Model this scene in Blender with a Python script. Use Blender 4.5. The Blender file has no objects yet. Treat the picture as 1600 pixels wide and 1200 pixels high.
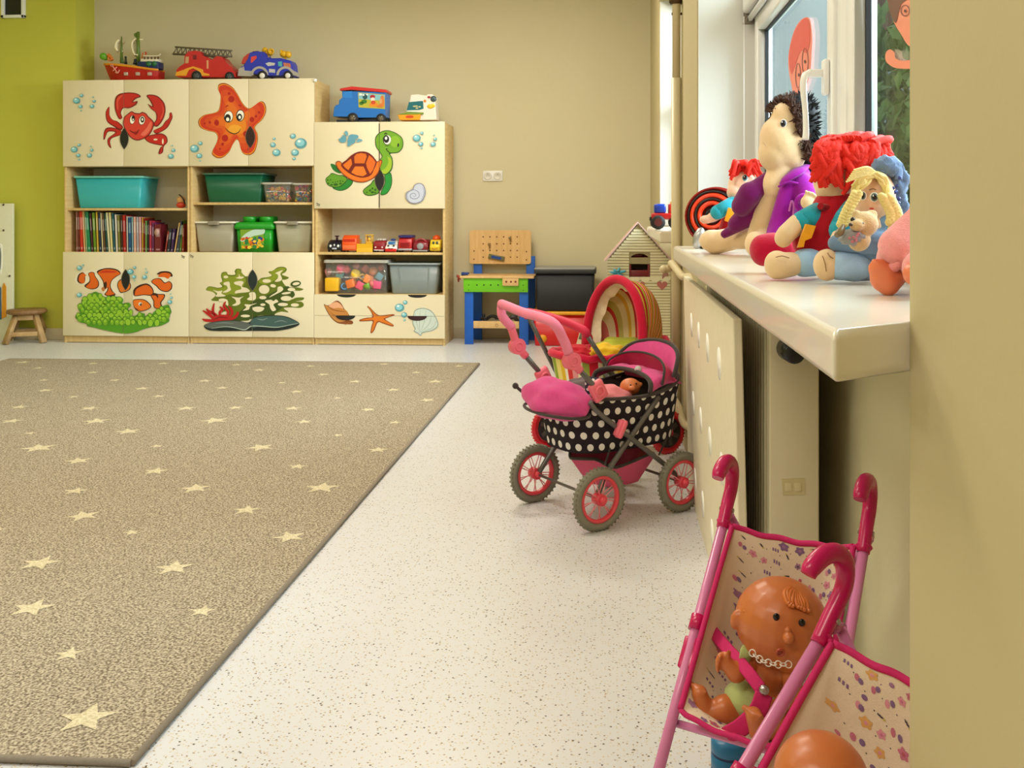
import bpy, bmesh, math, random
from mathutils import Vector, Matrix, Euler, Quaternion
from mathutils.geometry import tessellate_polygon
random.seed(11)
S = bpy.context.scene
C = S.collection
PI = math.pi

# ---------------------------------------------------------------- camera
TH = math.radians(3.43)          # the camera looks slightly left of the room's long axis
FPX, PCX, HOR, CAMH = 1500.0, 864.0, 332.0, 0.955
cam_data = bpy.data.cameras.new('camera')
cam_data.sensor_width = 36.0
cam_data.lens = 36.0 * FPX / 1600.0
cam_data.shift_x = -(PCX - 800.0) / 1600.0
cam_data.shift_y = -(600.0 - HOR) / 1600.0
cam_data.clip_start = 0.02
cam = bpy.data.objects.new('camera', cam_data)
C.objects.link(cam)
cam.location = (0, 0, CAMH)
cam.rotation_euler = (PI / 2, 0, TH)
S.camera = cam

# ---------------------------------------------------------------- exposure and sky
S.view_settings.view_transform = 'Standard'
S.view_settings.look = 'None'
S.view_settings.gamma = 1.0
S.view_settings.use_curve_mapping = False
S.view_settings.exposure = 0.0
w = bpy.data.worlds.new('sky'); S.world = w; w.use_nodes = True
nt = w.node_tree
bg = nt.nodes['Background']
tc = nt.nodes.new('ShaderNodeTexCoord'); gr = nt.nodes.new('ShaderNodeSeparateXYZ')
rp = nt.nodes.new('ShaderNodeValToRGB')
rp.color_ramp.elements[0].position = 0.0; rp.color_ramp.elements[0].color = (0.62, 0.70, 0.72, 1)
rp.color_ramp.elements[1].position = 0.7; rp.color_ramp.elements[1].color = (0.75, 0.88, 1.0, 1)
nt.links.new(tc.outputs['Generated'], gr.inputs[0]); nt.links.new(gr.outputs['Z'], rp.inputs[0])
nt.links.new(rp.outputs[0], bg.inputs[0]); bg.inputs[1].default_value = 1.3

def area(name, loc, rot, sx, sy, power, col):
    l = bpy.data.lights.new(name, 'AREA'); l.shape = 'RECTANGLE'; l.size = sx; l.size_y = sy
    l.energy = power; l.color = col
    o = bpy.data.objects.new(name, l); C.objects.link(o); o.location = loc; o.rotation_euler = rot
    return o
WARM = (1.0, 0.91, 0.77)
# light of the ceiling lamps (their fixtures are built further down)
LAMPS = [(-3.6, 5.0, 12), (-0.9, 5.2, 56), (-3.4, 2.6, 19), (-1.2, 2.5, 36), (-3.0, 0.0, 26), (-1.2, -0.4, 34)]
for lx, ly, lp in LAMPS:
    area('ceiling_lamp_light', (lx, ly, 2.86), (0, 0, 0), 1.15, 0.32, lp, WARM)
# overcast daylight entering through the two windows
area('daylight_near', (1.45, 1.9, 1.95), (0, math.radians(65), 0), 1.6, 1.7, 105, (0.86, 0.93, 1.0))
area('daylight_far', (2.6, 4.4, 2.3), (0, math.radians(62), 0), 1.6, 1.6, 430, (0.86, 0.93, 1.0))

# ---------------------------------------------------------------- pixel rays to points in the room
def ray(px, py):
    u = (px - PCX) / FPX; v = (HOR - py) / FPX
    return Vector((-math.sin(TH) + u * math.cos(TH), math.cos(TH) + u * math.sin(TH), v))
CAM = Vector((0, 0, CAMH))
def PY(px, py, Y): r = ray(px, py); return CAM + r * (Y / r.y)
def PZ(px, py, Z=0.0): r = ray(px, py); return CAM + r * ((Z - CAMH) / r.z)
def PD(px, py, D): return CAM + ray(px, py) * D

# ---------------------------------------------------------------- materials
def lin(c):
    out = []
    for k in c[:3]:
        k = k / 255.0
        out.append(k / 12.92 if k <= 0.04045 else ((k + 0.055) / 1.055) ** 2.4)
    return tuple(out) + (1.0,)
_m = {}
def mat(name, rgb, rough=0.5, metal=0.0, noise=0.06, nscale=30.0, bump=0.0, bscale=None, spec=0.5,
        alpha=1.0, trans=0.0, sheen=0.0, sss=0.0, emit=0.0, coat=0.0):
    key = name
    if key in _m: return _m[key]
    m = bpy.data.materials.new(name); m.use_nodes = True
    t = m.node_tree; b = t.nodes['Principled BSDF']
    tcn = t.nodes.new('ShaderNodeTexCoord')
    nz = t.nodes.new('ShaderNodeTexNoise'); nz.inputs['Scale'].default_value = nscale; nz.inputs['Detail'].default_value = 3
    t.links.new(tcn.outputs['Object'], nz.inputs['Vector'])
    mx = t.nodes.new('ShaderNodeMixRGB'); mx.blend_type = 'MIX'
    c = lin(rgb)
    mx.inputs[1].default_value = tuple(max(0, k * (1 - noise)) for k in c[:3]) + (1,)
    mx.inputs[2].default_value = tuple(min(1, k * (1 + noise)) for k in c[:3]) + (1,)
    t.links.new(nz.outputs['Fac'], mx.inputs[0]); t.links.new(mx.outputs[0], b.inputs['Base Color'])
    b.inputs['Roughness'].default_value = rough; b.inputs['Metallic'].default_value = metal
    b.inputs['Specular IOR Level'].default_value = spec
    b.inputs['Alpha'].default_value = alpha
    b.inputs['Transmission Weight'].default_value = trans
    b.inputs['Sheen Weight'].default_value = sheen
    b.inputs['Coat Weight'].default_value = coat
    if sss: b.inputs['Subsurface Weight'].default_value = sss; b.inputs['Subsurface Scale'].default_value = 0.02
    if emit: b.inputs['Emission Color'].default_value = c; b.inputs['Emission Strength'].default_value = emit
    if bump:
        n2 = t.nodes.new('ShaderNodeTexNoise'); n2.inputs['Scale'].default_value = bscale or nscale * 4; n2.inputs['Detail'].default_value = 2
        t.links.new(tcn.outputs['Object'], n2.inputs['Vector'])
        bp = t.nodes.new('ShaderNodeBump'); bp.inputs['Strength'].default_value = bump; bp.inputs['Distance'].default_value = 0.002
        t.links.new(n2.outputs['Fac'], bp.inputs['Height']); t.links.new(bp.outputs[0], b.inputs['Normal'])
    _m[key] = m
    return m
def nodes_mat(name, rough=0.6):
    m = bpy.data.materials.new(name); m.use_nodes = True
    t = m.node_tree; b = t.nodes['Principled BSDF']; b.inputs['Roughness'].default_value = rough
    _m[name] = m
    return m, t, b
def plastic(rgb, rough=0.32):
    return mat('plastic_%d_%d_%d' % tuple(rgb[:3]), rgb, rough=rough, noise=0.04)
def fabric(rgb, rough=0.9):
    return mat('fabric_%d_%d_%d' % tuple(rgb[:3]), rgb, rough=rough, noise=0.12, nscale=60, bump=0.4, bscale=420, sheen=0.2, spec=0.2)
def ink(rgb):
    return mat('ink_%d_%d_%d' % tuple(rgb[:3]), rgb, rough=0.45, noise=0.05, nscale=25)
def wood_mat(name, rgb, rgb2, sc=(3, 30, 3), rough=0.5):
    if name in _m: return _m[name]
    m, t, b = nodes_mat(name, rough)
    tcn = t.nodes.new('ShaderNodeTexCoord'); mp = t.nodes.new('ShaderNodeMapping'); mp.inputs['Scale'].default_value = sc
    nz = t.nodes.new('ShaderNodeTexNoise'); nz.inputs['Scale'].default_value = 2.2; nz.inputs['Detail'].default_value = 6; nz.inputs['Distortion'].default_value = 0.6
    r = t.nodes.new('ShaderNodeValToRGB'); r.color_ramp.elements[0].position = 0.3; r.color_ramp.elements[1].position = 0.7
    r.color_ramp.elements[0].color = lin(rgb); r.color_ramp.elements[1].color = lin(rgb2)
    t.links.new(tcn.outputs['Object'], mp.inputs[0]); t.links.new(mp.outputs[0], nz.inputs['Vector'])
    t.links.new(nz.outputs['Fac'], r.inputs[0]); t.links.new(r.outputs[0], b.inputs['Base Color'])
    return m
def glass_mat(name, tint=(235, 245, 245), refl=0.06, rough=0.0, opac=0.0):
    """thin pane: mostly clear with a glossy coat; opac adds a milky plastic body"""
    if name in _m: return _m[name]
    m = bpy.data.materials.new(name); m.use_nodes = True; t = m.node_tree; t.nodes.clear()
    out = t.nodes.new('ShaderNodeOutputMaterial'); tr = t.nodes.new('ShaderNodeBsdfTransparent'); tr.inputs[0].default_value = lin(tint)
    gl = t.nodes.new('ShaderNodeBsdfGlossy'); gl.inputs['Roughness'].default_value = rough
    lw = t.nodes.new('ShaderNodeLayerWeight'); lw.inputs[0].default_value = 0.5
    pw = t.nodes.new('ShaderNodeMath'); pw.operation = 'POWER'; pw.inputs[1].default_value = 5.0
    fr = t.nodes.new('ShaderNodeMath'); fr.operation = 'MULTIPLY_ADD'; fr.inputs[1].default_value = 0.35; fr.inputs[2].default_value = refl * 0.5
    t.links.new(lw.outputs['Facing'], pw.inputs[0]); t.links.new(pw.outputs[0], fr.inputs[0])
    mx = t.nodes.new('ShaderNodeMixShader')
    t.links.new(fr.outputs[0], mx.inputs[0]); t.links.new(tr.outputs[0], mx.inputs[1]); t.links.new(gl.outputs[0], mx.inputs[2])
    last = mx
    if opac:
        df = t.nodes.new('ShaderNodeBsdfDiffuse'); df.inputs[0].default_value = lin(tint)
        m2 = t.nodes.new('ShaderNodeMixShader'); m2.inputs[0].default_value = opac
        t.links.new(mx.outputs[0], m2.inputs[1]); t.links.new(df.outputs[0], m2.inputs[2]); last = m2
    t.links.new(last.outputs[0], out.inputs[0])
    _m[name] = m
    return m

# ---------------------------------------------------------------- curves
def crom(pts, n=6, closed=False):
    pts = [Vector(p) for p in pts]
    N = len(pts); out = []
    rng = N if closed else N - 1
    for i in range(rng):
        if closed:
            p0, p1, p2, p3 = pts[i - 1], pts[i], pts[(i + 1) % N], pts[(i + 2) % N]
        else:
            p1, p2 = pts[i], pts[i + 1]
            p0 = pts[i - 1] if i > 0 else p1 * 2 - p2
            p3 = pts[i + 2] if i + 2 < N else p2 * 2 - p1
        for k in range(n):
            s = k / n
            out.append(0.5 * ((2 * p1) + (p2 - p0) * s + (2 * p0 - 5 * p1 + 4 * p2 - p3) * s * s + (3 * p1 - p0 - 3 * p2 + p3) * s ** 3))
    if not closed: out.append(pts[-1])
    return out
def circ(n, r=1.0, rx=None, ry=None, a0=0.0):
    rx = rx or r; ry = ry or r
    return [(rx * math.cos(a0 + 2 * PI * i / n), ry * math.sin(a0 + 2 * PI * i / n)) for i in range(n)]
def rrect(w_, h_, r, n=4, cx=0, cy=0):
    out = []
    for (sx, sy, a) in ((1, 1, 0), (-1, 1, PI / 2), (-1, -1, PI), (1, -1, 3 * PI / 2)):
        for k in range(n + 1):
            t = a + PI / 2 * k / n
            out.append((cx + sx * (w_ / 2 - r) + r * math.cos(t), cy + sy * (h_ / 2 - r) + r * math.sin(t)))
    return out
def align(d):
    return Vector(d).normalized().to_track_quat('Z', 'Y').to_matrix()

# ---------------------------------------------------------------- mesh builder
class MB:
    def __init__(s): s.v = []; s.f = []; s.m = []; s.sm = []; s.uv = {}
    def add(s, vs, fs, mi=0, smooth=True, M=None, uv=None):
        o = len(s.v)
        for i, p in enumerate(vs):
            p = Vector(p)
            if M is not None: p = M @ p
            s.v.append(p)
            if uv: s.uv[o + i] = uv[i]
        for f in fs: s.f.append([o + i for i in f]); s.m.append(mi); s.sm.append(smooth)
        return s
    def box(s, c, size, rot=None, bev=0.0, mi=0, seg=2):
        b = bmesh.new(); bmesh.ops.create_cube(b, size=1.0)
        for v in b.verts: v.co = Vector((v.co.x * size[0], v.co.y * size[1], v.co.z * size[2]))
        if bev > 0:
            bev = min(bev, min(size) * 0.45)
            bmesh.ops.bevel(b, geom=list(b.edges), offset=bev, segments=seg, affect='EDGES', profile=0.5)
        M = Matrix.Translation(Vector(c))
        if rot is not None: M = M @ (rot.to_4x4() if isinstance(rot, Matrix) else Euler(rot).to_matrix().to_4x4())
        b.verts.index_update()
        s.add([v.co.copy() for v in b.verts], [[v.index for v in f.verts] for f in b.faces], mi, bev > 0, M)
        b.free(); return s
    def box2(s, a, b, bev=0.0, mi=0, seg=2):
        return s.box([(a[i] + b[i]) / 2 for i in range(3)], [abs(a[i] - b[i]) for i in range(3)], None, bev, mi, seg)
    def rings(s, rings, mi=0, closed=False, caps=True, smooth=True, uv=None):
        n = len(rings[0]); vs = [p for r in rings for p in r]; fs = []
        R = len(rings)
        for i in range(R if closed else R - 1):
            a = i * n; b = ((i + 1) % R) * n
            for k in range(n):
                fs.append([a + k, a + (k + 1) % n, b + (k + 1) % n, b + k])
        s.add(vs, fs, mi, smooth)
        if caps and not closed:
            for r, rev in ((rings[0], True), (rings[-1], False)):
                idx = list(range(n)); idx = idx[::-1] if rev else idx
                s.add(r, [idx], mi, False)
        return s
    def cyl(s, p0, p1, r0, r1=None, seg=14, mi=0, caps=True):
        p0 = Vector(p0); p1 = Vector(p1); r1 = r0 if r1 is None else r1
        A = align(p1 - p0)
        c = circ(seg)
        return s.rings([[p0 + A @ Vector((x * r0, y * r0, 0)) for x, y in c], [p1 + A @ Vector((x * r1, y * r1, 0)) for x, y in c]], mi, caps=caps)
    def tube(s, pts, r, seg=8, mi=0, closed=False, sub=5, flat=None, up=None):
        """r: radius or list of radii at pts; flat=(a,b) scales the section"""
        pts = [Vector(p) for p in pts]
        rl = r if isinstance(r, (list, tuple)) else [r] * len(pts)
        if sub > 1:
            P = crom(pts, sub, closed)
            R = [q.x for q in crom([Vector((k, 0, 0)) for k in rl], sub, closed)]
        else: P, R = pts, list(rl)
        n = len(P)
        T = []
        for i in range(n):
            if closed: t = P[(i + 1) % n] - P[i - 1]
            else: t = P[min(i + 1, n - 1)] - P[max(i - 1, 0)]
            T.append(t.normalized() if t.length > 1e-9 else Vector((0, 0, 1)))
        u = Vector(up) if up else (Vector((0, 0, 1)) if abs(T[0].z) < 0.9 else Vector((1, 0, 0)))
        nrm = (u - T[0] * u.dot(T[0])).normalized()
        fa, fb = flat or (1, 1)
        rr = []
        for i in range(n):
            if up: nn = Vector(up) - T[i] * Vector(up).dot(T[i]); nrm = nn.normalized() if nn.length > 1e-6 else nrm
            else: nrm = (nrm - T[i] * nrm.dot(T[i])).normalized()
            bn = T[i].cross(nrm)
            rr.append([P[i] + nrm * (math.sin(2 * PI * k / seg) * R[i] * fb) + bn * (math.cos(2 * PI * k / seg) * R[i] * fa) for k in range(seg)])
        return s.rings(rr, mi, closed=closed)
    def ell(s, c, r, rot=None, seg=20, rg=12, mi=0):
        r = (r, r, r) if not hasattr(r, '__len__') else r
        vs = [(0, 0, r[2])]
        for i in range(1, rg):
            a = PI * i / rg
            for k in range(seg):
                b = 2 * PI * k / seg
                vs.append((r[0] * math.sin(a) * math.cos(b), r[1] * math.sin(a) * math.sin(b), r[2] * math.cos(a)))
        vs.append((0, 0, -r[2])); fs = []
        for k in range(seg): fs.append([0, 1 + k, 1 + (k + 1) % seg])
        for i in range(rg - 2):
            a = 1 + i * seg; b = a + seg
            for k in range(seg): fs.append([a + k, b + k, b + (k + 1) % seg, a + (k + 1) % seg])
        l = len(vs) - 1; a = 1 + (rg - 2) * seg
        for k in range(seg): fs.append([l, a + (k + 1) % seg, a + k])
        M = Matrix.Translation(Vector(c))
        if rot is not None: M = M @ (rot.to_4x4() if isinstance(rot, Matrix) else Euler(rot).to_matrix().to_4x4())
        return s.add(vs, fs, mi, True, M)
    def caps(s, p0, p1, r0, r1=None, seg=14, mi=0):
        """capsule limb, tapered"""
        r1 = r0 if r1 is None else r1
        s.cyl(p0, p1, r0, r1, seg, mi); s.ell(p0, r0, seg=seg, rg=8, mi=mi); s.ell(p1, r1, seg=seg, rg=8, mi=mi); return s
    def lathe(s, prof, o=(0, 0, 0), axis=(0, 0, 1), seg=24, mi=0, caps=True, sx=1.0, sy=1.0):
        A = align(axis); o = Vector(o)
        c = circ(seg)
        return s.rings([[o + A @ Vector((x * max(r, 1e-5) * sx, y * max(r, 1e-5) * sy, z)) for x, y in c] for r, z in prof], mi, caps=caps)
    def torus(s, c, axis, R, r, seg=32, rs=10, mi=0, flat=None):
        A = align(axis); c = Vector(c); rr = []
        fa, fb = flat or (1, 1)
        for i in range(seg):
            a = 2 * PI * i / seg; e = A @ Vector((math.cos(a), math.sin(a), 0)); z = A @ Vector((0, 0, 1))
            rr.append([c + e * (R + r * fa * math.cos(2 * PI * k / rs)) + z * (r * fb * math.sin(2 * PI * k / rs)) for k in range(rs)])
        return s.rings(rr, mi, closed=True)
    def prism(s, pts, ext, mi=0, smooth=False):
        """pts: 3D coplanar outline, ext: extrusion vector"""
        pts = [Vector(p) for p in pts]; ext = Vector(ext); n = len(pts)
        tri = tessellate_polygon([pts])
        vs = pts + [p + ext for p in pts]
        fs = [list(t) for t in tri] + [[n + i for i in reversed(t)] for t in tri]
        fs += [[i, (i + 1) % n, n + (i + 1) % n, n + i] for i in range(n)]
        return s.add(vs, fs, mi, smooth)
    def face(s, pts, mi=0):
        pts = [Vector(p) for p in pts]
        return s.add(pts, [list(t) for t in tessellate_polygon([pts])], mi, False)
    def grid(s, f, nu, nv, mi=0, cu=False):
        vs = []; uv = []; fs = []
        for j in range(nv + 1):
            for i in range(nu + 1):
                u = i / nu; v = j / nv
                vs.append(f(u, v)); uv.append((u, v))
        for j in range(nv):
            for i in range(nu):
                a = j * (nu + 1) + i
                fs.append([a, a + 1, a + nu + 2, a + nu + 1])
        return s.add(vs, fs, mi, True, uv=uv)
    def build(s, name, mats, parent=None, world=False, label=None, cat=None, group=None, kind=None,
              solid=0.0, remesh=0.0, smooth=0, subd=0, fixn=True):
        me = bpy.data.meshes.new(name)
        vs = s.v
        if parent is not None and world:
            inv = BASE[parent.name].inverted(); vs = [inv @ v for v in vs]
        me.from_pydata([tuple(v) for v in vs], [], s.f)
        mats = mats if isinstance(mats, (list, tuple)) else [mats]
        for m in mats: me.materials.append(m)
        me.polygons.foreach_set('material_index', s.m)
        me.polygons.foreach_set('use_smooth', s.sm)
        if s.uv:
            ul = me.uv_layers.new(name='UVMap')
            for lp in me.loops: ul.data[lp.index].uv = s.uv.get(lp.vertex_index, (0, 0))
        me.validate(); me.update()
        if fixn and not s.uv:
            b = bmesh.new(); b.from_mesh(me)
            bmesh.ops.remove_doubles(b, verts=b.verts, dist=1e-6)
            bmesh.ops.recalc_face_normals(b, faces=b.faces)
            b.to_mesh(me); b.free()
        o = bpy.data.objects.new(name, me); C.objects.link(o)
        if parent is not None: o.parent = parent
        BASE[o.name] = BASE[parent.name].copy() if parent is not None else Matrix()
        if solid:
            md = o.modifiers.new('solid', 'SOLIDIFY'); md.thickness = solid; md.offset = 0
        if remesh:
            md = o.modifiers.new('fuse', 'REMESH'); md.mode = 'VOXEL'; md.voxel_size = remesh; md.use_smooth_shade = True
            if smooth:
                md = o.modifiers.new('smooth', 'SMOOTH'); md.iterations = smooth; md.factor = 0.5
        if subd:
            md = o.modifiers.new('subd', 'SUBSURF'); md.levels = subd; md.render_levels = subd
        if label: o['label'] = label
        if cat: o['category'] = cat
        if group: o['group'] = group
        if kind: o['kind'] = kind
        return o
BASE = {}
def thing(name, label, cat, loc=(0, 0, 0), rz=0.0, group=None, kind=None):
    o = bpy.data.objects.new(name, None); C.objects.link(o)
    o.empty_display_size = 0.05
    o.location = loc; o.rotation_euler = (0, 0, rz)
    BASE[o.name] = Matrix.Translation(Vector(loc)) @ Matrix.Rotation(rz, 4, 'Z')
    if kind: o['kind'] = kind
    if label: o['label'] = label
    if cat: o['category'] = cat
    if group: o['group'] = group
    return o
def struct(name):
    return thing(name, None, None, kind='structure')
def centre(root):
    """move a thing's Empty to the base of its parts without moving the parts"""
    pts = []
    M0 = BASE[root.name]
    for ch in root.children_recursive:
        if ch.type == 'MESH':
            pts += [M0 @ v.co for v in ch.data.vertices]
    if not pts: return
    x = sum(p.x for p in pts) / len(pts); y = sum(p.y for p in pts) / len(pts); z = min(p.z for p in pts)
    d = M0.inverted() @ Vector((x, y, z))
    for ch in root.children_recursive:
        if ch.type == 'MESH': ch.data.transform(Matrix.Translation(-d))
    root.location = (x, y, z)
    BASE[root.name] = Matrix.Translation(Vector((x, y, z))) @ Matrix.Rotation(root.rotation_euler.z, 4, 'Z')
def star_pts(r, r2, n=5, a0=PI / 2):
    return [((r if i % 2 == 0 else r2) * math.cos(a0 + PI * i / n), (r if i % 2 == 0 else r2) * math.sin(a0 + PI * i / n)) for i in range(2 * n)]
SPOT = {}
# dimensions of the room shell
YF = 7.25; XL = -5.6; YB = -2.4; HC = 2.9
XP, XP2, XW, XWIN = 0.305, 0.30, 0.50, 0.502
# ================================================================ ROOM SHELL
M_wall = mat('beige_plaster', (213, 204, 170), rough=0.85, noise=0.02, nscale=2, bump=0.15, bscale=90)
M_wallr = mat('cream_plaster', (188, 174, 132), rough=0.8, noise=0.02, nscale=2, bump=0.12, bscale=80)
M_green = mat('olive_green_plaster', (200, 198, 76), rough=0.85, noise=0.03, nscale=2, bump=0.15, bscale=90)
M_white = mat('white_ceiling', (235, 232, 222), rough=0.9, noise=0.01)
M_reveal = mat('white_reveal', (214, 213, 207), rough=0.6, noise=0.01)
M_pvc = mat('white_window_plastic', (240, 240, 238), rough=0.3, noise=0.01)
M_sill = mat('cream_lacquered_sill', (226, 218, 200), rough=0.28, noise=0.01, coat=0.3)
M_base = mat('cream_baseboard', (205, 192, 160), rough=0.5)

# floor: cream vinyl with dark chips
m, t, b = nodes_mat('speckled_vinyl', 0.33)
tcn = t.nodes.new('ShaderNodeTexCoord')
def chips(scale, thr, col, prev, seedoff, keep):
    mp = t.nodes.new('ShaderNodeMapping'); mp.inputs['Location'].default_value = (seedoff, seedoff * 2, 0); mp.inputs['Scale'].default_value = (scale, scale, scale)
    nzv = t.nodes.new('ShaderNodeTexNoise'); nzv.inputs['Scale'].default_value = 3.0
    ad = t.nodes.new('ShaderNodeMixRGB'); ad.blend_type = 'ADD'; ad.inputs[0].default_value = 0.35
    vo = t.nodes.new('ShaderNodeTexVoronoi'); vo.inputs['Scale'].default_value = 1.0
    t.links.new(tcn.outputs['Object'], mp.inputs[0]); t.links.new(mp.outputs[0], nzv.inputs['Vector'])
    t.links.new(mp.outputs[0], ad.inputs[1]); t.links.new(nzv.outputs['Color'], ad.inputs[2]); t.links.new(ad.outputs[0], vo.inputs['Vector'])
    lt = t.nodes.new('ShaderNodeMath'); lt.operation = 'LESS_THAN'; lt.inputs[1].default_value = thr; t.links.new(vo.outputs['Distance'], lt.inputs[0])
    sp = t.nodes.new('ShaderNodeSeparateColor'); t.links.new(vo.outputs['Color'], sp.inputs[0])
    gt = t.nodes.new('ShaderNodeMath'); gt.operation = 'LESS_THAN'; gt.inputs[1].default_value = keep; t.links.new(sp.outputs[0], gt.inputs[0])
    mu = t.nodes.new('ShaderNodeMath'); mu.operation = 'MULTIPLY'; t.links.new(lt.outputs[0], mu.inputs[0]); t.links.new(gt.outputs[0], mu.inputs[1])
    mx = t.nodes.new('ShaderNodeMixRGB'); t.links.new(mu.outputs[0], mx.inputs[0])
    if prev is None: mx.inputs[1].default_value = lin((213, 213, 216))
    else: t.links.new(prev.outputs[0], mx.inputs[1])
    mx.inputs[2].default_value = lin(col)
    return mx
a = chips(170, 0.30, (205, 190, 160), None, 0.0, 0.5)
a = chips(120, 0.24, (150, 130, 98), a, 3.3, 0.42)
a = chips(75, 0.17, (80, 66, 50), a, 7.1, 0.45)
t.links.new(a.outputs[0], b.inputs['Base Color'])
M_floor = m
MB().box2((XL - .1, YB - .1, -0.1), (XW + 0.35, YF + .1, 0)).build('floor', M_floor, kind='structure')
MB().box2((XL - .1, YB - .1, HC), (XW + 0.35, YF + .1, HC + 0.1)).build('ceiling', M_white, kind='structure')
MB().box2((XL - .1, YF, 0), (XW + 0.35, YF + 0.12, HC)).build('wall_far', M_wall, kind='structure')
MB().box2((XL - 0.12, YB, 0), (XL, YF, HC)).build('wall_left', M_green, kind='structure')
MB().box2((XL - .1, YB - 0.12, 0), (XW + 0.35, YB, HC)).build('wall_back', M_wall, kind='structure')
CABL = PY(98, 300, 6.81).x
GY = 6.985
MB().box2((XL, GY, 0), (CABL - 0.004, YF, HC)).build('wall_far_left', M_green, kind='structure')
# right wall: pillars, parapets below the windows, lintels above
WT = 0.85; SILLZ, SILLT = 0.844, 0.051; S2Z = 0.875
HEAD = 2.25
r = MB()
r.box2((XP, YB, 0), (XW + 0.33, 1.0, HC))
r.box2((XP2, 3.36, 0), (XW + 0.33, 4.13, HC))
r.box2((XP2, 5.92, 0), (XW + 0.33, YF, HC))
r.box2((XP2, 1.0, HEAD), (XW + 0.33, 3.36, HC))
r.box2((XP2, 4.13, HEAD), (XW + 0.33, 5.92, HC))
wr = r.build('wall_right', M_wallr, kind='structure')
r = MB(); r.box2((XW, 1.0, 0), (XW + 0.33, 3.36, SILLZ - SILLT)).build('wall_parapet_right', M_wall, kind='structure')  # parapets get a lighter plaster colour in place of light under the sills
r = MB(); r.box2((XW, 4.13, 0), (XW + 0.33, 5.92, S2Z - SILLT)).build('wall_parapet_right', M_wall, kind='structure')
# white lining of the window reveals
r = MB()
r.box2((XP2 + 0.004, 3.352, SILLZ), (XWIN + .047, 3.36, HEAD)); r.box2((XP2 + 0.004, 5.912, S2Z), (XWIN + .047, 5.92, HEAD))
r.build('trim_1', M_reveal, kind='structure')
r = MB(); M_outer = mat('shaded_outer_reveal', (120, 127, 130), rough=0.9, noise=.05)  # the grey puts the shade of the outer reveal into its colour
for ya_, yb_ in ((3.345, 3.36), (5.905, 5.92)): r.box2((XWIN + .049, ya_, SILLZ - .02), (XW + 0.33, yb_, HEAD))
r.build('trim_2', M_outer, kind='structure')
# baseboards
MB().box2((XL, GY - 0.014, 0), (CABL - 0.006, GY, 0.085), 0.004).build('baseboard_left', M_base, kind='structure')
MB().box2((CABL, YF - 0.013, 0), (XP2, YF, 0.085), 0.004).build('baseboard_far', M_base, kind='structure')

M_gasket = mat('black_gasket', (25, 25, 28), rough=0.6)
M_pane = glass_mat('window_glass', (240, 248, 248))
def window(n, y0, y1, mull, sz, sill_y0, sill_y1, near_angle):
    W = struct('window_%d' % n)
    fx0, fx1 = XWIN, XWIN + 0.047
    tz0, tz1 = 1.60, 1.68
    f = MB()
    f.box2((fx0, y0, sz), (fx1, y0 + 0.06, HEAD), 0.004); f.box2((fx0, y1 - 0.06, sz), (fx1, y1, HEAD), 0.004)
    f.box2((fx0 + .001, y0 + .004, sz), (fx1 - .001, y1 - .004, sz + 0.055), 0.004); f.box2((fx0, y0, HEAD - 0.06), (fx1, y1, HEAD), 0.004)
    f.box2((fx0 - .002, y0, tz0 + .02), (fx1, y1, tz1), 0.004)
    for m0, m1 in mull: f.box2((fx0 - .004, m0, sz + .001), (fx1 - .002, m1, HEAD - .002), 0.004)
    f.build('window_frame', M_pvc, W)
    edges = [y0 + 0.06] + [q for mm in mull for q in mm] + [y1 - 0.06]
    for i in range(0, len(edges), 2):
        a, c = edges[i], edges[i + 1]
        s = MB(); bw = 0.055
        for (p, q) in (((a, sz + .055), (a + bw, tz0 + .02)), ((c - bw, sz + .055), (c, tz0 + .02)), ((a + bw, sz + .055), (c - bw, sz + .055 + bw)), ((a + bw, tz0 - bw + .02), (c - bw, tz0 + .02))):
            s.box2((fx0 - 0.014, p[0], p[1]), (fx1 - 0.01, q[0], q[1]), 0.005)
        sa = s.build('sash', M_pvc, W)
        g = MB(); aa, cc, zz0, zz1 = a + bw, c - bw, sz + .055 + bw, tz0 - bw + .02
        for (p, q) in (((aa, zz0), (aa + .006, zz1)), ((cc - .006, zz0), (cc, zz1)), ((aa, zz0), (cc, zz0 + .006)), ((aa, zz1 - .006), (cc, zz1))):
            g.box2((fx0 + 0.012, p[0], p[1]), (fx0 + 0.023, q[0], q[1]))
        g.build('gasket', M_gasket, sa)
        MB().box2((fx0 + 0.022, aa, zz0), (fx0 + 0.028, cc, zz1)).build('glass_pane', M_pane, sa)
        MB().box2((fx0 + 0.03, a, tz1), (fx0 + 0.035, c, HEAD - .06)).build('glass_pane', M_pane, W)
    # sill board with rounded edges and a slanted near end
    out = [(near_angle[0][0], near_angle[0][1]), (near_angle[1][0], near_angle[1][1]), (XWIN - .001, near_angle[1][1]), (XWIN - .001, min(sill_y1, y1 - .004)), (XP2 - .002, min(sill_y1, y1 - .004)), (XP2 - .002, sill_y1), (near_angle[0][0], sill_y1)]
    b = bmesh.new()
    vs = [b.verts.new((x, y, sz)) for x, y in out]
    fc = b.faces.new(vs); ex = bmesh.ops.extrude_face_region(b, geom=[fc])
    for e in ex['geom']:
        if isinstance(e, bmesh.types.BMVert): e.co.z -= SILLT
    bmesh.ops.recalc_face_normals(b, faces=b.faces)
    bmesh.ops.bevel(b, geom=[e for e in b.edges if min(v.co.x for v in e.verts) < XP2 - .05], offset=0.010, segments=4, affect='EDGES', profile=0.5)
    k = MB(); b.verts.index_update(); k.add([v.co.copy() for v in b.verts], [[v.index for v in q.verts] for q in b.faces], 0, True); b.free()
    so = k.build('window_sill', M_sill, W)
    md = so.modifiers.new('wn', 'WEIGHTED_NORMAL')
    return W
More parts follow.
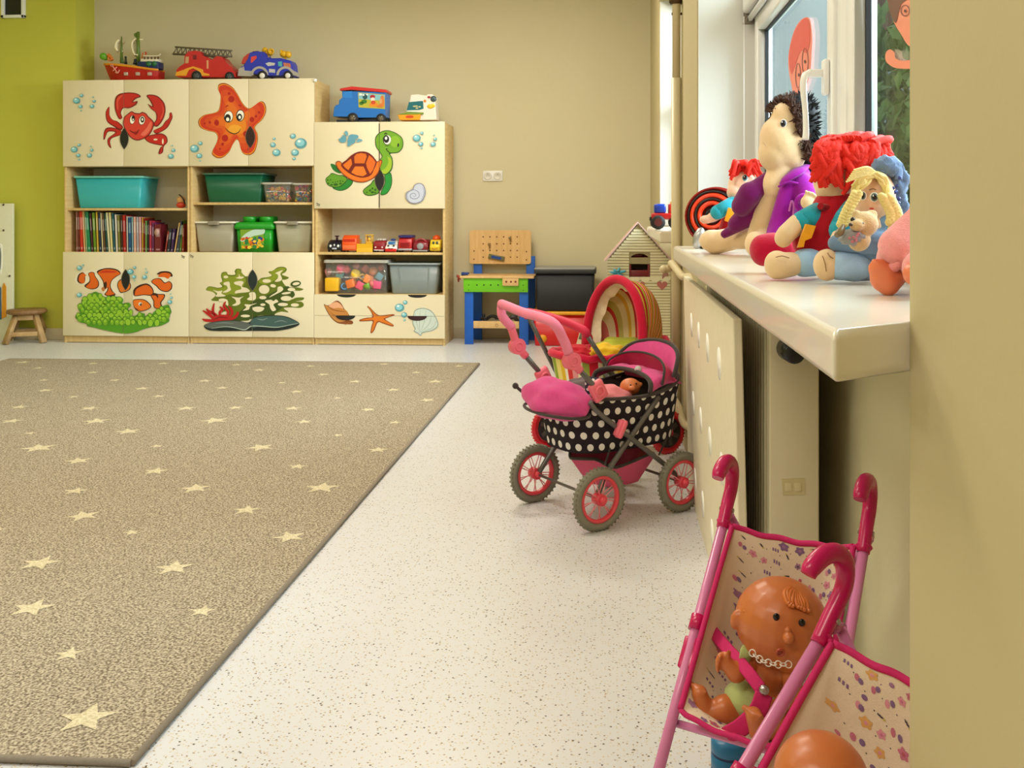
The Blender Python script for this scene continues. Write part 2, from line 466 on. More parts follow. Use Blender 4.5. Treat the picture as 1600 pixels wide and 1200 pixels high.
W1 = window(1, 1.0, 3.352, [(2.03, 2.15)], SILLZ, 0.912, 3.2, ((0.208, 0.912), (XP, 1.0)))
# hollow under near window: the sill starts clear of the pillar
W2 = window(2, 4.13, 5.912, [(4.95, 5.07)], S2Z, 4.1, 5.5, ((0.208, 4.10), (XP2 - .002, 4.13)))
# handle on the mullion sash
h = thing('window_handle_holder', None, None) if False else None
hy = 2.185; zt = 1.268
hb = MB(); hb.box2((XWIN - 0.028, hy - .015, zt - .05), (XWIN - 0.014, hy + .015, zt + .03), 0.005)
hb.box2((XWIN - 0.062, hy - .009, zt - .01), (XWIN - 0.026, hy + .009, zt + .008), 0.004)
ho = hb.build('window_handle', M_pvc, W1)
hl = MB(); hl.tube([(XWIN - 0.055, hy, zt), (XWIN - .066, hy, zt - .006), (XWIN - 0.07, hy, zt - .03), (XWIN - 0.066, hy, zt - .08), (XWIN - 0.064, hy, zt - .125), (XWIN - 0.065, hy, zt - .150)], [.009, .010, .0095, .008, .0085, .0095], seg=12, flat=(1.25, 0.8))
hl.build('lever', M_pvc, ho)
# roller blind cassette with its end bracket
bl = MB(); bl.box2((XWIN - 0.05, 2.2, 1.635), (XWIN - 0.002, 3.33, 1.72), 0.012); bl.cyl((XWIN - .026, 2.22, 1.618), (XWIN - .026, 3.31, 1.618), .010)
bo = bl.build('blind_cassette', M_pvc, W1)
MB().box2((XWIN - 0.046, 3.315, 1.60), (XWIN - 0.006, 3.338, 1.68), 0.006).cyl((XWIN - .026, 3.30, 1.63), (XWIN - .05, 3.30, 1.595), .004).build('blind_bracket', mat('grey_metal', (120, 112, 100), rough=0.4, metal=0.7), bo)
MB().cyl((XWIN - .05, 3.29, 1.62), (XWIN - .05, 3.29, 0.95), .0015, seg=6).build('blind_cord', M_pvc, bo)

# window decorations: paper children's heads glued on the glass
def on_glass(px, py): 
    r_ = ray(px, py); return CAM + r_ * ((XWIN + 0.018) / r_.x)
def pic(parent_name, label, cat, layers, T, base_pt=None, step=0.0007, group=None):
    root = None
    mb = MB(); mats = []; idx = {}
    for li, (kind, data, col) in enumerate(layers):
        mm = ink(col); 
        if mm.name not in idx: idx[mm.name] = len(mats); mats.append(mm)
        for poly in shape(kind, data):
            mb.face([T(x, y) + Vector((-step * li, 0, 0)) for x, y in poly], idx[mm.name])
    return mb.build(parent_name, mats, label=label, cat=cat, group=group, fixn=False)
def stroke(pts, w_, taper=True, n=6):
    P = [Vector((x, y, 0)) for x, y in pts]
    P = crom(P, n) if len(P) > 2 else P
    L = []; R = []
    for i, p in enumerate(P):
        tg = (P[min(i + 1, len(P) - 1)] - P[max(i - 1, 0)]).normalized(); nn = Vector((-tg.y, tg.x, 0))
        s_ = i / (len(P) - 1); k = (0.35 + 0.65 * math.sin(PI * s_)) if taper else 1.0
        L.append(p + nn * w_ * 0.5 * k); R.append(p - nn * w_ * 0.5 * k)
    return [(q.x, q.y) for q in L] + [(q.x, q.y) for q in reversed(R)]
def shape(kind, data):
    if kind == 'p': return [[(q.x, q.y) for q in crom([(x, y, 0) for x, y in data], 5, True)]]
    if kind == 'q': return [list(data)]
    if kind == 'e':
        out = []
        for d in data:
            cx, cy, rx, ry = d[:4]; a = math.radians(d[4]) if len(d) > 4 else 0
            out.append([(cx + x * math.cos(a) - y * math.sin(a), cy + x * math.sin(a) + y * math.cos(a)) for x, y in circ(22, 1, rx, ry)])
        return out
    if kind == 'l': return [stroke(p, w_) for p, w_ in data]
    if kind == 'k': return [stroke(p, w_, False) for p, w_ in data]
# crop1: x0=1000,y0=0 scale 3.636
def T1(x, y): return on_glass(1000 + x / 3.636, y / 3.636)
pic('window_decoration', 'red-haired round-faced paper head with two circles stuck on the glass left of the handle', 'window sticker', [
    ('p', [(935, 100), (965, 110), (978, 200), (975, 300), (965, 420), (925, 540), (880, 560), (860, 480), (845, 400), (845, 300), (870, 190), (900, 130)], (240, 140, 118)),
    ('p', [(935, 105), (962, 120), (968, 220), (950, 300), (915, 290), (880, 380), (862, 420), (848, 360), (850, 290), (872, 195), (905, 135)], (222, 82, 66)),
    ('k', [([(900 + 14 * math.cos(a), 430 + 70 * math.sin(a)) for a in [i * PI / 8 for i in range(17)]], 3), ([(940 + 17 * math.cos(a), 350 + 75 * math.sin(a)) for a in [i * PI / 8 for i in range(17)]], 3)], (130, 60, 50)),
    ('e', [(905, 425, 4, 10), (940, 350, 4, 10)], (70, 40, 40)),
    ('l', [([(905, 510), (925, 500), (945, 450)], 4)], (150, 50, 40)),
], T1)
pic('window_decoration', 'brown-haired paper head and waving arm stuck on the glass at the right pane', 'window sticker', [
    ('p', [(1440, -80), (1560, -90), (1600, 60), (1590, 240), (1530, 262), (1480, 190), (1440, 120), (1420, 20)], (240, 150, 120)),
    ('p', [(1400, -90), (1600, -120), (1600, -40), (1500, 10), (1475, 60), (1455, 130), (1430, 90), (1412, 20)], (110, 68, 44)),
    ('k', [([(1510 + 24 * math.cos(a), 60 + 30 * math.sin(a)) for a in [i * PI / 8 for i in range(17)]], 4)], (80, 45, 40)),
    ('e', [(1512, 62, 6, 9)], (60, 35, 35)),
    ('p', [(1405, 300), (1430, 280), (1455, 300), (1460, 330), (1500, 345), (1580, 340), (1580, 385), (1490, 390), (1440, 378), (1405, 345)], (240, 150, 120)),
], T1)

# outdoors seen through the panes
M_grass = mat('outdoor_grass', (92, 112, 60), rough=0.9, noise=0.3, nscale=3)
MB().box2((0.84, -10, -0.6), (30, 40, -0.4)).build('lawn', M_grass, kind='structure')
M_leaf = mat('leaf', (112, 134, 66), rough=0.6, noise=0.45, nscale=4)
M_bark = mat('bark', (88, 72, 54), rough=0.9, noise=0.3)
def tree(x, y, hgt, rad, label, n):
    t_ = thing('tree', label, 'tree', (x, y, -0.4))
    MB().tube([(0, 0, 0), (.05, .1, hgt * .4), (-.05, .05, hgt * .75)], [.16, .12, .06]).build('trunk', M_bark, t_)
    lf = MB(); rnd = random.Random(int(x * 10 + y))
    for i in range(n):
        a = rnd.uniform(0, 2 * PI); z = rnd.uniform(-1, 1); rr = rad * (rnd.random() ** .33)
        c = Vector((rr * math.cos(a) * math.sqrt(1 - z * z), rr * math.sin(a) * math.sqrt(1 - z * z), hgt * .62 + rr * z * 1.15))
        R = Euler((rnd.uniform(0, 6), rnd.uniform(0, 6), rnd.uniform(0, 6))).to_matrix(); q = rnd.uniform(.07, .14)
        lf.add([c + R @ Vector(p) * q for p in ((-1, 0, 0), (-.2, -.45, .1), (1, 0, 0), (-.2, .45, .1))], [[0, 1, 2, 3]], 0, False)
    lf.build('foliage', M_leaf, t_, fixn=False)
tree(3.75, 12.0, 3.6, 1.5, 'leafy green tree outside the right window pane', 5200)
M_render = mat('pale_outdoor_render', (168, 178, 180), rough=0.9, noise=0.04, nscale=3)
t_ = thing('house', 'pale rendered house outside behind the left window pane', 'building', (5.6, 26.5, -0.4))
MB().box2((-2.8, -2.0, 0), (4.0, 5.0, 5.2)).build('outer_wall', M_render, t_)
MB().prism([(-3.0, -2.2, 5.2), (4.2, -2.2, 5.2), (.6, -2.2, 7.2)], (0, 7.4, 0)).build('roof', mat('roof_tile', (120, 84, 70), rough=.8), t_)
for k in range(3): MB().box2((-2.2 + k * 2.1, -2.03, 1.2), (-1.1 + k * 2.1, -1.98, 2.7)).build('house_window', mat('dark_outdoor_glass', (80, 92, 100), rough=0.1), t_)

# ceiling lamps
for i, (lx, ly, lp) in enumerate(LAMPS):
    t_ = thing('ceiling_lamp', 'flush rectangular ceiling lamp out of the picture above the room', 'ceiling lamp', (lx, ly, 2.87), 0, 'ceiling lamps')
    MB().box2((-.6, -.18, 0), (.6, .18, .03), .006).build('housing', M_pvc, t_)

# double wall socket
t_ = thing('wall_socket', 'white double electric socket on the beige far wall', 'socket', PY(770, 275, YF))
c0 = PY(770, 275, YF); s_ = YF / 1500
bx = MB(); bx.box((0, -.005, 0), (.150, .010, .080), bev=.004)
bx.build('cover_plate', M_pvc, t_)
for k in (-1, 1):
    d = MB(); d.lathe([(.030, 0), (.030, .004), (.024, .0045), (.022, .0015), (.0, .0015)], (k * .037, -.010, 0), (0, -1, 0)); 
    so_ = d.build('socket_outlet', mat('socket_ivory', (225, 222, 210), rough=.35), t_)
    MB().cyl((k * .037 - .009, -.009, 0), (k * .037 - .009, -.0115, 0), .003, mi=0).cyl((k * .037 + .009, -.009, 0), (k * .037 + .009, -.0115, 0), .003).cyl((k * .037, -.009, .010), (k * .037, -.018, .010), .0025).build('pin_hole', mat('dark_hole', (40, 36, 32)), so_)

# frame on the green wall, top left
a0 = PY(5, 29, GY); a1 = PY(41, 29, GY); topz = PY(20, -25, GY).z
t_ = thing('wall_vent', 'white-framed dark vent high on the green wall at the top left corner', 'vent', ((a0.x + a1.x) / 2, GY - .001, a0.z))
hw = (a1.x - a0.x) / 2; hh = topz - a0.z
f = MB()
for (p, q) in (((-hw, 0), (-hw + .022, hh)), ((hw - .022, 0), (hw, hh)), ((-hw, 0), (hw, .022)), ((-hw, hh - .022), (hw, hh))): f.box2((p[0], -.03, p[1]), (q[0], 0, q[1]), .003)
f.build('frame', M_pvc, t_)
g = MB(); g.box2((-hw + .02, -.008, .02), (hw - .02, -.002, hh - .02))
g.build('dark_opening', mat('vent_dark', (35, 32, 26)), t_)

# ================================================================ RUG
ZR = 0.012
m, t, b = nodes_mat('rug_taupe', 1.0)
b.inputs['Specular IOR Level'].default_value = 0.1
def rugmat(m, t, b, dark, light):
    tcn = t.nodes.new('ShaderNodeTexCoord')
    nz = t.nodes.new('ShaderNodeTexNoise'); nz.inputs['Scale'].default_value = 190; nz.inputs['Detail'].default_value = 1.5
    vz = t.nodes.new('ShaderNodeTexNoise'); vz.inputs['Scale'].default_value = 3; vz.inputs['Detail'].default_value = 2
    r = t.nodes.new('ShaderNodeValToRGB'); r.color_ramp.elements[0].position = 0.35; r.color_ramp.elements[1].position = 0.65
    r.color_ramp.elements[0].color = lin(dark); r.color_ramp.elements[1].color = lin(light)
    t.links.new(tcn.outputs['Object'], nz.inputs['Vector']); t.links.new(nz.outputs['Fac'], r.inputs[0]); t.links.new(r.outputs[0], b.inputs['Base Color'])
    bp = t.nodes.new('ShaderNodeBump'); bp.inputs['Strength'].default_value = 0.7; bp.inputs['Distance'].default_value = 0.004
    t.links.new(nz.outputs['Fac'], bp.inputs['Height']); t.links.new(bp.outputs[0], b.inputs['Normal'])
rugmat(m, t, b, (108, 95, 78), (194, 181, 157)); M_rug = m
m, t, b = nodes_mat('rug_cream_star', 1.0); b.inputs['Specular IOR Level'].default_value = 0.1
rugmat(m, t, b, (190, 176, 142), (220, 208, 176)); M_rugstar = m
M_bind = mat('rug_binding', (140, 128, 112), rough=0.95, noise=0.2, nscale=200)
n0 = PZ(205, 1187, ZR); f0 = PZ(748, 567, ZR); 
RX = (n0.x + f0.x) / 2; RY0 = n0.y; RY1 = f0.y; RXL = PZ(12, 561, ZR).x
rg = MB(); rg.box2((RXL, RY0, 0.0005), (RX, RY1, ZR - .0005))
for (a_, c_) in (((RX, RY0), (RX, RY1)), ((RXL, RY0), (RX, RY0)), ((RXL, RY1), (RX, RY1)), ((RXL, RY0), (RXL, RY1))):
    rg.tube([(a_[0], a_[1], .0065), (c_[0], c_[1], .0065)], .0062, seg=8, mi=2, sub=1, flat=(1.3, 1))
stars = [(135,1122,88),(50,950,66),(108,1022,46),(316,955,44),(62,880,60),(272,887,60),(130,806,52),(205,832,26),(452,839,52),(385,797,44),(305,763,48),(118,767,36),(503,762,56),(465,729,30),(243,736,40),(407,699,44),(122,720,40),(60,700,54),(245,697,20),(590,703,34),(18,658,34),(150,658,42),(200,674,40),(335,657,44),(528,680,18),(617,660,22),(475,659,28),(368,637,26),(290,638,32),(47,677,20),(30,636,28),(140,638,30),(115,620,18),(248,619,22),(388,622,18),(457,638,28),(575,640,26),(527,622,16),(668,625,26),(70,610,26),(222,607,26),(347,606,22),(463,612,22),(614,609,24),(680,596,28),(320,595,24),(440,598,16),(555,596,22),(180,594,20),(68,594,18),(-6,828,30),(145,582,20),(287,580,18),(405,578,20),(505,585,22),(650,582,18),(717,572,18),(600,569,18),(485,572,16),(370,570,18),(255,568,20),(145,568,18),(36,566,26),(60,575,18),(-60,760,60),(-90,900,60),(-120,1060,70)]
rs = random.Random(4)
for (px, py, wpx) in stars:
    c_ = PZ(px, py, ZR); d_ = (c_.y * math.cos(TH) - c_.x * math.sin(TH)); R_ = wpx * d_ / 1500 * 0.53
    R_ = min(R_, .075)
    a0 = rs.uniform(-.35, .35) + PI / 2 + .35
    if RY0 + .03 < c_.y < RY1 - .02: rg.face([(c_.x + x, c_.y + y, ZR + .0004) for x, y in star_pts(R_, R_ * .42, 5, a0)], 1)
rg.build('rug', [M_rug, M_rugstar, M_bind], label='large grey-beige rug scattered with cream stars on the floor', cat='rug')
# ================================================================ CABINETS WITH PAINTED DOORS
M_birch = wood_mat('light_birch', (206, 172, 112), (222, 190, 132), (3, 3, 22))
M_birchh = wood_mat('light_birch_across', (206, 172, 112), (222, 190, 132), (22, 3, 3))
M_door = mat('cream_laminate_door', (230, 216, 182), rough=0.4, noise=0.012, nscale=3)
M_back = mat('cabinet_back_board', (236, 226, 200), rough=0.8)
M_dark = mat('dark_hole_shade_and_seal', (20, 20, 22), rough=0.5)  # black for the painted shade in holes and notches, and the door seal
M_grey_line = mat('door_edge_grey', (120, 108, 84), rough=0.7)
YD = 6.81                       # front of the doors
def X6(px): return PY(px, 400, YD).x
def Z6(px, py): return PY(px, py, YD).z
BASEC = {}
def sticker(parent, name, T, layers, seam=None, yplane=YD, step=0.00025, seamz=None):
    mb = MB(); mats = []; idx = {}
    for li, (kind, data, col) in enumerate(layers):
        mm = ink(col)
        if mm.name not in idx: idx[mm.name] = len(mats); mats.append(mm)
        for poly in shape(kind, data):
            pts = []
            for x, y in poly:
                p = T(x, y); q = PY(p[0], p[1], yplane - 0.0006 - step * li); pts.append(q)
            mb.face(pts, idx[mm.name])
    o = mb.build(name, mats, parent, world=True, fixn=False)
    b = bmesh.new(); b.from_mesh(o.data); inv = BASE[parent.name].inverted()
    for ax, val in (('x', seam), ('z', seamz)):
        if val is None: continue
        no = Vector((1, 0, 0)) if ax == 'x' else Vector((0, 0, 1))
        c0 = inv @ (Vector((val, 0, 0)) if ax == 'x' else Vector((0, 0, val)))
        for s_ in (-.0013, .0013):
            bmesh.ops.bisect_plane(b, geom=list(b.verts) + list(b.edges) + list(b.faces), plane_co=c0 + no * s_, plane_no=no)
        k = 0 if ax == 'x' else 2
        kill = [f for f in b.faces if abs(f.calc_center_median()[k] - c0[k]) < .0012]
        bmesh.ops.delete(b, geom=kill, context='FACES')
    b.to_mesh(o.data); b.free()
    return o
def bubbles(lst):
    """lst: (x,y,r[,ry]) -> layers"""
    out = [('e', [(x, y, r_, r_ * .86) for x, y, r_ in lst], (92, 158, 168))]
    out.append(('e', [(x - r_ * .12, y - r_ * .12, r_ * .72, r_ * .6) for x, y, r_ in lst], (140, 205, 214)))
    out.append(('e', [(x - r_ * .3, y - r_ * .35, r_ * .28, r_ * .2) for x, y, r_ in lst if r_ > 6], (240, 248, 240)))
    return out
def door(C_, x0, x1, z0, z1, hinge):
    d = MB(); d.box2((x0 + .0012, YD, z0 + .001), (x1 - .0012, YD + 0.017, z1 - .001), 0.0015)
    return d.build('door', M_door, C_, world=True)
def leaf_hole_shade(C_, px, py0, py1, hw=6.2, col=None):
    """eye-shaped dark plate over the door seam, painting the shade inside a finger hole"""
    cy = (py0 + py1) / 2; hh = (py1 - py0) / 2
    L = [(px - hw * (1 - (k / 8.) ** 2), cy + hh * k / 8.) for k in range(-8, 9)]
    R = [(px + hw * (1 - (k / 8.) ** 2), cy + hh * k / 8.) for k in range(8, -9, -1)]
    rim = MB(); pts = L + R[1:-1]
    out = [PY(px + (x - px) * 1.12, cy + (y - cy) * 1.03, YD - .0045) for x, y in pts]
    rim.prism(out, (0, .0035, 0), 1)
    rim.prism([PY(x, y, YD - .0050) for x, y in pts], (0, .003, 0), 0)
    rim.build('finger_hole_shade', [col or M_dark, M_grey_line], C_, world=True, label='dark leaf-shaped plate painting the shade of a finger hole')
def cabinet(x0, x1, ztop, zd0, shelves, zd1, label, right_side_px=None, name='toy_cabinet'):
    t_ = thing(name, label, 'cabinet', ((x0 + x1) / 2, YD + .2, 0))
    yb = 7.205; yf = YD + 0.018; T = 0.018
    s = MB()
    s.box2((x0 + .002, yf, 0.0), (x0 + T, yb, ztop - .004), 0.001); s.build('side_panel', M_birch, t_, world=True)
    s = MB(); s.box2((x1 - T, yf, 0.0), (x1 - .002, yb, ztop - .004), 0.001); s.build('side_panel', M_birch, t_, world=True)
    s = MB(); s.box2((x0 + T, yf, ztop - .022), (x1 - T, yb, ztop - .004)); s.build('top_panel', M_birchh, t_, world=True)
    s = MB(); s.box2((x0 + T, yb - .004, .05), (x1 - T, yb, ztop - .02)); s.build('back_panel', M_back, t_, world=True)
    s = MB(); s.box2((x0 + T, yf + .004, .004), (x1 - T, yf + .02, .052)); s.build('plinth', M_birchh, t_, world=True)
    for z in shelves + [zd0 - .001, zd1 - .02, .05]:
        s = MB(); s.box2((x0 + T, yf + (0 if z in (zd0 - .001, zd1 - .02) else .012), z), (x1 - T, yb - .004, z + T), 0.001)
        s.build('shelf', M_birchh, t_, world=True)
    return t_
XA, XB, XC, XD = X6(98), X6(295), X6(490.6), X6(695)
ZT = Z6(490, 122); ZD0 = Z6(400, 259.3); ZD1 = Z6(300, 394); ZB = .052
ZS = Z6(300, 327) ; ZSB = Z6(400, 320.5)
cab1 = cabinet(XA, XB - .001, ZT, ZD0, [Z6(200, 329)], ZD1, 'tall birch cabinet with a red crab and clownfish painted on its doors')
cab2 = cabinet(XB, XC - .001, ZT, ZD0, [Z6(400, 320)], ZD1, 'tall birch cabinet with an orange starfish and green coral painted on its doors')
cab3 = cabinet(XC, XD, Z6(600, 190), Z6(600, 326), [Z6(600, 398.5)], Z6(600, 460), 'lower birch cabinet with a green turtle on its doors and a shelf of toy cars')
SM1, SM2, SM3 = X6(193.5), X6(388.2), X6(592.5)
for c_, a, mm, b2 in ((cab1, XA, SM1, XB), (cab2, XB, SM2, XC)):
    door(c_, a, mm, ZD0, ZT, 0); door(c_, mm, b2, ZD0, ZT, 1)
    door(c_, a, mm if c_ == cab1 else X6(394.5), ZB, ZD1, 0); door(c_, mm if c_ == cab1 else X6(394.5), b2, ZB, ZD1, 1)
door(cab3, XC, SM3, Z6(600, 326), Z6(600, 190), 0); door(cab3, SM3 + .002, XD, Z6(600, 326), Z6(600, 190), 1)
# drawers with scooped finger notches in their upper edge
def drawer(C_, z0, z1, notches):
    pts = [(XC + .0015, z0), (XD - .0015, z0), (XD - .0015, z1)]
    for nx, w_, h_ in sorted(notches, reverse=True):
        pts += [(nx + w_ * math.cos(a), z1 - h_ * math.sin(a)) for a in [PI * k / 10 for k in range(11)]]
    pts += [(XC + .0015, z1)]
    d = MB(); d.prism([(x, YD, z) for x, z in pts], (0, .017, 0)); return d.build('drawer', M_door, C_, world=True)
zt_, zm_ = Z6(600, 460.5), Z6(600, 493.6)
w_ = (X6(554) - X6(524)) / 2
drawer(cab3, zm_ + .001, zt_, [(X6(541), w_, .022), (X6(652), w_, .022)])
drawer(cab3, ZB, zm_ - .001, [(X6(540), w_, .032), (X6(652), w_, .032)])
k = MB(); k.box2((XC + .02, YD + .0185, ZB), (XD - .02, YD + .021, zt_ - .024)); k.build('drawer_shade', M_dark, cab3, world=True)  # thin dark sheet painting the shade inside the drawers

Tcrab = lambda x, y: (80 + x / 5.0, 110 + y / 5.0)
Tstar = lambda x, y: (280 + x / 6.667, 110 + y / 6.667)
Tfish = lambda x, y: (80 + x / 7.273, 385 + y / 7.273)
Tcoral = lambda x, y: (290 + x / 7.5, 385 + y / 7.5)
Tturt = lambda x, y: (485 + x / 6.809, 180 + y / 6.809)
Tdraw = lambda x, y: (485 + x / 5.455, 325 + y / 5.455)
RED, DRED, LRED = (196, 34, 30), (120, 16, 20), (222, 82, 62)
K = (18, 14, 14); WH = (250, 246, 232)
sticker(cab1, 'crab_painting', Tcrab, [
    # back legs
    ('p', [(455, 285), (440, 295), (425, 330), (430, 385), (450, 415), (490, 440), (540, 470), (560, 440), (520, 400), (480, 385), (458, 355), (455, 320)], DRED),
    ('p', [(456, 288), (444, 298), (431, 330), (436, 380), (455, 408), (500, 435), (540, 455), (550, 440), (515, 402), (475, 385), (453, 352), (450, 320)], RED),
    ('p', [(545, 470), (500, 450), (455, 445), (425, 455), (410, 490), (408, 540), (420, 535), (432, 500), (450, 478), (500, 485), (445, 530), (440, 570), (455, 600), (470, 605), (460, 560), (475, 530), (530, 510), (550, 500)], DRED),
    ('p', [(545, 475), (500, 456), (458, 452), (430, 462), (416, 492), (414, 530), (428, 496), (450, 470), (510, 482), (452, 532), (446, 568), (464, 598), (455, 560), (470, 524), (530, 505), (545, 495)], RED),
    ('p', [(800, 470), (860, 440), (890, 400), (920, 370), (925, 335), (940, 330), (948, 365), (935, 400), (910, 445), (870, 475), (820, 495)], DRED),
    ('p', [(805, 468), (862, 445), (895, 402), (925, 370), (930, 338), (940, 338), (942, 365), (928, 398), (905, 438), (868, 468), (825, 488)], RED),
    ('p', [(730, 520), (800, 500), (860, 492), (900, 515), (908, 560), (880, 595), (872, 640), (845, 655), (838, 640), (855, 600), (870, 590), (800, 575), (750, 555)], DRED),
    ('p', [(738, 520), (800, 508), (858, 500), (893, 520), (900, 558), (874, 590), (865, 635), (847, 648), (862, 598), (878, 585), (800, 568), (755, 550)], RED),
    ('e', [(815, 540, 16, 7), (872, 555, 7, 22)], (240, 224, 190)),
    # claws
    ('p', [(530, 380), (505, 330), (495, 280), (500, 220), (530, 185), (600, 172), (670, 180), (700, 205), (665, 220), (640, 245), (675, 240), (660, 270), (610, 295), (565, 295), (545, 330), (555, 370)], DRED),
    ('p', [(534, 372), (512, 330), (503, 280), (508, 225), (535, 192), (600, 179), (665, 186), (688, 203), (655, 216), (628, 248), (662, 248), (650, 265), (610, 287), (560, 290), (538, 328), (548, 365)], RED),
    ('p', [(515, 300), (512, 230), (540, 198), (560, 195), (525, 240), (525, 300)], LRED),
    ('p', [(800, 420), (820, 380), (815, 330), (780, 300), (755, 262), (790, 280), (770, 235), (745, 200), (770, 188), (830, 200), (880, 250), (893, 310), (880, 370), (850, 420), (820, 440)], DRED),
    ('p', [(806, 415), (828, 380), (823, 330), (788, 300), (770, 278), (802, 286), (780, 235), (757, 203), (772, 195), (828, 208), (872, 254), (885, 310), (872, 368), (845, 412), (820, 430)], RED),
    ('p', [(850, 380), (872, 320), (860, 260), (830, 220), (862, 262), (880, 312), (866, 368)], LRED),
    # body
    ('p', [(570, 365), (610, 330), (630, 318), (650, 330), (690, 335), (710, 325), (740, 335), (760, 360), (800, 400), (800, 440), (770, 500), (720, 535), (665, 547), (615, 520), (580, 470), (560, 420)], DRED),
    ('p', [(576, 368), (612, 337), (630, 326), (648, 338), (690, 343), (710, 333), (736, 342), (755, 366), (792, 402), (792, 438), (764, 494), (716, 528), (665, 539), (620, 514), (587, 466), (568, 420)], (214, 60, 48)),
    ('p', [(730, 510), (770, 470), (785, 425), (775, 400), (745, 450), (700, 500)], (235, 110, 90)),
    ('e', [(633, 385, 22, 36, 8), (708, 390, 26, 38, 12)], DRED), ('e', [(634, 385, 18, 32, 8), (709, 390, 22, 33, 12)], WH),
    ('e', [(640, 375, 12, 22), (712, 385, 15, 23)], K), ('e', [(640, 383, 5, 8), (712, 383, 7, 11)], WH),
    ('l', [([(612, 465), (630, 480), (660, 485), (690, 462)], 8)], K), ('p', [(640, 482), (680, 478), (668, 500), (650, 498)], (150, 20, 24)),
] + bubbles([(198, 236, 28), (236, 196, 15), (228, 282, 17), (233, 313, 7), (327, 208, 7), (336, 240, 13), (319, 280, 18), (180, 618, 27), (218, 583, 13), (211, 664, 17), (217, 697, 8), (309, 594, 6), (318, 623, 13), (300, 664, 19), (945, 588, 7), (955, 624, 16), (936, 671, 22)]), SM1)
leaf_hole_shade(cab1, 194, 200, 233)
OR, DOR, YO = (222, 90, 26), (176, 22, 18), (232, 140, 30)
starp = [(450, 132), (500, 140), (560, 180), (610, 250), (660, 340), (720, 395), (780, 370), (840, 325), (880, 330), (905, 380), (900, 450), (860, 520), (790, 590), (815, 660), (818, 740), (790, 840), (740, 882), (680, 875), (645, 830), (630, 760), (600, 722), (560, 770), (520, 850), (460, 905), (400, 915), (345, 880), (345, 840), (385, 760), (400, 700), (375, 650), (300, 630), (230, 602), (200, 560), (205, 510), (260, 465), (350, 445), (405, 420), (425, 350), (430, 260), (405, 200), (410, 150)]
cx_, cy_ = 570, 520
def shr(pts, k, cx=cx_, cy=cy_, e=0): return [(cx + (x - cx) * k, cy + (y - cy) * k) for x, y in pts]
sticker(cab2, 'starfish_painting', Tstar, [
    ('p', starp, (150, 60, 20)), ('p', shr(starp, .975), YO), ('p', shr(starp, .945), (206, 52, 22)),
    ('p', shr(starp, .82), (214, 72, 24)), ('p', shr(starp, .66), OR), ('p', shr(starp, .5), (228, 110, 28)),
    ('e', [(590, 570, 110, 100)], (232, 135, 34)), ('e', [(580, 610, 70, 45)], (240, 165, 48)),
    ('e', [(543, 300, 32, 34), (520, 240, 14, 14), (390, 545, 25, 32), (320, 542, 12, 15), (265, 552, 10, 10), (477, 705, 33, 36), (452, 768, 15, 16), (425, 818, 10, 12), (758, 512, 24, 28), (800, 477, 13, 14), (832, 438, 13, 14), (690, 660, 24, 30), (720, 820, 10, 14)], DOR),
    ('l', [([(480, 385), (500, 368), (515, 372)], 14), ([(612, 358), (635, 368), (642, 380)], 14)], DOR),
    ('e', [(514, 482, 48, 62, 5), (636, 470, 44, 62, 5)], K), ('e', [(515, 480, 42, 55, 5), (637, 470, 37, 54, 5)], WH),
    ('e', [(505, 497, 32, 42), (628, 486, 28, 36)], K), ('e', [(505, 510, 17, 20), (630, 488, 13, 18)], WH),
    ('l', [([(482, 600), (520, 640), (575, 660), (620, 642), (642, 605)], 9)], K),
] + bubbles([(160, 815, 46), (220, 760, 23), (210, 890, 30), (216, 942, 10), (990, 712, 15), (978, 776, 28), (1014, 857, 42), (1186, 685, 30), (1268, 760, 62), (1208, 857, 40), (1198, 920, 18)]), SM2)
leaf_hole_shade(cab2, 391, 197, 231, 7, mat('dark_red_shadow', (44, 14, 14), noise=.6, nscale=60))

# fish and anemone
FO, FD = (224, 98, 24), (60, 22, 14)
g1, g2, g3, g4 = (120, 172, 36), (84, 150, 30), (150, 196, 50), (60, 120, 22)
anem = [(440, 545), (500, 515), (560, 540), (600, 575), (700, 570), (790, 575), (820, 610), (810, 645), (880, 640), (905, 675), (870, 710), (905, 760), (900, 800), (960, 785), (1010, 760), (1060, 765), (1070, 800), (1110, 765), (1150, 770), (1180, 735), (1230, 720), (1270, 680), (1330, 665), (1350, 700), (1365, 750), (1330, 800), (1340, 850), (1250, 900), (1150, 915), (1050, 940), (960, 975), (850, 990), (750, 980), (620, 955), (500, 925), (410, 905), (400, 880), (320, 860), (315, 830), (280, 820), (280, 780), (330, 765), (310, 720), (300, 670), (340, 645), (350, 600), (400, 580)]
lay = [('p', anem, g4), ('p', shr(anem, .985, 820, 780), g2)]
ra = random.Random(5); lob = []
from mathutils.geometry import intersect_point_line
def inside(p, poly):
    c = False; j = len(poly) - 1
    for i in range(len(poly)):
        if (poly[i][1] > p[1]) != (poly[j][1] > p[1]) and p[0] < (poly[j][0] - poly[i][0]) * (p[1] - poly[i][1]) / (poly[j][1] - poly[i][1]) + poly[i][0]: c = not c
        j = i
    return c
rows = []
y_ = 560
while y_ < 900:
    x_ = 300 + (y_ // 38 % 2) * 30
    while x_ < 1360:
        px_, py_ = x_ + ra.uniform(-12, 12), y_ + ra.uniform(-8, 8)
        if inside((px_, py_), anem) and inside((px_, py_ + 30), anem): rows.append((px_, py_, ra.uniform(25, 36), ra.uniform(28, 44), ra.uniform(-25, 25)))
        x_ += 64
    y_ += 38
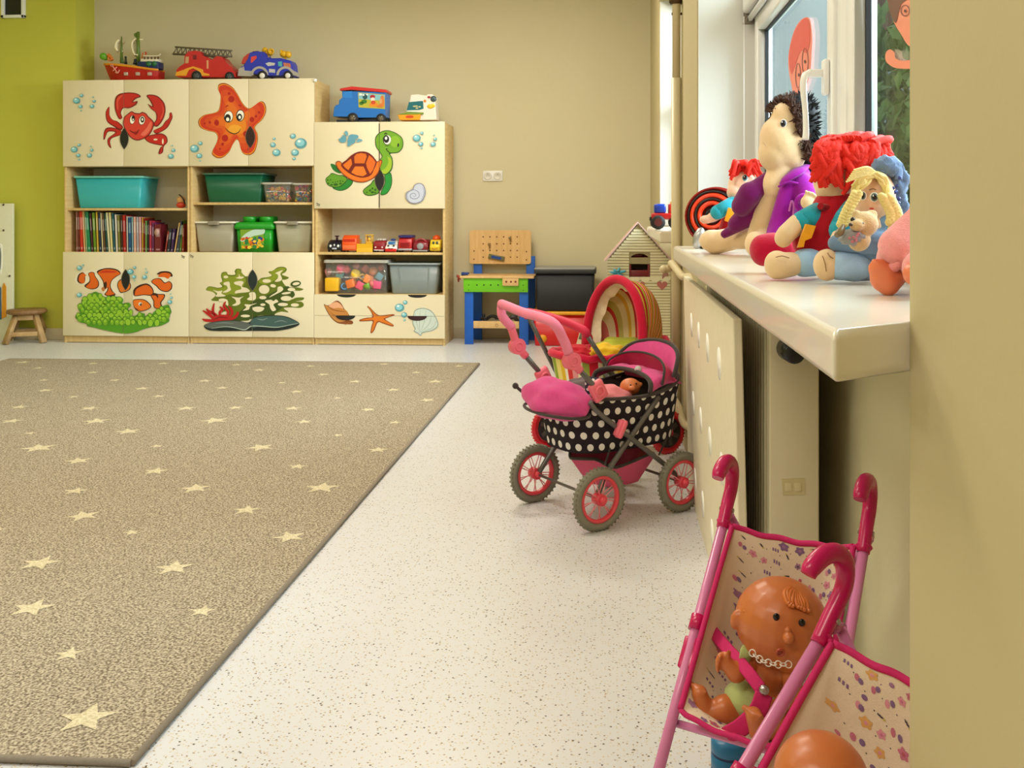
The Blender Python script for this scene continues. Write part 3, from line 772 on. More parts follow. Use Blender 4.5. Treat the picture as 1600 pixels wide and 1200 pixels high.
for q in range(0, len(rows), 14):
    grp = rows[q:q + 14]
    lay += [('e', grp, g4), ('e', [(a, b_ + 3, c - 4, d - 4, e) for a, b_, c, d, e in grp], g1 if (q // 14) % 3 else g3)]
    lay += [('e', [(a - 4, b_ - 8, c * .5, d * .4, e) for a, b_, c, d, e in grp], g3)]
fish = [
    ('p', [(270, 380), (300, 310), (360, 290), (520, 260), (600, 235), (720, 240), (790, 280), (830, 300), (900, 380), (915, 450), (870, 510), (800, 530), (700, 560), (640, 580), (600, 540), (560, 500), (480, 490), (400, 470), (370, 430), (310, 430)], (236, 224, 200)),
    ('p', [(295, 390), (310, 320), (360, 295), (385, 330), (380, 410), (330, 422)], FD), ('p', [(312, 385), (325, 325), (365, 305), (398, 330), (380, 350), (380, 410), (345, 418)], FO),
    ('p', [(420, 310), (455, 290), (490, 300), (500, 335), (540, 400), (540, 450), (510, 480), (450, 487), (390, 465), (380, 440), (430, 400), (435, 360)], FD), ('p', [(426, 314), (456, 296), (484, 305), (494, 338), (530, 400), (530, 446), (505, 472), (450, 480), (395, 458), (440, 405), (442, 358)], FO),
    ('p', [(520, 285), (600, 250), (690, 248), (760, 268), (790, 310), (740, 345), (690, 390), (675, 450), (700, 510), (730, 540), (715, 565), (650, 568), (605, 545), (630, 510), (640, 470), (600, 490), (590, 410), (560, 350)], FD),
    ('p', [(532, 300), (600, 262), (690, 262), (752, 280), (782, 312), (732, 340), (682, 388), (666, 450), (690, 512), (722, 538), (650, 556), (618, 540), (640, 512), (650, 465), (608, 480), (600, 405), (566, 345)], FO),
    ('p', [(545, 300), (600, 275), (690, 275), (745, 292), (700, 300), (610, 300)], (206, 52, 24)),
    ('p', [(600, 470), (600, 420), (625, 400), (632, 440), (620, 480)], FD), ('p', [(570, 480), (595, 460), (610, 490), (590, 512)], (200, 120, 60)),
    ('p', [(750, 440), (765, 395), (800, 370), (870, 380), (905, 430), (900, 480), (860, 512), (790, 528), (765, 490)], FD), ('p', [(758, 440), (772, 400), (805, 378), (865, 388), (897, 432), (890, 478), (855, 505), (795, 518), (772, 486)], (228, 120, 34)),
    # second fish
    ('p', [(930, 520), (960, 460), (1040, 420), (1100, 420), (1140, 400), (1150, 370), (1230, 350), (1200, 300), (1280, 270), (1370, 300), (1385, 340), (1330, 390), (1390, 430), (1370, 500), (1310, 520), (1290, 590), (1250, 640), (1260, 700), (1200, 720), (1140, 690), (1060, 735), (980, 730), (930, 690), (925, 610)], (236, 224, 200)),
    ('p', [(1205, 318), (1230, 290), (1290, 280), (1350, 290), (1378, 320), (1370, 345), (1300, 325)], FD), ('p', [(1215, 335), (1250, 305), (1310, 300), (1358, 320), (1330, 368), (1285, 350), (1235, 348)], FO),
    ('p', [(1140, 410), (1155, 375), (1210, 360), (1250, 370), (1290, 410), (1340, 395), (1375, 430), (1365, 490), (1310, 518), (1240, 500), (1190, 450)], FD), ('p', [(1148, 408), (1162, 380), (1210, 368), (1245, 378), (1285, 420), (1338, 404), (1365, 432), (1355, 484), (1308, 508), (1245, 492), (1200, 445)], FO),
    ('p', [(932, 520), (945, 480), (1000, 440), (1090, 422), (1150, 470), (1165, 530), (1130, 560), (1050, 555), (950, 565)], FD), ('p', [(950, 540), (965, 490), (1020, 455), (1085, 438), (1140, 475), (1155, 528), (1125, 550), (1050, 547), (960, 558)], FO),
    ('p', [(1130, 560), (1170, 530), (1215, 540), (1290, 545), (1285, 590), (1250, 640), (1262, 690), (1215, 712), (1165, 690), (1160, 620)], FD), ('p', [(1140, 562), (1175, 540), (1215, 550), (1278, 552), (1272, 590), (1236, 640), (1248, 685), (1215, 702), (1175, 686), (1170, 618)], FO),
    ('p', [(1145, 555), (1180, 530), (1215, 560), (1210, 590), (1190, 560)], FD),
    ('p', [(930, 615), (980, 598), (1060, 605), (1120, 650), (1135, 690), (1080, 725), (1000, 738), (945, 700)], FD), ('p', [(935, 620), (980, 606), (1056, 613), (1112, 655), (1125, 690), (1076, 718), (1002, 730), (950, 696)], (232, 118, 30)),
    ('e', [(1012, 655, 20, 20)], WH), ('e', [(1016, 658, 14, 16)], K), ('e', [(1012, 652, 5, 5)], WH), ('l', [([(940, 690), (975, 715), (1000, 720)], 7)], FD)]
sticker(cab1, 'clownfish_painting', Tfish, fish + lay + bubbles([(322, 245, 30), (362, 212, 12), (318, 552, 30), (900, 288, 36), (948, 240, 18), (940, 347, 25), (946, 388, 9), (1075, 255, 9), (1083, 295, 16), (1062, 348, 28), (1355, 540, 9), (1366, 582, 16), (1348, 632, 27)]), SM1, step=0.00018)
leaf_hole_shade(cab1, 196.2, 421, 453)

# coral: green branches with holes, red weed, two flat stones
CG, CGL, CGD = (98, 112, 24), (134, 146, 36), (60, 78, 20)
bg_ = (230, 216, 182)
coral = [('p', [(240, 510), (270, 470), (330, 475), (380, 485), (430, 470), (400, 430), (430, 410), (415, 350), (430, 305), (480, 300), (500, 330), (580, 330), (575, 290), (600, 262), (650, 268), (655, 305), (700, 350), (740, 350), (735, 400), (800, 430), (850, 400), (890, 370), (960, 360), (1010, 340), (970, 300), (1020, 285), (1080, 245), (1150, 240), (1185, 265), (1170, 300), (1130, 330), (1210, 365), (1170, 390), (1130, 395), (1170, 460), (1230, 480), (1300, 480), (1380, 500), (1340, 520), (1260, 520), (1280, 570), (1230, 575), (1240, 620), (1300, 600), (1385, 600), (1370, 630), (1290, 645), (1360, 650), (1385, 690), (1340, 720), (1240, 715), (1150, 725), (1205, 770), (1120, 765), (1050, 790), (1030, 815), (880, 810), (760, 840), (730, 870), (560, 870), (480, 860), (500, 760), (440, 770), (420, 790), (470, 680), (420, 620), (380, 640), (300, 630), (340, 590), (350, 560), (310, 530)], CG),
    ('p', [(250, 508), (275, 478), (330, 483), (390, 492), (450, 470), (415, 430), (445, 405), (425, 350), (440, 312), (475, 310), (500, 345), (590, 345), (600, 275), (640, 275), (650, 310), (690, 360), (700, 420), (600, 560), (520, 560), (420, 590), (350, 545)], CGL),
    ('p', [(870, 390), (960, 368), (1020, 345), (990, 305), (1090, 255), (1150, 250), (1170, 270), (1120, 320), (1060, 380), (960, 440), (870, 430)], CGL),
    ('p', [(560, 870), (640, 760), (800, 640), (980, 560), (1170, 470), (1230, 490), (1280, 570), (1200, 640), (1130, 720), (1050, 780), (1020, 805), (880, 805), (740, 860)], CGD)]
holes = [('e', [(472, 358, 28, 16), (950, 405, 50, 22), (1025, 462, 34, 20, 10), (905, 600, 42, 20), (1240, 505, 45, 20), (905, 683, 30, 15), (1280, 687, 48, 20), (1140, 680, 60, 20), (1180, 610, 65, 30), (700, 815, 55, 16), (1290, 440, 42, 18, -15), (1180, 548, 55, 13, -8)], bg_),
    ('p', [(625, 320), (640, 350), (685, 358), (650, 380), (590, 370), (620, 355)], bg_),
    ('p', [(450, 425), (510, 415), (520, 470), (530, 510), (480, 540), (435, 535), (490, 500), (480, 460), (450, 450)], bg_),
    ('p', [(570, 420), (640, 405), (680, 420), (660, 470), (720, 490), (750, 530), (640, 545), (580, 550), (590, 520), (650, 500), (640, 465), (580, 445)], bg_),
    ('e', [(920, 505, 62, 52)], bg_), ('p', [(1080, 480), (1120, 470), (1145, 500), (1120, 530), (1080, 550), (1020, 580), (980, 598), (1010, 570), (1070, 530)], bg_),
    ('p', [(1100, 290), (1140, 280), (1110, 320), (1130, 380), (1100, 410), (1045, 410), (1080, 370), (1080, 330), (1050, 315)], bg_),
    ('p', [(320, 510), (380, 525), (430, 520), (420, 550), (470, 580), (400, 590), (350, 585), (370, 550)], bg_),
    ('p', [(540, 590), (620, 600), (680, 585), (640, 620), (640, 670), (590, 695), (545, 690), (590, 660), (580, 620)], bg_),
    ('p', [(745, 545), (810, 540), (825, 600), (800, 630), (740, 630), (720, 615), (750, 590)], bg_),
    ('p', [(930, 640), (1000, 625), (1030, 640), (1060, 620), (1085, 650), (1030, 680), (1060, 740), (1020, 760), (990, 720), (980, 680)], bg_),
    ('p', [(780, 720), (850, 705), (920, 720), (900, 755), (850, 770), (800, 755)], bg_), ('p', [(690, 680), (760, 680), (835, 665), (760, 700), (740, 740), (670, 752), (710, 715)], bg_),
    ('p', [(390, 620), (440, 610), (490, 630), (500, 690), (480, 690), (450, 650), (400, 645)], bg_),
    ('e', [(1290, 438, 62, 36, -10)], CGD), ('e', [(1295, 437, 42, 18, -10)], bg_)]
weed = []
for pts in ([(395, 880), (330, 840), (260, 790), (200, 750)], [(395, 880), (290, 870), (230, 865), (195, 850)], [(400, 880), (330, 790), (320, 740), (335, 665)], [(420, 870), (400, 780), (430, 740), (400, 705)], [(430, 870), (500, 780), (450, 700), (470, 645)], [(440, 870), (540, 800), (530, 730), (500, 700)], [(440, 875), (560, 840), (610, 790), (600, 765)], [(420, 880), (350, 800), (270, 760), (245, 728)]):
    weed.append((pts, 34))
stone = [('p', [(215, 930), (300, 890), (450, 868), (600, 868), (740, 890), (800, 830), (950, 808), (1120, 812), (1230, 840), (1335, 905), (1250, 955), (1080, 988), (900, 990), (700, 990), (500, 992), (280, 985)], (20, 34, 34)),
    ('p', [(222, 930), (300, 895), (450, 875), (600, 875), (720, 895), (765, 930), (700, 975), (560, 950), (450, 942), (300, 962)], (92, 98, 92)),
    ('p', [(760, 890), (810, 838), (950, 816), (1120, 820), (1220, 846), (1320, 900), (1200, 925), (1060, 948), (880, 935), (790, 950)], (64, 92, 88)),
    ('l', [([(300, 962), (450, 942), (560, 950), (690, 977), (770, 935), (880, 935), (1060, 948), (1200, 925), (1325, 900)], 9)], (190, 205, 190)),
    ('l', [([(840, 850), (900, 860), (960, 840)], 14), ([(1040, 890), (1120, 870), (1190, 890)], 12), ([(350, 905), (450, 895), (560, 905)], 10)], (120, 140, 132))]
sticker(cab2, 'coral_painting', Tcoral, coral + holes + [('l', weed, (178, 18, 22)), ('p', [(300, 870), (340, 820), (420, 800), (500, 810), (560, 850), (440, 885)], (178, 18, 22)),
    ('l', [([(320, 860), (400, 830), (500, 840)], 12)], (120, 8, 16))] + stone, X6(394.5), step=0.0002)
leaf_hole_shade(cab2, 394.5, 421.5, 454, 7, mat('dark_green_shadow', (26, 40, 40)))
# turtle
TG, TGD, TGL = (96, 150, 34), (36, 84, 24), (150, 184, 50)
sticker(cab3, 'turtle_painting', Tturt, [
    ('p', [(215, 530), (225, 515), (270, 535), (320, 600), (320, 620), (280, 610), (240, 580)], (30, 110, 40)),
    ('p', [(380, 680), (450, 690), (440, 740), (380, 790), (310, 805), (240, 780), (250, 760), (330, 750)], TGD), ('p', [(385, 685), (442, 695), (430, 738), (376, 782), (312, 796), (252, 776), (330, 758)], (36, 130, 46)),
    ('p', [(160, 680), (200, 640), (230, 615), (300, 635), (350, 640), (395, 680), (360, 730), (310, 765), (240, 768), (180, 740)], TGD), ('p', [(167, 682), (205, 646), (232, 624), (300, 643), (348, 648), (385, 682), (352, 724), (306, 757), (242, 760), (186, 734)], TG),
    ('e', [(185, 690, 8, 10), (215, 688, 7, 7), (238, 715, 8, 7), (265, 712, 7, 6), (290, 706, 7, 6), (318, 700, 9, 8), (345, 703, 9, 7), (190, 725, 12, 8), (225, 742, 14, 9), (270, 738, 24, 13), (320, 728, 14, 10)], TGD),
    ('p', [(790, 630), (850, 610), (870, 680), (860, 760), (820, 830), (770, 852), (745, 840), (760, 790), (790, 720)], TGD), ('p', [(796, 638), (846, 620), (862, 682), (852, 758), (815, 822), (770, 843), (752, 835), (770, 790), (800, 720)], (30, 140, 50)),
    ('p', [(560, 800), (600, 760), (640, 730), (670, 690), (720, 690), (740, 740), (740, 810), (700, 845), (620, 858), (575, 840)], TGD), ('p', [(568, 802), (604, 768), (645, 738), (676, 698), (714, 700), (730, 744), (730, 806), (696, 836), (620, 849), (582, 833)], TG),
    ('e', [(635, 800, 12, 12), (660, 780, 11, 12), (690, 795, 12, 12), (660, 820, 18, 12), (600, 820, 8, 8), (690, 825, 10, 8)], TGD),
    # neck and head
    ('p', [(740, 480), (760, 440), (740, 400), (700, 340), (688, 270), (700, 220), (750, 175), (820, 160), (880, 175), (930, 200), (975, 240), (990, 300), (975, 360), (930, 400), (850, 410), (870, 450), (878, 520), (860, 590), (800, 635), (740, 600)], TGD),
    ('p', [(748, 480), (768, 440), (748, 398), (708, 338), (696, 270), (708, 226), (752, 183), (820, 168), (878, 183), (926, 208), (968, 245), (981, 300), (967, 355), (926, 392), (835, 402), (862, 452), (868, 520), (850, 584), (796, 626), (748, 594)], (112, 164, 38)),
    ('p', [(820, 440), (858, 470), (865, 530), (845, 580), (796, 622), (752, 596), (800, 560), (830, 500)], (160, 186, 44)), ('e', [(900, 280, 55, 60)], (136, 180, 44)),
    ('e', [(816, 262, 44, 54, 0)], K), ('e', [(818, 262, 39, 49)], WH), ('e', [(808, 255, 30, 40)], K), ('e', [(805, 245, 14, 17)], WH), ('e', [(934, 318, 8, 20, 8)], K),
    ('l', [([(785, 205), (800, 192), (820, 200)], 12), ([(805, 360), (825, 385), (850, 400)], 8), ([(800, 365), (812, 356), (825, 360)], 6), ([(785, 318), (815, 325), (848, 320)], 5)], K),
    # shell
    ('p', [(268, 520), (285, 488), (320, 492), (345, 510), (420, 440), (480, 400), (540, 385), (610, 395), (670, 440), (705, 490), (750, 475), (765, 490), (750, 540), (720, 620), (660, 680), (560, 715), (460, 700), (370, 650), (300, 580)], (140, 44, 16)),
    ('p', [(277, 520), (290, 497), (318, 500), (345, 520), (425, 448), (482, 408), (540, 394), (606, 403), (662, 446), (700, 500), (748, 484), (755, 495), (742, 540), (712, 614), (654, 672), (560, 706), (464, 692), (376, 643), (308, 576)], (226, 116, 30)),
    ('p', [(325, 530), (400, 465), (470, 405), (540, 388), (612, 398), (672, 445), (705, 500), (680, 570), (640, 640), (560, 665), (480, 650), (400, 610)], (112, 22, 16)),
    ('q', [(345, 530), (432, 460), (445, 520), (405, 585), (370, 560)], (222, 112, 28)), ('q', [(465, 440), (490, 412), (540, 402), (590, 410), (600, 440), (575, 512), (470, 512)], (218, 108, 28)),
    ('q', [(625, 425), (662, 455), (695, 500), (668, 580), (635, 625), (602, 560), (590, 510)], (220, 104, 30)), ('q', [(475, 545), (565, 545), (600, 625), (560, 650), (490, 640), (435, 610)], (224, 118, 34)),
    # splash and shell
    ('p', [(300, 260), (325, 240), (350, 210), (378, 232), (376, 280), (330, 290)], (96, 158, 178)), ('p', [(360, 190), (378, 165), (400, 185), (395, 225)], (110, 168, 186)),
    ('p', [(395, 330), (400, 240), (430, 205), (500, 212), (508, 238), (480, 260), (474, 290), (430, 315)], (96, 158, 178)), ('p', [(490, 285), (510, 250), (555, 265), (530, 280)], (110, 168, 186)),
    ('p', [(1085, 790), (1110, 740), (1160, 722), (1205, 745), (1227, 810), (1215, 870), (1180, 920), (1110, 942), (1050, 925), (1015, 880), (1025, 820)], (130, 130, 150)),
    ('p', [(1092, 795), (1114, 748), (1160, 731), (1198, 752), (1218, 810), (1206, 866), (1174, 912), (1110, 933), (1056, 918), (1024, 878), (1033, 824)], (196, 200, 214)),
    ('l', [([(1180, 900), (1210, 830), (1195, 760)], 5), ([(1040, 900), (1030, 840), (1080, 795), (1140, 810), (1158, 860), (1120, 890), (1070, 880), (1065, 845), (1100, 830), (1122, 850), (1105, 868), (1092, 855)], 7)], (120, 124, 150)),
] + bubbles([(1132, 243, 42), (1186, 190, 18), (1176, 306, 26), (1183, 350, 11), (1316, 210, 9), (1328, 253, 20), (1306, 308, 29)]), SM3 + .001)
leaf_hole_shade(cab3, 593, 264, 299, 7)
k = MB(); k.box2((SM3 - .001, YD - .0032, Z6(600, 324)), (SM3 + .0035, YD + .001, Z6(600, 193))); k.build('door_seal', M_dark, cab3, world=True)
# shells on the drawers
SC = (196, 130, 62)
sticker(cab3, 'shell_painting', Tdraw, [
    ('p', [(115, 820), (150, 830), (220, 790), (260, 810), (290, 860), (320, 895), (330, 920), (320, 950), (360, 965), (355, 990), (290, 990), (230, 980), (180, 940), (140, 880)], (130, 70, 24)),
    ('p', [(122, 828), (155, 838), (225, 838), (300, 870), (322, 900), (320, 930), (300, 960), (240, 972), (186, 935), (148, 880)], SC), ('p', [(155, 832), (215, 800), (255, 818), (280, 858), (240, 850), (200, 855)], (232, 168, 128)),
    ('l', [([(150, 840), (200, 870), (300, 885)], 7), ([(160, 880), (230, 930), (310, 925)], 6), ([(260, 985), (290, 975), (300, 990), (330, 975), (350, 985)], 9)], (150, 84, 30)),
    ('p', [(485, 840), (505, 845), (560, 900), (600, 915), (700, 905), (715, 915), (660, 935), (640, 950), (700, 990), (710, 1005), (690, 1008), (620, 985), (575, 975), (545, 1040), (525, 1065), (512, 1060), (520, 1010), (530, 965), (480, 965), (420, 965), (425, 950), (480, 935), (525, 930), (520, 890)], (150, 66, 14)),
    ('p', [(492, 846), (505, 852), (558, 908), (600, 922), (690, 912), (650, 932), (625, 948), (690, 988), (696, 1000), (620, 976), (570, 966), (538, 1035), (520, 1055), (528, 1010), (540, 958), (480, 957), (432, 957), (485, 942), (536, 932), (530, 890)], (222, 120, 28)),
    ('p', [(880, 900), (900, 865), (960, 852), (1020, 870), (1060, 910), (1090, 980), (1080, 1020), (1030, 1050), (960, 1065), (940, 1090), (915, 1070), (880, 1050), (890, 1030), (870, 980)], (150, 168, 160)),
    ('p', [(886, 902), (904, 872), (960, 859), (1016, 877), (1053, 914), (1082, 980), (1072, 1014), (1026, 1043), (955, 1058), (938, 1080), (918, 1062), (888, 1046), (898, 1028), (877, 980)], (206, 216, 204)),
    ('l', [([(930, 1060), (900, 960), (895, 890)], 4), ([(932, 1060), (930, 960), (935, 870)], 4), ([(935, 1060), (970, 970), (985, 872)], 4), ([(938, 1060), (1010, 990), (1035, 905)], 4), ([(940, 1062), (1040, 1020), (1075, 960)], 4)], (150, 172, 164)),
] + bubbles([(760, 850, 40), (808, 805, 20), (800, 912, 26), (803, 955, 10)]), None, seamz=zm_)
for nx, w2 in ((X6(540), w_), (X6(652), w_)):
    pts = [(nx + w2 * math.cos(a), YD - .004, zm_ - .001 - .032 * math.sin(a)) for a in [PI * k_ / 10 for k_ in range(11)]]
    MB().prism(pts, (0, .003, 0)).build('notch_shade', M_dark if nx < X6(600) else mat('dark_maroon_shadow', (52, 14, 20)), cab3, world=True)  # dark half-disc painting the shade in a lower drawer notch
for nx in (X6(541), X6(652)):
    pts = [(nx + w_ * math.cos(a), YD + .004, zt_ - .0005 - .0215 * math.sin(a)) for a in [PI * k_ / 10 for k_ in range(11)]]
    MB().prism(pts, (0, .012, 0)).build('notch_shade', M_dark, cab3, world=True)  # dark half-disc painting the shade in an upper drawer notch
# tiny stickers and a hook
M_tag = mat('tiny_black_mark', (60, 54, 40))
for c_, px, py in ((cab1, 286, 401), (cab2, 299.5, 400.5), (cab3, 497, 319.5)):
    q = MB(); p = PY(px, py, YD - .0012)
    for dx, dz in ((-.009, .009), (0, .004), (-.006, -.004), (.006, -.009), (.009, .0)): q.box(p + Vector((dx, 0, dz)), (.009, .0008, .005))
    q.build('door_mark', M_tag, c_, world=True)
p = PY(492.5, 125.5, YD - .004); MB().box(p, (.022, .02, .022), bev=.004).build('corner_bracket', M_pvc, cab2, world=True)
# ================================================================ BOXES ON THE SHELVES
def zshelf(c, k=0.018): return c + k
Z1U = Z6(200, 329) + .018; Z2U = Z6(400, 320) + .018; ZLOW = ZD1 - .002; Z3U = Z6(600, 398.5) + .018; Z3L = Z6(600, 460) - .002
def loft(parts, nseg=4):
    """parts: list of (w, d, z, r, cx, cy)"""
    return [[Vector((x, y, z)) for x, y in rrect(w_, d_, r_, nseg, cx, cy)] for (w_, d_, z, r_, cx, cy) in parts]
def bin_box(name, label, cat, x0, x1, zb, zt, yfront, depth, col, rim=None, taper=.86, lid=None, handles=False, ribs=True, mats=None, group=None, rz=0.0, rimh=.014):
    cx = (x0 + x1) / 2; w_ = x1 - x0; h_ = zt - zb
    t_ = thing(name, label, cat, (cx, yfront + depth / 2, zb), rz, group)
    mb = mats or plastic(col); mr = rim if rim is not None else mb
    r_ = .018; wi = w_ - .022; di = depth - .022
    b = MB(); wt = .003
    o = [(wi * taper, di * taper, .0005, r_, 0, 0), (wi * (taper + .02), di * (taper + .02), .008, r_, 0, 0), (wi, di, h_ - rimh, r_, 0, 0)]
    i = [(wi - 2 * wt, di - 2 * wt, h_ - rimh, r_, 0, 0), (wi * taper - 2 * wt, di * taper - 2 * wt, .006, r_, 0, 0)]
    b.rings(loft(o + i))
    if ribs:
        for sx in (-.30, .30):
            b.prism([(sx * wi * taper / 1 - .006, -di * taper / 2 - .0005, .02), (sx * wi * taper + .006, -di * taper / 2 - .0005, .02), (sx * wi * 1.0 + .006, -di / 2 + .001, h_ - .03), (sx * wi * 1.0 - .006, -di / 2 + .001, h_ - .03)], (0, -.003, 0))
    b.build('box_body', mb, t_)
    rm = MB()
    rm.rings(loft([(wi - .004, di - .004, h_ - rimh, r_, 0, 0), (w_, depth, h_ - rimh, r_ + .005, 0, 0), (w_, depth, h_ - .003, r_ + .005, 0, 0), (w_ - .006, depth - .006, h_, r_ + .003, 0, 0), (wi - .006, di - .006, h_, r_, 0, 0), (wi - .006, di - .006, h_ - rimh, r_, 0, 0)]), closed=False, caps=False)
    rm.build('rim', mr, t_)
    if lid:
        l = MB(); l.rings(loft([(w_ - .004, depth - .004, h_ - .001, r_, 0, 0), (w_ - .004, depth - .004, h_ + .006, r_, 0, 0), (w_ - .03, depth - .03, h_ + .009, r_, 0, 0), (w_ - .034, depth - .034, h_ + .006, r_, 0, 0)])); l.build('lid', lid, t_)
    if handles:
        hd = MB(); hd.box((0, -depth / 2 - .004, h_ - .012), (w_ * .27, .012, .028), bev=.004)
        for k_ in range(-3, 4): hd.box((k_ * w_ * .033, -depth / 2 - .0105, h_ - .012), (.004, .003, .024), bev=.001)
        hd.build('clip_handle', plastic((150, 142, 122)), t_)
    return t_
def sx(px, y=6.87): return PY(px, 400, y).x
def sz(px, py, y=6.87): return PY(px, py, y).z
def bx_on(name, label, cat, p0, p1, pt, zb, col, yf=6.86, depth=.27, **kw):
    return bin_box(name, label, cat, sx(p0, yf), sx(p1, yf), zb, sz((p0 + p1) / 2, pt, yf), yf, depth, col, **kw)
# turquoise box is turned a little so its right side shows: wider and deeper
bx_on('storage_box', 'turquoise plastic storage box above the row of books', 'box', 113, 223, 275, Z1U, (58, 176, 182), 6.87, .29, taper=.88, rim=plastic((120, 205, 190)), ribs=False)
bx_on('storage_box', 'dark green plastic storage box on the upper shelf of the starfish cabinet', 'box', 315, 412, 270, Z2U, (18, 92, 62), 6.87, .30, taper=.86, rim=plastic((70, 110, 92)), ribs=False)
bx_on('storage_box', 'light grey box with clip handle, left of the green toy brick bucket', 'box', 301, 367, 346, ZLOW, (160, 152, 130), 6.86, .25, rim=plastic((226, 220, 200)), taper=.84, handles=True, ribs=False)
bx_on('storage_box', 'light grey box with clip handle, right of the green toy brick bucket', 'box', 426, 488.5, 346, ZLOW, (160, 154, 128), 6.86, .25, rim=plastic((226, 220, 200)), taper=.84, handles=True, ribs=False)
bx_on('storage_box', 'blue-grey plastic box below the shelf of toy cars', 'box', 604.5, 688, 411, Z3L, (128, 138, 138), 6.86, .28, taper=.88, rim=plastic((150, 160, 162)))
# green brick bucket
yf = 6.855; x0, x1 = sx(364.5, yf), sx(427, yf); zt = sz(395, 338, yf)
t_ = thing('toy_bucket', 'bright green lidded bucket with a printed picture of toy bricks', 'toy bucket', ((x0 + x1) / 2, yf + .13, ZLOW))
hw = (x1 - x0) / 2; H = zt - ZLOW; GRN = plastic((28, 150, 34))
b = MB(); b.rings(loft([(hw * 1.66, .22, .001, .02, 0, 0), (hw * 1.8, .245, H * .66, .02, 0, 0)])); b.build('bucket_body', GRN, t_)
l = MB(); l.rings(loft([(hw * 1.96, .258, H * .64, .02, 0, 0), (hw * 2, .262, H * .72, .02, 0, 0), (hw * 1.85, .24, H * .82, .02, 0, 0), (hw * 1.5, .2, H * .84, .02, 0, 0)]))
for sx_ in (-.42, .42): l.lathe([(hw * .34, 0), (hw * .34, H * .14), (hw * .3, H * .165), (0, H * .165)], (sx_ * hw, -.03, H * .83))
for sx_ in (-.42, .42): l.lathe([(hw * .34, 0), (hw * .34, H * .14), (hw * .3, H * .165), (0, H * .165)], (sx_ * hw, .06, H * .83))
l.build('lid', GRN, t_)
Tb = lambda x, y: (290 + x / 7.62, 255 + y / 7.62)
lay = [('q', [(650, 790), (930, 785), (935, 1000), (660, 1025)], (120, 160, 40)), ('p', [(650, 920), (700, 850), (800, 795), (930, 782), (930, 840), (800, 870), (700, 930)], (190, 215, 200))]
rb = random.Random(8); cols = [(200, 40, 24), (232, 160, 30), (226, 110, 30), (30, 60, 140), (40, 130, 60), (240, 200, 60)]
for c_ in cols:
    lay.append(('e', [(rb.uniform(670, 920), rb.uniform(890, 1005), rb.uniform(14, 30), rb.uniform(12, 22), rb.uniform(-30, 30)) for _ in range(7)], c_))
sticker(t_, 'picture_label', Tb, lay, yplane=yf + .004)
# transparent tubs with beads
M_clear = glass_mat('clear_box_plastic', (250, 250, 246), refl=.1, rough=.1, opac=.06)
M_clearrim = glass_mat('clear_box_rim', (225, 222, 210), refl=.1, rough=.2, opac=.55)
def tub(p0, p1, pt, label, cols, fill, tag_):
    yf = 6.86; x0, x1 = sx(p0, yf), sx(p1, yf); z1 = sz(p0, pt, yf)
    bin_box('clear_tub', label, 'tub', x0, x1, Z2U, z1, yf, .15, None, mats=M_clear, rim=M_clearrim, taper=.82, ribs=False)
    bd = MB(); rb = random.Random(int(p0)); mats = [plastic(c) for c in cols]
    for k_ in range(110):
        w_ = (x1 - x0) * .36; zz = rb.uniform(.012, (z1 - Z2U) * fill)
        cyy = yf + .075 + rb.uniform(-.052, .045); c_ = ((x0 + x1) / 2 + rb.uniform(-w_, w_), cyy, Z2U + zz)
        if rb.random() < .5: bd.torus(c_, (rb.uniform(-1, 1), -1, rb.uniform(-1, 1)), .010, .005, 10, 6, rb.randrange(len(cols)))
        else: bd.ell(c_, rb.uniform(.007, .011), seg=8, rg=6, mi=rb.randrange(len(cols)))
    bd.build('beads', mats, label=tag_, cat='beads', kind='stuff', fixn=False)
tub(407, 454, 285, 'clear plastic tub of rings beside the dark green box', [(226, 70, 60), (236, 190, 60), (240, 140, 130), (60, 90, 110), (150, 150, 120)], .72, 'big yellow and red toy rings heaped in the clear tub')
tub(455, 489, 286, 'clear tub of small magenta beads at the shelf end', [(190, 40, 110), (220, 60, 70), (150, 50, 140), (70, 130, 60), (40, 90, 150), (230, 170, 60)], .85, 'small magenta and purple beads heaped in the clear tub at the shelf end')
# small toy at the end of the upper shelf
yf = 6.88; c0 = PY(280, 321, yf)
t_ = thing('toy_figure', 'small red and orange toy at the right end of the shelf above the books', 'toy', (c0.x, yf + .03, Z1U))
MB().ell((0, 0, .022), (.035, .03, .022)).build('base', plastic((206, 66, 40)), t_)
MB().ell((-.004, .01, .062), (.032, .025, .03)).build('top', plastic((222, 168, 110)), t_)
MB().tube([(-.005, -.02, .10), (.015, -.025, .085), (.03, -.02, .06), (.034, -.01, .03)], .005).build('strap', plastic((30, 26, 26)), t_)

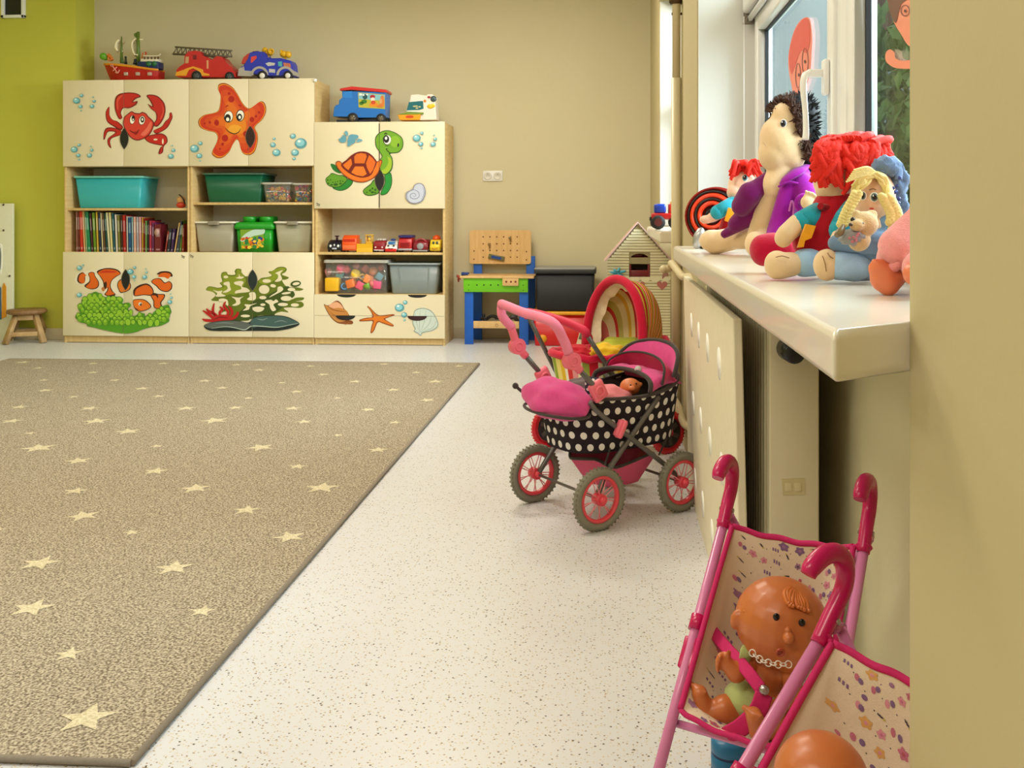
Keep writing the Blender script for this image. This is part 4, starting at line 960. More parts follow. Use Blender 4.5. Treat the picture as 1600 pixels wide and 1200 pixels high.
# ---------------------------------------------------------------- books
# (left px at the bottom, width px, top py, lean px at the top, colour name, rgb)
BK = [(119,3,329,-1,'rosy brown',(150,96,84)),(122,3.2,329,-1,'maroon',(110,40,34)),(125.5,5,330,-2,'bright red',(198,44,34)),(131,3,330,-4,'pale orange',(226,170,110)),(134.3,2.6,330,-4,'pale green',(150,180,120)),(137,5.4,331,-6,'emerald green',(30,128,86)),(143,3,333,-5,'dark plum',(84,40,48)),(146.5,4.6,332,-4,'grass green',(104,138,36)),(151.5,3.2,331,-3,'ochre yellow',(206,166,60)),(155.2,4,332,-3,'navy',(26,44,72)),(159.5,2.4,333,-4,'cream',(222,206,160)),(162.3,3.6,334,-5,'brown',(96,66,44)),(166.2,3.2,333,-5,'dark teal',(22,74,70)),(169.6,3.6,332,-6,'ivory',(220,212,170)),(173.4,3.6,332,-5,'pale yellow',(222,210,140)),(177.3,3.6,333,-4,'petrol blue',(26,84,98)),(181.2,3.4,335,-3,'white speckled',(216,206,190)),(184.8,4.2,336,-3,'olive green',(118,112,50)),(189.5,3,336,-2,'dark brown',(66,36,28)),(192.6,5,336,-2,'crimson',(168,24,28)),(198,2.6,338,-1,'pale grey',(196,190,180)),(200.8,5,340,-1,'deep blue',(24,76,124)),(206,2.8,339,-1,'sky blue',(120,160,176)),(209,4.4,339,-1,'salmon pink',(214,160,140)),(213.6,3.8,339,-1,'lilac grey',(170,160,168)),(217.6,3.8,339,-1,'rose',(214,150,150)),(221.6,2.6,340,0,'mustard',(196,150,40)),(224.4,2.4,341,0,'dark red',(140,30,26)),(227,2.8,345,0,'light green',(110,160,80)),(230,3,344,0,'black',(40,34,34)),(233.2,4,345,0,'raspberry',(170,40,70)),(237.4,3.4,348,0,'purple',(110,40,90))]
ZBK = ZLOW
def book(x0, x1, ztop, lean, depth, col, label, group='children books on the cabinet shelf', y0=6.875, rz=0):
    ztop = min(ztop, Z6(200, 329) - .004); h_ = ztop - ZBK
    t_ = thing('book', label, 'book', ((x0 + x1) / 2, y0 + depth / 2, ZBK), 0, group)
    hw = (x1 - x0) / 2; sh = lean / h_
    hh = h_
    def P8(xa, xb, ya, yb, za, zb):
        return [(xa + sh * za, ya, za), (xb + sh * za, ya, za), (xb + sh * za, yb, za), (xa + sh * za, yb, za), (xa + sh * zb, ya, zb), (xb + sh * zb, ya, zb), (xb + sh * zb, yb, zb), (xa + sh * zb, yb, zb)]
    F6 = [[0, 3, 2, 1], [4, 5, 6, 7], [0, 1, 5, 4], [1, 2, 6, 5], [2, 3, 7, 6], [3, 0, 4, 7]]
    cv = MB(); ct = min(.0016, hw * .3)
    cv.add(P8(-hw, -hw + ct, -depth / 2, depth / 2, 0, hh), F6, 0, False); cv.add(P8(hw - ct, hw, -depth / 2, depth / 2, 0, hh), F6, 0, False)
    cv.add(P8(-hw, hw, -depth / 2, -depth / 2 + .002, 0, hh), F6, 0, False)
    cl = tuple(min(255, int(k * .5 + 110)) for k in col)
    for (za, zb) in ((hh * .06, hh * .12), (hh * .55, hh * .85)):
        cv.add(P8(-hw * .55, hw * .55, -depth / 2 - .0004, -depth / 2, za, zb), F6, 1, False)
    cv.build('cover', [plastic(col, .45), plastic(cl, .5)], t_)
    pg = MB(); pg.add(P8(-hw + ct, hw - ct, -depth / 2 + .003, depth / 2 - .003, .002, hh - .003), F6, 0, False)
    pg.build('pages', mat('book_pages', (222, 212, 184), rough=.9), t_)
ordn = ['first', 'second', 'third', 'fourth', 'fifth', 'sixth', 'seventh', 'eighth', 'ninth', 'tenth', 'eleventh', 'twelfth', 'thirteenth', 'fourteenth', 'fifteenth', 'sixteenth', 'seventeenth', 'eighteenth', 'nineteenth', 'twentieth']
for i, (px, wp, pt, ln, cn, col) in enumerate(BK):
    xa = sx(px, 6.875); xb = sx(px + wp - .15, 6.875)
    pos = '%s from the left' % ordn[i] if i < 20 else ('%s after the crimson one' % ordn[i - 20])
    book(xa, xb, sz(px, pt, 6.875), ln / 1500 * 6.9 * .8, .15 + .02 * (i % 3), col, '%s book spine in the long row, %s' % (cn, pos))
# book with a round face on its cover turned to the room, then small and tilted ones
a_, b_ = sx(241, 6.87), sx(252, 6.87)
book(a_, b_, sz(245, 350.5, 6.87), 0, .10, (104, 20, 32), 'thick maroon book with a pale round face, right of the raspberry one', y0=6.872)
q = MB(); c_ = PY(244.8, 363, 6.869); q.lathe([(.026, 0), (.026, .001), (0, .001)], c_, (0, -1, 0), sx=.72)
q.build('cover_face', plastic((190, 150, 140)), bpy.data.objects['book.%03d' % 32], world=True)
SM_ = [(257,3,361,5,'brick red',(150,52,40)),(260.5,5,358,4,'black and white',(34,34,50)),(266,4.6,358,4,'dark violet',(60,32,84)),(271.5,3,348,8,'sand',(206,170,110)),(275,4.6,345,8,'slate blue',(60,72,96)),(280,3.6,344,7.5,'leaf green',(88,122,44)),(284,3.8,350,4.5,'rust red',(146,48,26))]
for (px, wp, pt, ln, cn, col) in SM_:
    book(sx(px, 6.875), sx(px + wp - .3, 6.875), sz(px, pt, 6.875), min(ln, 288 - px - wp) / 1500 * 6.9, .13, col, '%s book leaning to the right near the right end of the bookshelf' % cn)

# ---------------------------------------------------------------- toy cars on the shelf of the turtle cabinet
M_tyre = mat('black_rubber', (28, 26, 26), rough=.7)
def wheel(t_, c_, r_, w_, ax=(1, 0, 0), hub=(200, 200, 200), name='wheel'):
    a = Vector(ax).normalized()
    m_ = MB(); m_.lathe([(r_ * .4, -w_ / 2), (r_ * .92, -w_ / 2), (r_, -w_ * .3), (r_, w_ * .3), (r_ * .92, w_ / 2), (r_ * .4, w_ / 2)], c_, a, 20)
    o = m_.build(name, M_tyre, t_)
    h_ = MB(); h_.lathe([(r_ * .55, -w_ * .54), (r_ * .6, -w_ * .3), (r_ * .6, w_ * .3), (r_ * .55, w_ * .54), (r_ * .2, w_ * .6)], c_, a, 16)
    h_.build('hub_cap', plastic(hub), o)
    return o
def carbase(label, px0, px1, yfront=6.85, length=.15, col=(200, 30, 30), rz=0.0, name='toy_car', cat='toy car', zb=None):
    x0, x1 = sx(px0, yfront), sx(px1, yfront)
    t_ = thing(name, label, cat, ((x0 + x1) / 2, yfront + length / 2, Z3U if zb is None else zb), rz, 'toy cars lined up on the cabinet shelf' if zb is None else None)
    return t_, (x1 - x0), length
def section(t_, name, prof, hw, m_, bev=.0):
    """side profile (y,z) extruded across x"""
    b = bmesh.new(); vs = [b.verts.new((-hw, y, z)) for y, z in prof]; fc = b.faces.new(vs)
    ex = bmesh.ops.extrude_face_region(b, geom=[fc])
    for e in ex['geom']:
        if isinstance(e, bmesh.types.BMVert): e.co.x = hw
    bmesh.ops.recalc_face_normals(b, faces=b.faces)
    if bev: bmesh.ops.bevel(b, geom=list(b.edges), offset=bev, segments=2, affect='EDGES', profile=.5)
    b.verts.index_update(); k_ = MB(); k_.add([v.co.copy() for v in b.verts], [[v.index for v in f.verts] for f in b.faces], 0, bev > 0); b.free()
    return k_.build(name, m_, t_)
# 1 black smiling locomotive-like car
t_, w_, L = carbase('small black toy car with white headlights at the left end of the car row', 511, 534)
section(t_, 'car_body', [(-.075, .012), (-.078, .04), (-.06, .07), (-.02, .088), (.05, .085), (.07, .05), (.07, .012)], w_ / 2, plastic((22, 22, 34), .25), .012)
k = MB(); k.ell((-.028, -.077, .045), (.008, .003, .010)).ell((.028, -.077, .045), (.008, .003, .010)).ell((0, -.076, .052), (.005, .003, .008)); k.build('headlight', plastic((240, 240, 235)), t_)
k = MB(); k.box((0, -.078, .026), (.034, .004, .011), bev=.002); k.build('grille', plastic((190, 190, 200)), t_)
k = MB(); k.cyl((.004, -.02, .084), (.004, -.02, .112), .008).box((.004, -.02, .115), (.03, .02, .008), bev=.002); k.build('roof_light', plastic((60, 20, 30)), t_)
for s_ in (-1, 1): wheel(t_, (s_ * (w_ / 2 - .008), -.045, .0165), .016, .012); wheel(t_, (s_ * (w_ / 2 - .008), .04, .0165), .016, .012)
# 2 orange boxy truck
t_, w_, L = carbase('orange boxy toy truck right of the black car', 534.5, 556.5)
section(t_, 'cab', [(-.075, .012), (-.078, .06), (-.07, .10), (-.03, .122), (.03, .122), (.03, .012)], w_ / 2, plastic((232, 86, 28)), .004)
k = MB(); k.box((0, -.0755, .081), (w_ * .84, .004, .030), (.35, 0, 0), bev=.002); k.build('windscreen', plastic((206, 44, 20)), t_)
k = MB(); k.box((0, -.079, .036), (w_ * .92, .003, .03), bev=.002); k.build('bumper', plastic((236, 112, 60)), t_)
k = MB(); k.box((.0, .055, .055), (w_, .05, .07), bev=.004); k.build('load_bed', plastic((230, 170, 50)), t_)
for s_ in (-1, 1): wheel(t_, (s_ * (w_ / 2 - .006), -.04, .0165), .016, .012); wheel(t_, (s_ * (w_ / 2 - .006), .05, .0165), .016, .012)
# 3 yellow bulldozer with front blade
t_, w_, L = carbase('yellow toy bulldozer with a wide front shovel', 557, 582, 6.85)
section(t_, 'shovel', [(-.075, .001), (-.066, .004), (-.058, .03), (-.064, .058), (-.074, .062), (-.070, .03)], w_ / 2, plastic((232, 176, 36)), .0)
section(t_, 'chassis', [(-.055, .012), (-.055, .045), (.07, .045), (.07, .012)], w_ * .36, plastic((214, 150, 30)), .003)
k = MB(); 
for sx_ in (-1, 1):
    for sy_ in (-1, 1): k.cyl((sx_ * .022 + .014, sy_ * .018 + .02, .045), (sx_ * .022 + .014, sy_ * .018 + .02, .118), .004)
k.box((.014, .02, .122), (.06, .05, .009), bev=.003).box((.014, .02, .062), (.05, .044, .03), bev=.003).ell((.014, .01, .09), (.014, .012, .016))
k.build('cab', plastic((224, 176, 62)), t_)
for sx_ in (-1, 1): MB().tube([(sx_ * w_ * .4, -.04, .013), (sx_ * w_ * .4, .05, .013), (sx_ * w_ * .4, .062, .025), (sx_ * w_ * .4, .05, .037), (sx_ * w_ * .4, -.04, .037), (sx_ * w_ * .4, -.052, .025)], .012, closed=True, sub=3).build('track', M_tyre, t_)
# 4 dark red car
t_, w_, L = carbase('dark red toy fire car with white roof parts right of the bulldozer', 583.5, 600.5)
section(t_, 'car_body', [(-.075, .012), (-.078, .045), (-.07, .075), (-.02, .085), (.06, .082), (.07, .05), (.07, .012)], w_ / 2, plastic((140, 20, 30)), .006)
k = MB(); k.ell((-.024, -.077, .036), (.006, .003, .006)).ell((.024, -.077, .036), (.006, .003, .006)).box((0, -.078, .016), (w_ * .9, .004, .006)); k.build('headlight', plastic((236, 220, 220)), t_)
k = MB(); 
for q_ in (-.02, .0, .02): k.ell((q_, -.02, .088), (.009, .02, .007))
k.box((0, .03, .09), (w_ * .8, .05, .012), bev=.003); k.build('roof_rack', plastic((206, 200, 190)), t_)
for s_ in (-1, 1): wheel(t_, (s_ * (w_ / 2 - .006), -.04, .0165), .016, .012); wheel(t_, (s_ * (w_ / 2 - .006), .04, .0165), .016, .012)
# 5 white and red rescue car
t_, w_, L = carbase('white and red smiling toy rescue car in the middle of the row', 601.5, 620, 6.85)
section(t_, 'car_body', [(-.075, .012), (-.08, .03), (-.07, .045), (-.045, .052), (-.03, .078), (.02, .082), (.045, .055), (.065, .045), (.065, .012)], w_ / 2, plastic((238, 236, 226)), .008)
k = MB(); k.box((0, -.078, .016), (w_ * .96, .008, .022), bev=.003); k.build('bumper', plastic((206, 30, 30)), t_)
k = MB(); k.box((0, -.045, .067), (w_ * .6, .004, .022), (-.6, 0, 0), bev=.002); k.build('windscreen', plastic((40, 110, 170)), t_)
k = MB(); k.ell((-.02, -.07, .046), (.008, .008, .007)).ell((.02, -.07, .046), (.008, .008, .007)).tube([(-.016, -.081, .03), (0, -.083, .026), (.016, -.081, .03)], .002); k.build('face', plastic((24, 24, 28)), t_)
k = MB(); k.ell((0, 0, .088), (.02, .01, .009)); k.build('beacon', plastic((40, 70, 160)), t_)
for s_ in (-1, 1): wheel(t_, (s_ * (w_ / 2 - .004), -.04, .0165), .016, .012); wheel(t_, (s_ * (w_ / 2 - .004), .04, .0165), .016, .012)
# 6 red car with blue roof
t_, w_, L = carbase('tall red toy bus with a dark blue roof', 622.5, 643)
section(t_, 'car_body', [(-.06, .012), (-.075, .03), (-.07, .07), (-.055, .105), (.06, .105), (.065, .012)], w_ / 2, plastic((186, 28, 34)), .005)
k = MB(); k.box((0, -.005, .114), (w_ * 1.05, .13, .018), bev=.004); k.build('roof', plastic((44, 34, 100)), t_)
k = MB(); k.box((0, -.076, .021), (w_ * 1.05, .008, .014), bev=.003); k.build('bumper', plastic((168, 160, 164)), t_)
k = MB(); 
for q_ in range(-3, 4): k.box((q_ * w_ * .1, -.076, .052), (.003, .004, .035))
k.build('grille', plastic((120, 14, 20)), t_)
for s_ in (-1, 1): wheel(t_, (s_ * (w_ / 2 - .006), -.04, .0165), .016, .012); wheel(t_, (s_ * (w_ / 2 - .006), .04, .0165), .016, .012)
# 7 maroon car with round grey grille
t_, w_, L = carbase('maroon rounded toy car with a big grey round grille', 645, 668)
section(t_, 'car_body', [(-.07, .010), (-.076, .04), (-.065, .072), (-.03, .09), (.04, .09), (.066, .06), (.066, .010)], w_ / 2, plastic((126, 26, 36)), .010)
k = MB(); k.lathe([(.024, -.004), (.024, .004), (.019, .008), (0, .008)], (0, -.074, .044), (0, -1, 0)).box((0, -.076, .012), (w_, .008, .010), bev=.002); k.build('grille', plastic((150, 150, 150)), t_)
k = MB(); k.tube([(-.045, -.05, .03), (-.04, -.05, .075), (0, -.05, .097), (.04, -.05, .075), (.045, -.05, .03)], .005); k.build('roll_bar', plastic((170, 60, 70)), t_)
for s_ in (-1, 1): wheel(t_, (s_ * (w_ / 2 - .004), -.04, .0165), .016, .012); wheel(t_, (s_ * (w_ / 2 - .004), .04, .0165), .016, .012)
# 8 yellow car with orange top
t_, w_, L = carbase('yellow toy car with an orange helmet top at the right end of the row', 671, 688)
section(t_, 'car_body', [(-.07, .010), (-.075, .045), (-.06, .06), (-.045, .09), (.04, .09), (.06, .05), (.06, .010)], w_ / 2, plastic((230, 196, 44)), .008)
k = MB(); k.ell((0, -.005, .098), (.030, .04, .026)); k.build('helmet_top', plastic((226, 90, 34)), t_)
k = MB(); k.ell((-.013, -.060, .068), (.009, .006, .012)).ell((.013, -.060, .068), (.009, .006, .012)); k.build('eyes', plastic((60, 80, 60)), t_)
k = MB(); k.tube([(-.02, -.077, .03), (0, -.08, .024), (.02, -.077, .03)], .003); k.build('smile', plastic((180, 120, 30)), t_)
for s_ in (-1, 1): wheel(t_, (s_ * (w_ / 2 - .004), -.04, .0165), .016, .012); wheel(t_, (s_ * (w_ / 2 - .004), .04, .0165), .016, .012)

# ---------------------------------------------------------------- transparent box of toy blocks
yf = 6.855; x0, x1 = sx(504.5, yf), sx(606, yf); z1 = sz(550, 408, yf)
bin_box('clear_box', 'clear lidded plastic box filled with coloured toy blocks', 'box', x0, x1, Z3L, z1, yf, .29, None, mats=M_clear, rim=M_clearrim, taper=.95, ribs=False, lid=M_clearrim)
def block(px, py, s_px, kind, col, cn, d_=.03, rot=0.0):
    c_ = PY(px, py, yf + .012 + d_); h_ = s_px / 1500 * 6.9 / 2
    c_.z = max(c_.z, Z3L + .010 + h_)
    t_ = MB(); mats = [plastic(col)]
    if kind == 'cube':
        t_.box((0, 0, 0), (h_ * 2,) * 3, (0, rot, rot * .7), bev=h_ * .15)
    elif kind == 'ring':
        t_.lathe([(h_ * .55, -h_ * .7), (h_, -h_ * .7), (h_, h_ * .7), (h_ * .55, h_ * .7), (h_ * .55, -h_ * .7)], (0, 0, 0), (math.sin(rot), -1, .3), 18, caps=False)
    else:
        t_.lathe([(0, -h_ * .8), (h_, -h_ * .8), (h_ * 1, h_ * .8), (0, h_ * .8)], (0, 0, 0), (math.sin(rot), -.8, .7), 18)
    if kind == 'face':
        pass
    o = t_.build('toy_block', mats, label='%s toy %s in the clear box' % (cn, {'cube': 'cube', 'ring': 'ring', 'cyl': 'cylinder'}[kind]), cat='toy block', group='toy blocks in the clear box')
    o.location = c_
    return o
bk_ = [(520.5, 444, 21, 'cube', (232, 176, 34), 'big yellow', .012, 0), (532, 420, 13, 'cyl', (222, 90, 120), 'pink', .03, .4), (541, 421, 12, 'cyl', (226, 80, 90), 'coral pink', .05, -.4), (531, 429, 11, 'cube', (70, 160, 180), 'turquoise', .06, .5),
    (555, 429, 14, 'cyl', (236, 196, 66), 'yellow', .03, .5), (566, 433, 10, 'ring', (228, 190, 80), 'light yellow', .05, .2), (575, 436, 13, 'cube', (236, 140, 80), 'pale orange', .03, .4), (583, 425, 13, 'cyl', (226, 140, 100), 'peach', .07, .3), (583, 443, 12, 'cyl', (222, 120, 120), 'rose', .02, .3),
    (549, 443, 13, 'cube', (236, 130, 70), 'orange', .02, -.3), (562, 446, 12, 'cube', (214, 86, 110), 'dark pink', .02, .5), (574, 446, 12, 'cyl', (120, 170, 60), 'green', .02, -.4), (538, 448, 12, 'ring', (70, 120, 160), 'blue', .02, .3), (590, 445, 12, 'cube', (224, 90, 130), 'magenta', .02, .1), (546, 456, 9, 'cube', (120, 160, 70), 'moss green', .10, .1),
    (540, 434, 10, 'cube', (110, 90, 150), 'violet', .10, .3), (570, 420, 11, 'cube', (220, 110, 100), 'light red', .10, .8)]
bk_ += [(513, 425, 11, 'cyl', (226, 150, 170), 'pale pink', .08, .2), (557, 416, 11, 'cyl', (190, 110, 150), 'mauve', .07, .1), (592, 432, 11, 'cube', (110, 170, 196), 'light blue', .06, .6), (567, 458, 9, 'cube', (130, 180, 90), 'grass green', .11, .2), (527, 436, 10, 'cyl', (214, 150, 60), 'amber', .10, .2), (595, 419, 10, 'cyl', (190, 90, 60), 'brick', .08, .2), (585, 456, 9, 'cube', (180, 60, 120), 'plum', .11, .5)]
for a in bk_: block(*a)
q = MB(); c_ = PY(519.5, 442, yf + .0085); q.lathe([(.026, -.001), (.026, .001), (.0, .001)], c_, (0, -1, 0)); ob = q.build('painted_disc', plastic((150, 110, 60)))
bo_ = bpy.data.objects['toy_block']; ob.parent = bo_; ob.location = -bo_.location
# ================================================================ TOYS ON TOP OF THE CABINETS
ZTOP = ZT - .004; ZTOP3 = Z6(600, 190) - .004
def W(px, py, Y): return PY(px, py, Y)
def outline(T, pts, Y): return [PY(T(x, y)[0], T(x, y)[1], Y) for x, y in pts]
def slab(t_, name, T, pts, Y, th, m_, spl=True, bev=0.0, label=None):
    """solid piece with a traced side outline and real thickness th, centred on Y"""
    if spl: pts = shape('p', pts)[0]
    P_ = outline(T, pts, Y); off = Vector((0, -th / 2, 0))
    k = MB(); k.prism([p + off for p in P_], (0, th, 0))
    o = k.build(name, m_, t_, world=True, label=label)
    if bev:
        md = o.modifiers.new('bevel', 'BEVEL'); md.width = bev; md.segments = 2; md.limit_method = 'ANGLE'; md.angle_limit = 1.0
    return o
# --- pirate ship
Ts = lambda x, y: (150 + x / 12.31, 40 + y / 12.31)
YS = 6.98
base = Z6(205, 126)
t_ = thing('toy_ship', 'red and yellow toy pirate ship with green masts on the crab cabinet', 'toy ship', (PY(205, 126, YS).x, YS, ZTOP))
# hull lofted from stern to pointed bow
bot = PY(205, 126.5, YS).z; 
def zz(py): return PY(205, py, YS).z - PY(205, 126.3, YS).z + ZTOP
def xx(px): return PY(px, 100, YS).x
secs = [(252.5, 108, 252, .050, .045), (240, 106.8, 240, .060, .052), (215, 103, 212, .060, .050), (195, 100.5, 193, .056, .042), (180, 98.5, 184, .042, .026), (170, 97.5, 177, .022, .008), (163.5, 97, 175, .004, .002)]
hb = MB(); rr = []
for (px, pt, pxb, hwt, hwb) in secs:
    zt_s, zb_s = zz(pt), ZTOP + .001
    xt, xb = xx(px), xx(pxb)
    rr.append([Vector((xb, YS - hwb, zb_s)), Vector(((xt + xb) / 2, YS - (hwt + hwb) / 2 - .004, (zt_s + zb_s) / 2)), Vector((xt, YS - hwt, zt_s)), Vector((xt, YS + hwt, zt_s)), Vector(((xt + xb) / 2, YS + (hwt + hwb) / 2 + .004, (zt_s + zb_s) / 2)), Vector((xb, YS + hwb, zb_s))])
hb.rings(rr, smooth=False)
hull = hb.build('hull', plastic((184, 20, 26)), t_, world=True)
k = MB()
for s_ in (-1, 1): k.tube([(xx(px), YS + s_ * hwt, zz(pt) + .004) for (px, pt, _, hwt, _) in secs], .008, seg=8, sub=2, flat=(.7, 1.1))
k.build('gunwale', plastic((232, 150, 34)), t_, world=True)
k = MB()
for px in (197, 215.3, 234):
    k.box(PY(px, 115.5, YS - .062 + (.004 if px < 200 else 0)), (.030, .012, .024), bev=.002)
k.build('porthole', plastic((196, 176, 160)), t_, world=True)
k = MB(); an = lambda x, y: PY(*Ts(x, y), YS - .056 + (400 - x) * .00006)
k.tube([an(320, 780), an(370, 850), an(410, 905)], .0042, seg=6); k.torus(an(306, 768), (0, 1, 0), .008, .003, 12, 6); k.tube([an(325, 870), an(365, 835), an(400, 795)], .004, seg=6)
k.tube([an(370, 900), an(415, 912), an(445, 870), an(447, 850)], .0045, seg=6)
k.build('anchor_emblem', plastic((250, 170, 150)), hull, world=True)
MG = plastic((96, 122, 44))
def mast(x, y0, y1, r0, r1): MB().cyl(PY(*Ts(x, y0), YS), PY(*Ts(x, y1), YS), r0, r1).build('mast', MG, t_, world=True)
mast(812, 770, 120, .015, .011); mast(490, 700, 210, .012, .004)
slab(t_, 'flag', Ts, [(735, 160), (770, 140), (830, 145), (830, 215), (780, 235), (740, 205)], YS, .006, MG)
M_sail = plastic((240, 228, 188))
def sail(pts, w_, half):
    A_ = [PY(*Ts(x, y), YS) for x, y in pts]
    c_ = crom(A_, 6)
    k = MB(); k.grid(lambda u, v: c_[min(int(v * (len(c_) - 1) + .5), len(c_) - 1)] + Vector((-.02 * math.sin(PI * u) , (u - .5) * 2 * half, 0)), 8, len(c_) - 1)
    k.build('sail', M_sail, t_, world=True, solid=w_)
sail([(500, 290), (455, 350), (440, 430), (470, 500)], .016, .045)
sail([(800, 265), (740, 330), (735, 420), (760, 520), (800, 580)], .010, .03)
for a, b_, o_ in (((770, 270), (905, 268), 0), ((410, 530), (515, 495), 0), ((790, 560), (800, 580), .03)): MB().cyl(PY(*Ts(*a), YS - o_), PY(*Ts(*b_), YS + o_), .005).build('yard', M_sail, t_, world=True)
k = MB(); k.ell(PY(*Ts(140, 590), YS), (.028, .02, .026)).ell(PY(*Ts(180, 625), YS), (.02, .016, .018)); k.build('figurehead', plastic((100, 170, 40)), t_, world=True)
k = MB(); k.tube([PY(*Ts(230, 560), YS), PY(*Ts(280, 610), YS), PY(*Ts(310, 670), YS)], .014).torus(PY(*Ts(262, 635), YS - .02), (0, 1, 0), .014, .005, 14, 6); k.build('cannon', plastic((222, 120, 40)), t_, world=True)
cst = MB(); a, b_ = Ts(850, 790), Ts(1250, 660); cst.box2((xx(a[0]), YS - .045, zz(104) - .005), (xx(b_[0]), YS + .045, zz(93.8)), .004); cst.build('cabin', plastic((24, 40, 96)), t_, world=True)
k = MB()
for px in (1010, 1120): k.lathe([(.020, 0), (.020, .003), (0, .003)], PY(*Ts(px, 735), YS - .046), (0, -1, 0), seg=14)
k.build('cabin_window', plastic((40, 110, 70)), t_, world=True)
k = MB(); a, b_ = Ts(905, 655), Ts(1240, 585); k.box2((xx(a[0]), YS - .04, zz(93.8)), (xx(b_[0]), YS + .04, zz(89)), .003).tube([PY(*Ts(905, 580), YS - .04), PY(*Ts(1060, 585), YS - .04), PY(*Ts(1200, 580), YS - .04), PY(*Ts(1240, 545), YS - .04)], .005); k.build('railing', plastic((232, 222, 196)), t_, world=True)
k = MB()
for px in (935, 1000, 1070, 1135, 1195): k.box(PY(*Ts(px, 622), YS - .042), (.014, .004, .018), bev=.002)
k.build('railing_gap', plastic((90, 60, 40)), t_, world=True)
for (x0_, y0_, x1_, y1_, r_, col, nm) in ((575, 740, 570, 610, .011, (40, 44, 30), 'pirate_figure'), (750, 750, 760, 670, .016, (24, 34, 50), 'pirate_figure'), (960, 590, 955, 520, .009, (196, 74, 34), 'chimney'), (885, 640, 900, 530, .006, (206, 110, 60), 'chimney'), (505, 720, 500, 640, .014, (70, 100, 40), 'pirate_figure')):
    k = MB(); k.cyl(PY(*Ts(x0_, y0_), YS - .01), PY(*Ts(x1_, y1_), YS - .01), r_, r_ * .6).ell(PY(*Ts(x1_, y1_), YS - .01), r_ * .8); k.build(nm, plastic(col), t_, world=True)

# --- fire engine
Tf = lambda x, y: (260 + x / 7.273, 60 + y / 7.273)
YV = 6.97
def wheelp(t_, T, x, y, rpx, k_, Yc, half, hub=(200, 200, 200), thick=.026, spoke=False, zb=None):
    p = PY(*T(x, y), Yc - half); r_ = rpx / k_ / 1500 * Yc
    if zb is not None: p.z = zb + r_
    for s_ in (-1, 1):
        c_ = Vector((p.x, Yc + s_ * half, p.z)); inv = BASE[t_.name].inverted()
        o = wheel(t_, inv @ c_, r_, thick, (0, s_, 0), hub)
        if spoke:
            m_ = MB()
            for q in range(5):
                a = 2 * PI * q / 5 + .3; m_.box(inv @ (c_ + Vector((math.cos(a) * r_ * .45, s_ * (thick * .62 + .002), math.sin(a) * r_ * .45))), (r_ * .42, .003, r_ * .13), (0, -a, 0))
            m_.build('spoke', plastic((40, 40, 44)), o)
RD = plastic((196, 26, 26))
t_ = thing('toy_fire_engine', 'red toy fire engine with a grey ladder on its roof', 'toy truck', (PY(325, 124, YV).x, YV, ZTOP))
def gz(T, pts, dz=0): return pts
slab(t_, 'truck_body', Tf, [(150, 440), (160, 370), (200, 330), (245, 300), (250, 215), (290, 165), (370, 155), (430, 165), (445, 205), (520, 235), (560, 260), (610, 215), (670, 225), (720, 290), (790, 350), (800, 385), (822, 390), (822, 452), (640, 455), (420, 455), (180, 455)], YV, .13, RD, spl=False, bev=.006)
slab(t_, 'yellow_skirt', Tf, [(148, 440), (160, 400), (250, 370), (280, 355), (350, 335), (420, 355), (460, 370), (465, 405), (530, 420), (530, 440), (420, 438), (400, 380), (350, 355), (300, 375), (270, 440)], YV, .142, plastic((236, 164, 40)), spl=False)
slab(t_, 'side_window', Tf, [(262, 225), (300, 222), (295, 295), (258, 300)], YV, .134, plastic((196, 150, 110)), spl=False)
slab(t_, 'side_door', Tf, [(500, 265), (520, 265), (520, 360), (500, 358)], YV, .134, plastic((220, 160, 110)), spl=False)
slab(t_, 'grille_recess', Tf, [(345, 205), (385, 205), (385, 255), (345, 255)], YV, .134, plastic((120, 14, 20)), spl=False)
wheelp(t_, Tf, 348, 400, 62, 7.273, YV, .062, (90, 92, 92), spoke=True, zb=ZTOP); wheelp(t_, Tf, 720, 410, 54, 7.273, YV, .062, (90, 92, 92), spoke=True, zb=ZTOP)
la = MB(); ML = plastic((96, 86, 68))
for s_ in (-.026, .026):
    la.tube([PY(*Tf(100, 98), YV + s_), PY(*Tf(745, 140), YV + s_)], .0065, sub=1); la.tube([PY(*Tf(75, 178), YV + s_), PY(*Tf(560, 200), YV + s_), PY(*Tf(745, 205), YV + s_)], .0075, sub=1)
    for q in range(13):
        u0 = q / 13.; u1 = (q + .5) / 13.
        top = lambda u: PY(*Tf(100 + 645 * u, 98 + 42 * u), YV + s_); bt = lambda u: PY(*Tf(75 + 670 * u, 178 + 27 * u), YV + s_)
        la.tube([bt(u0), top(u1)], .004, seg=6, sub=1); la.tube([top(u1), bt(u0 + 1 / 13.)], .004, seg=6, sub=1)
for q in range(12): p = PY(*Tf(90 + 640 * q / 11., 180 + 25 * q / 11.), YV); la.tube([p + Vector((0, -.026, 0)), p + Vector((0, .026, 0))], .004, seg=6, sub=1)
la.build('ladder', ML, t_, world=True)
slab(t_, 'ladder_mount', Tf, [(470, 185), (620, 200), (690, 215), (610, 218), (560, 240), (500, 215)], YV, .05, ML, spl=False)
k = MB(); k.ell(PY(*Tf(188, 352), YV - .05), (.008, .014, .007)).ell(PY(*Tf(188, 352), YV + .05), (.008, .014, .007)); k.build('headlight', plastic((240, 190, 160)), t_, world=True)

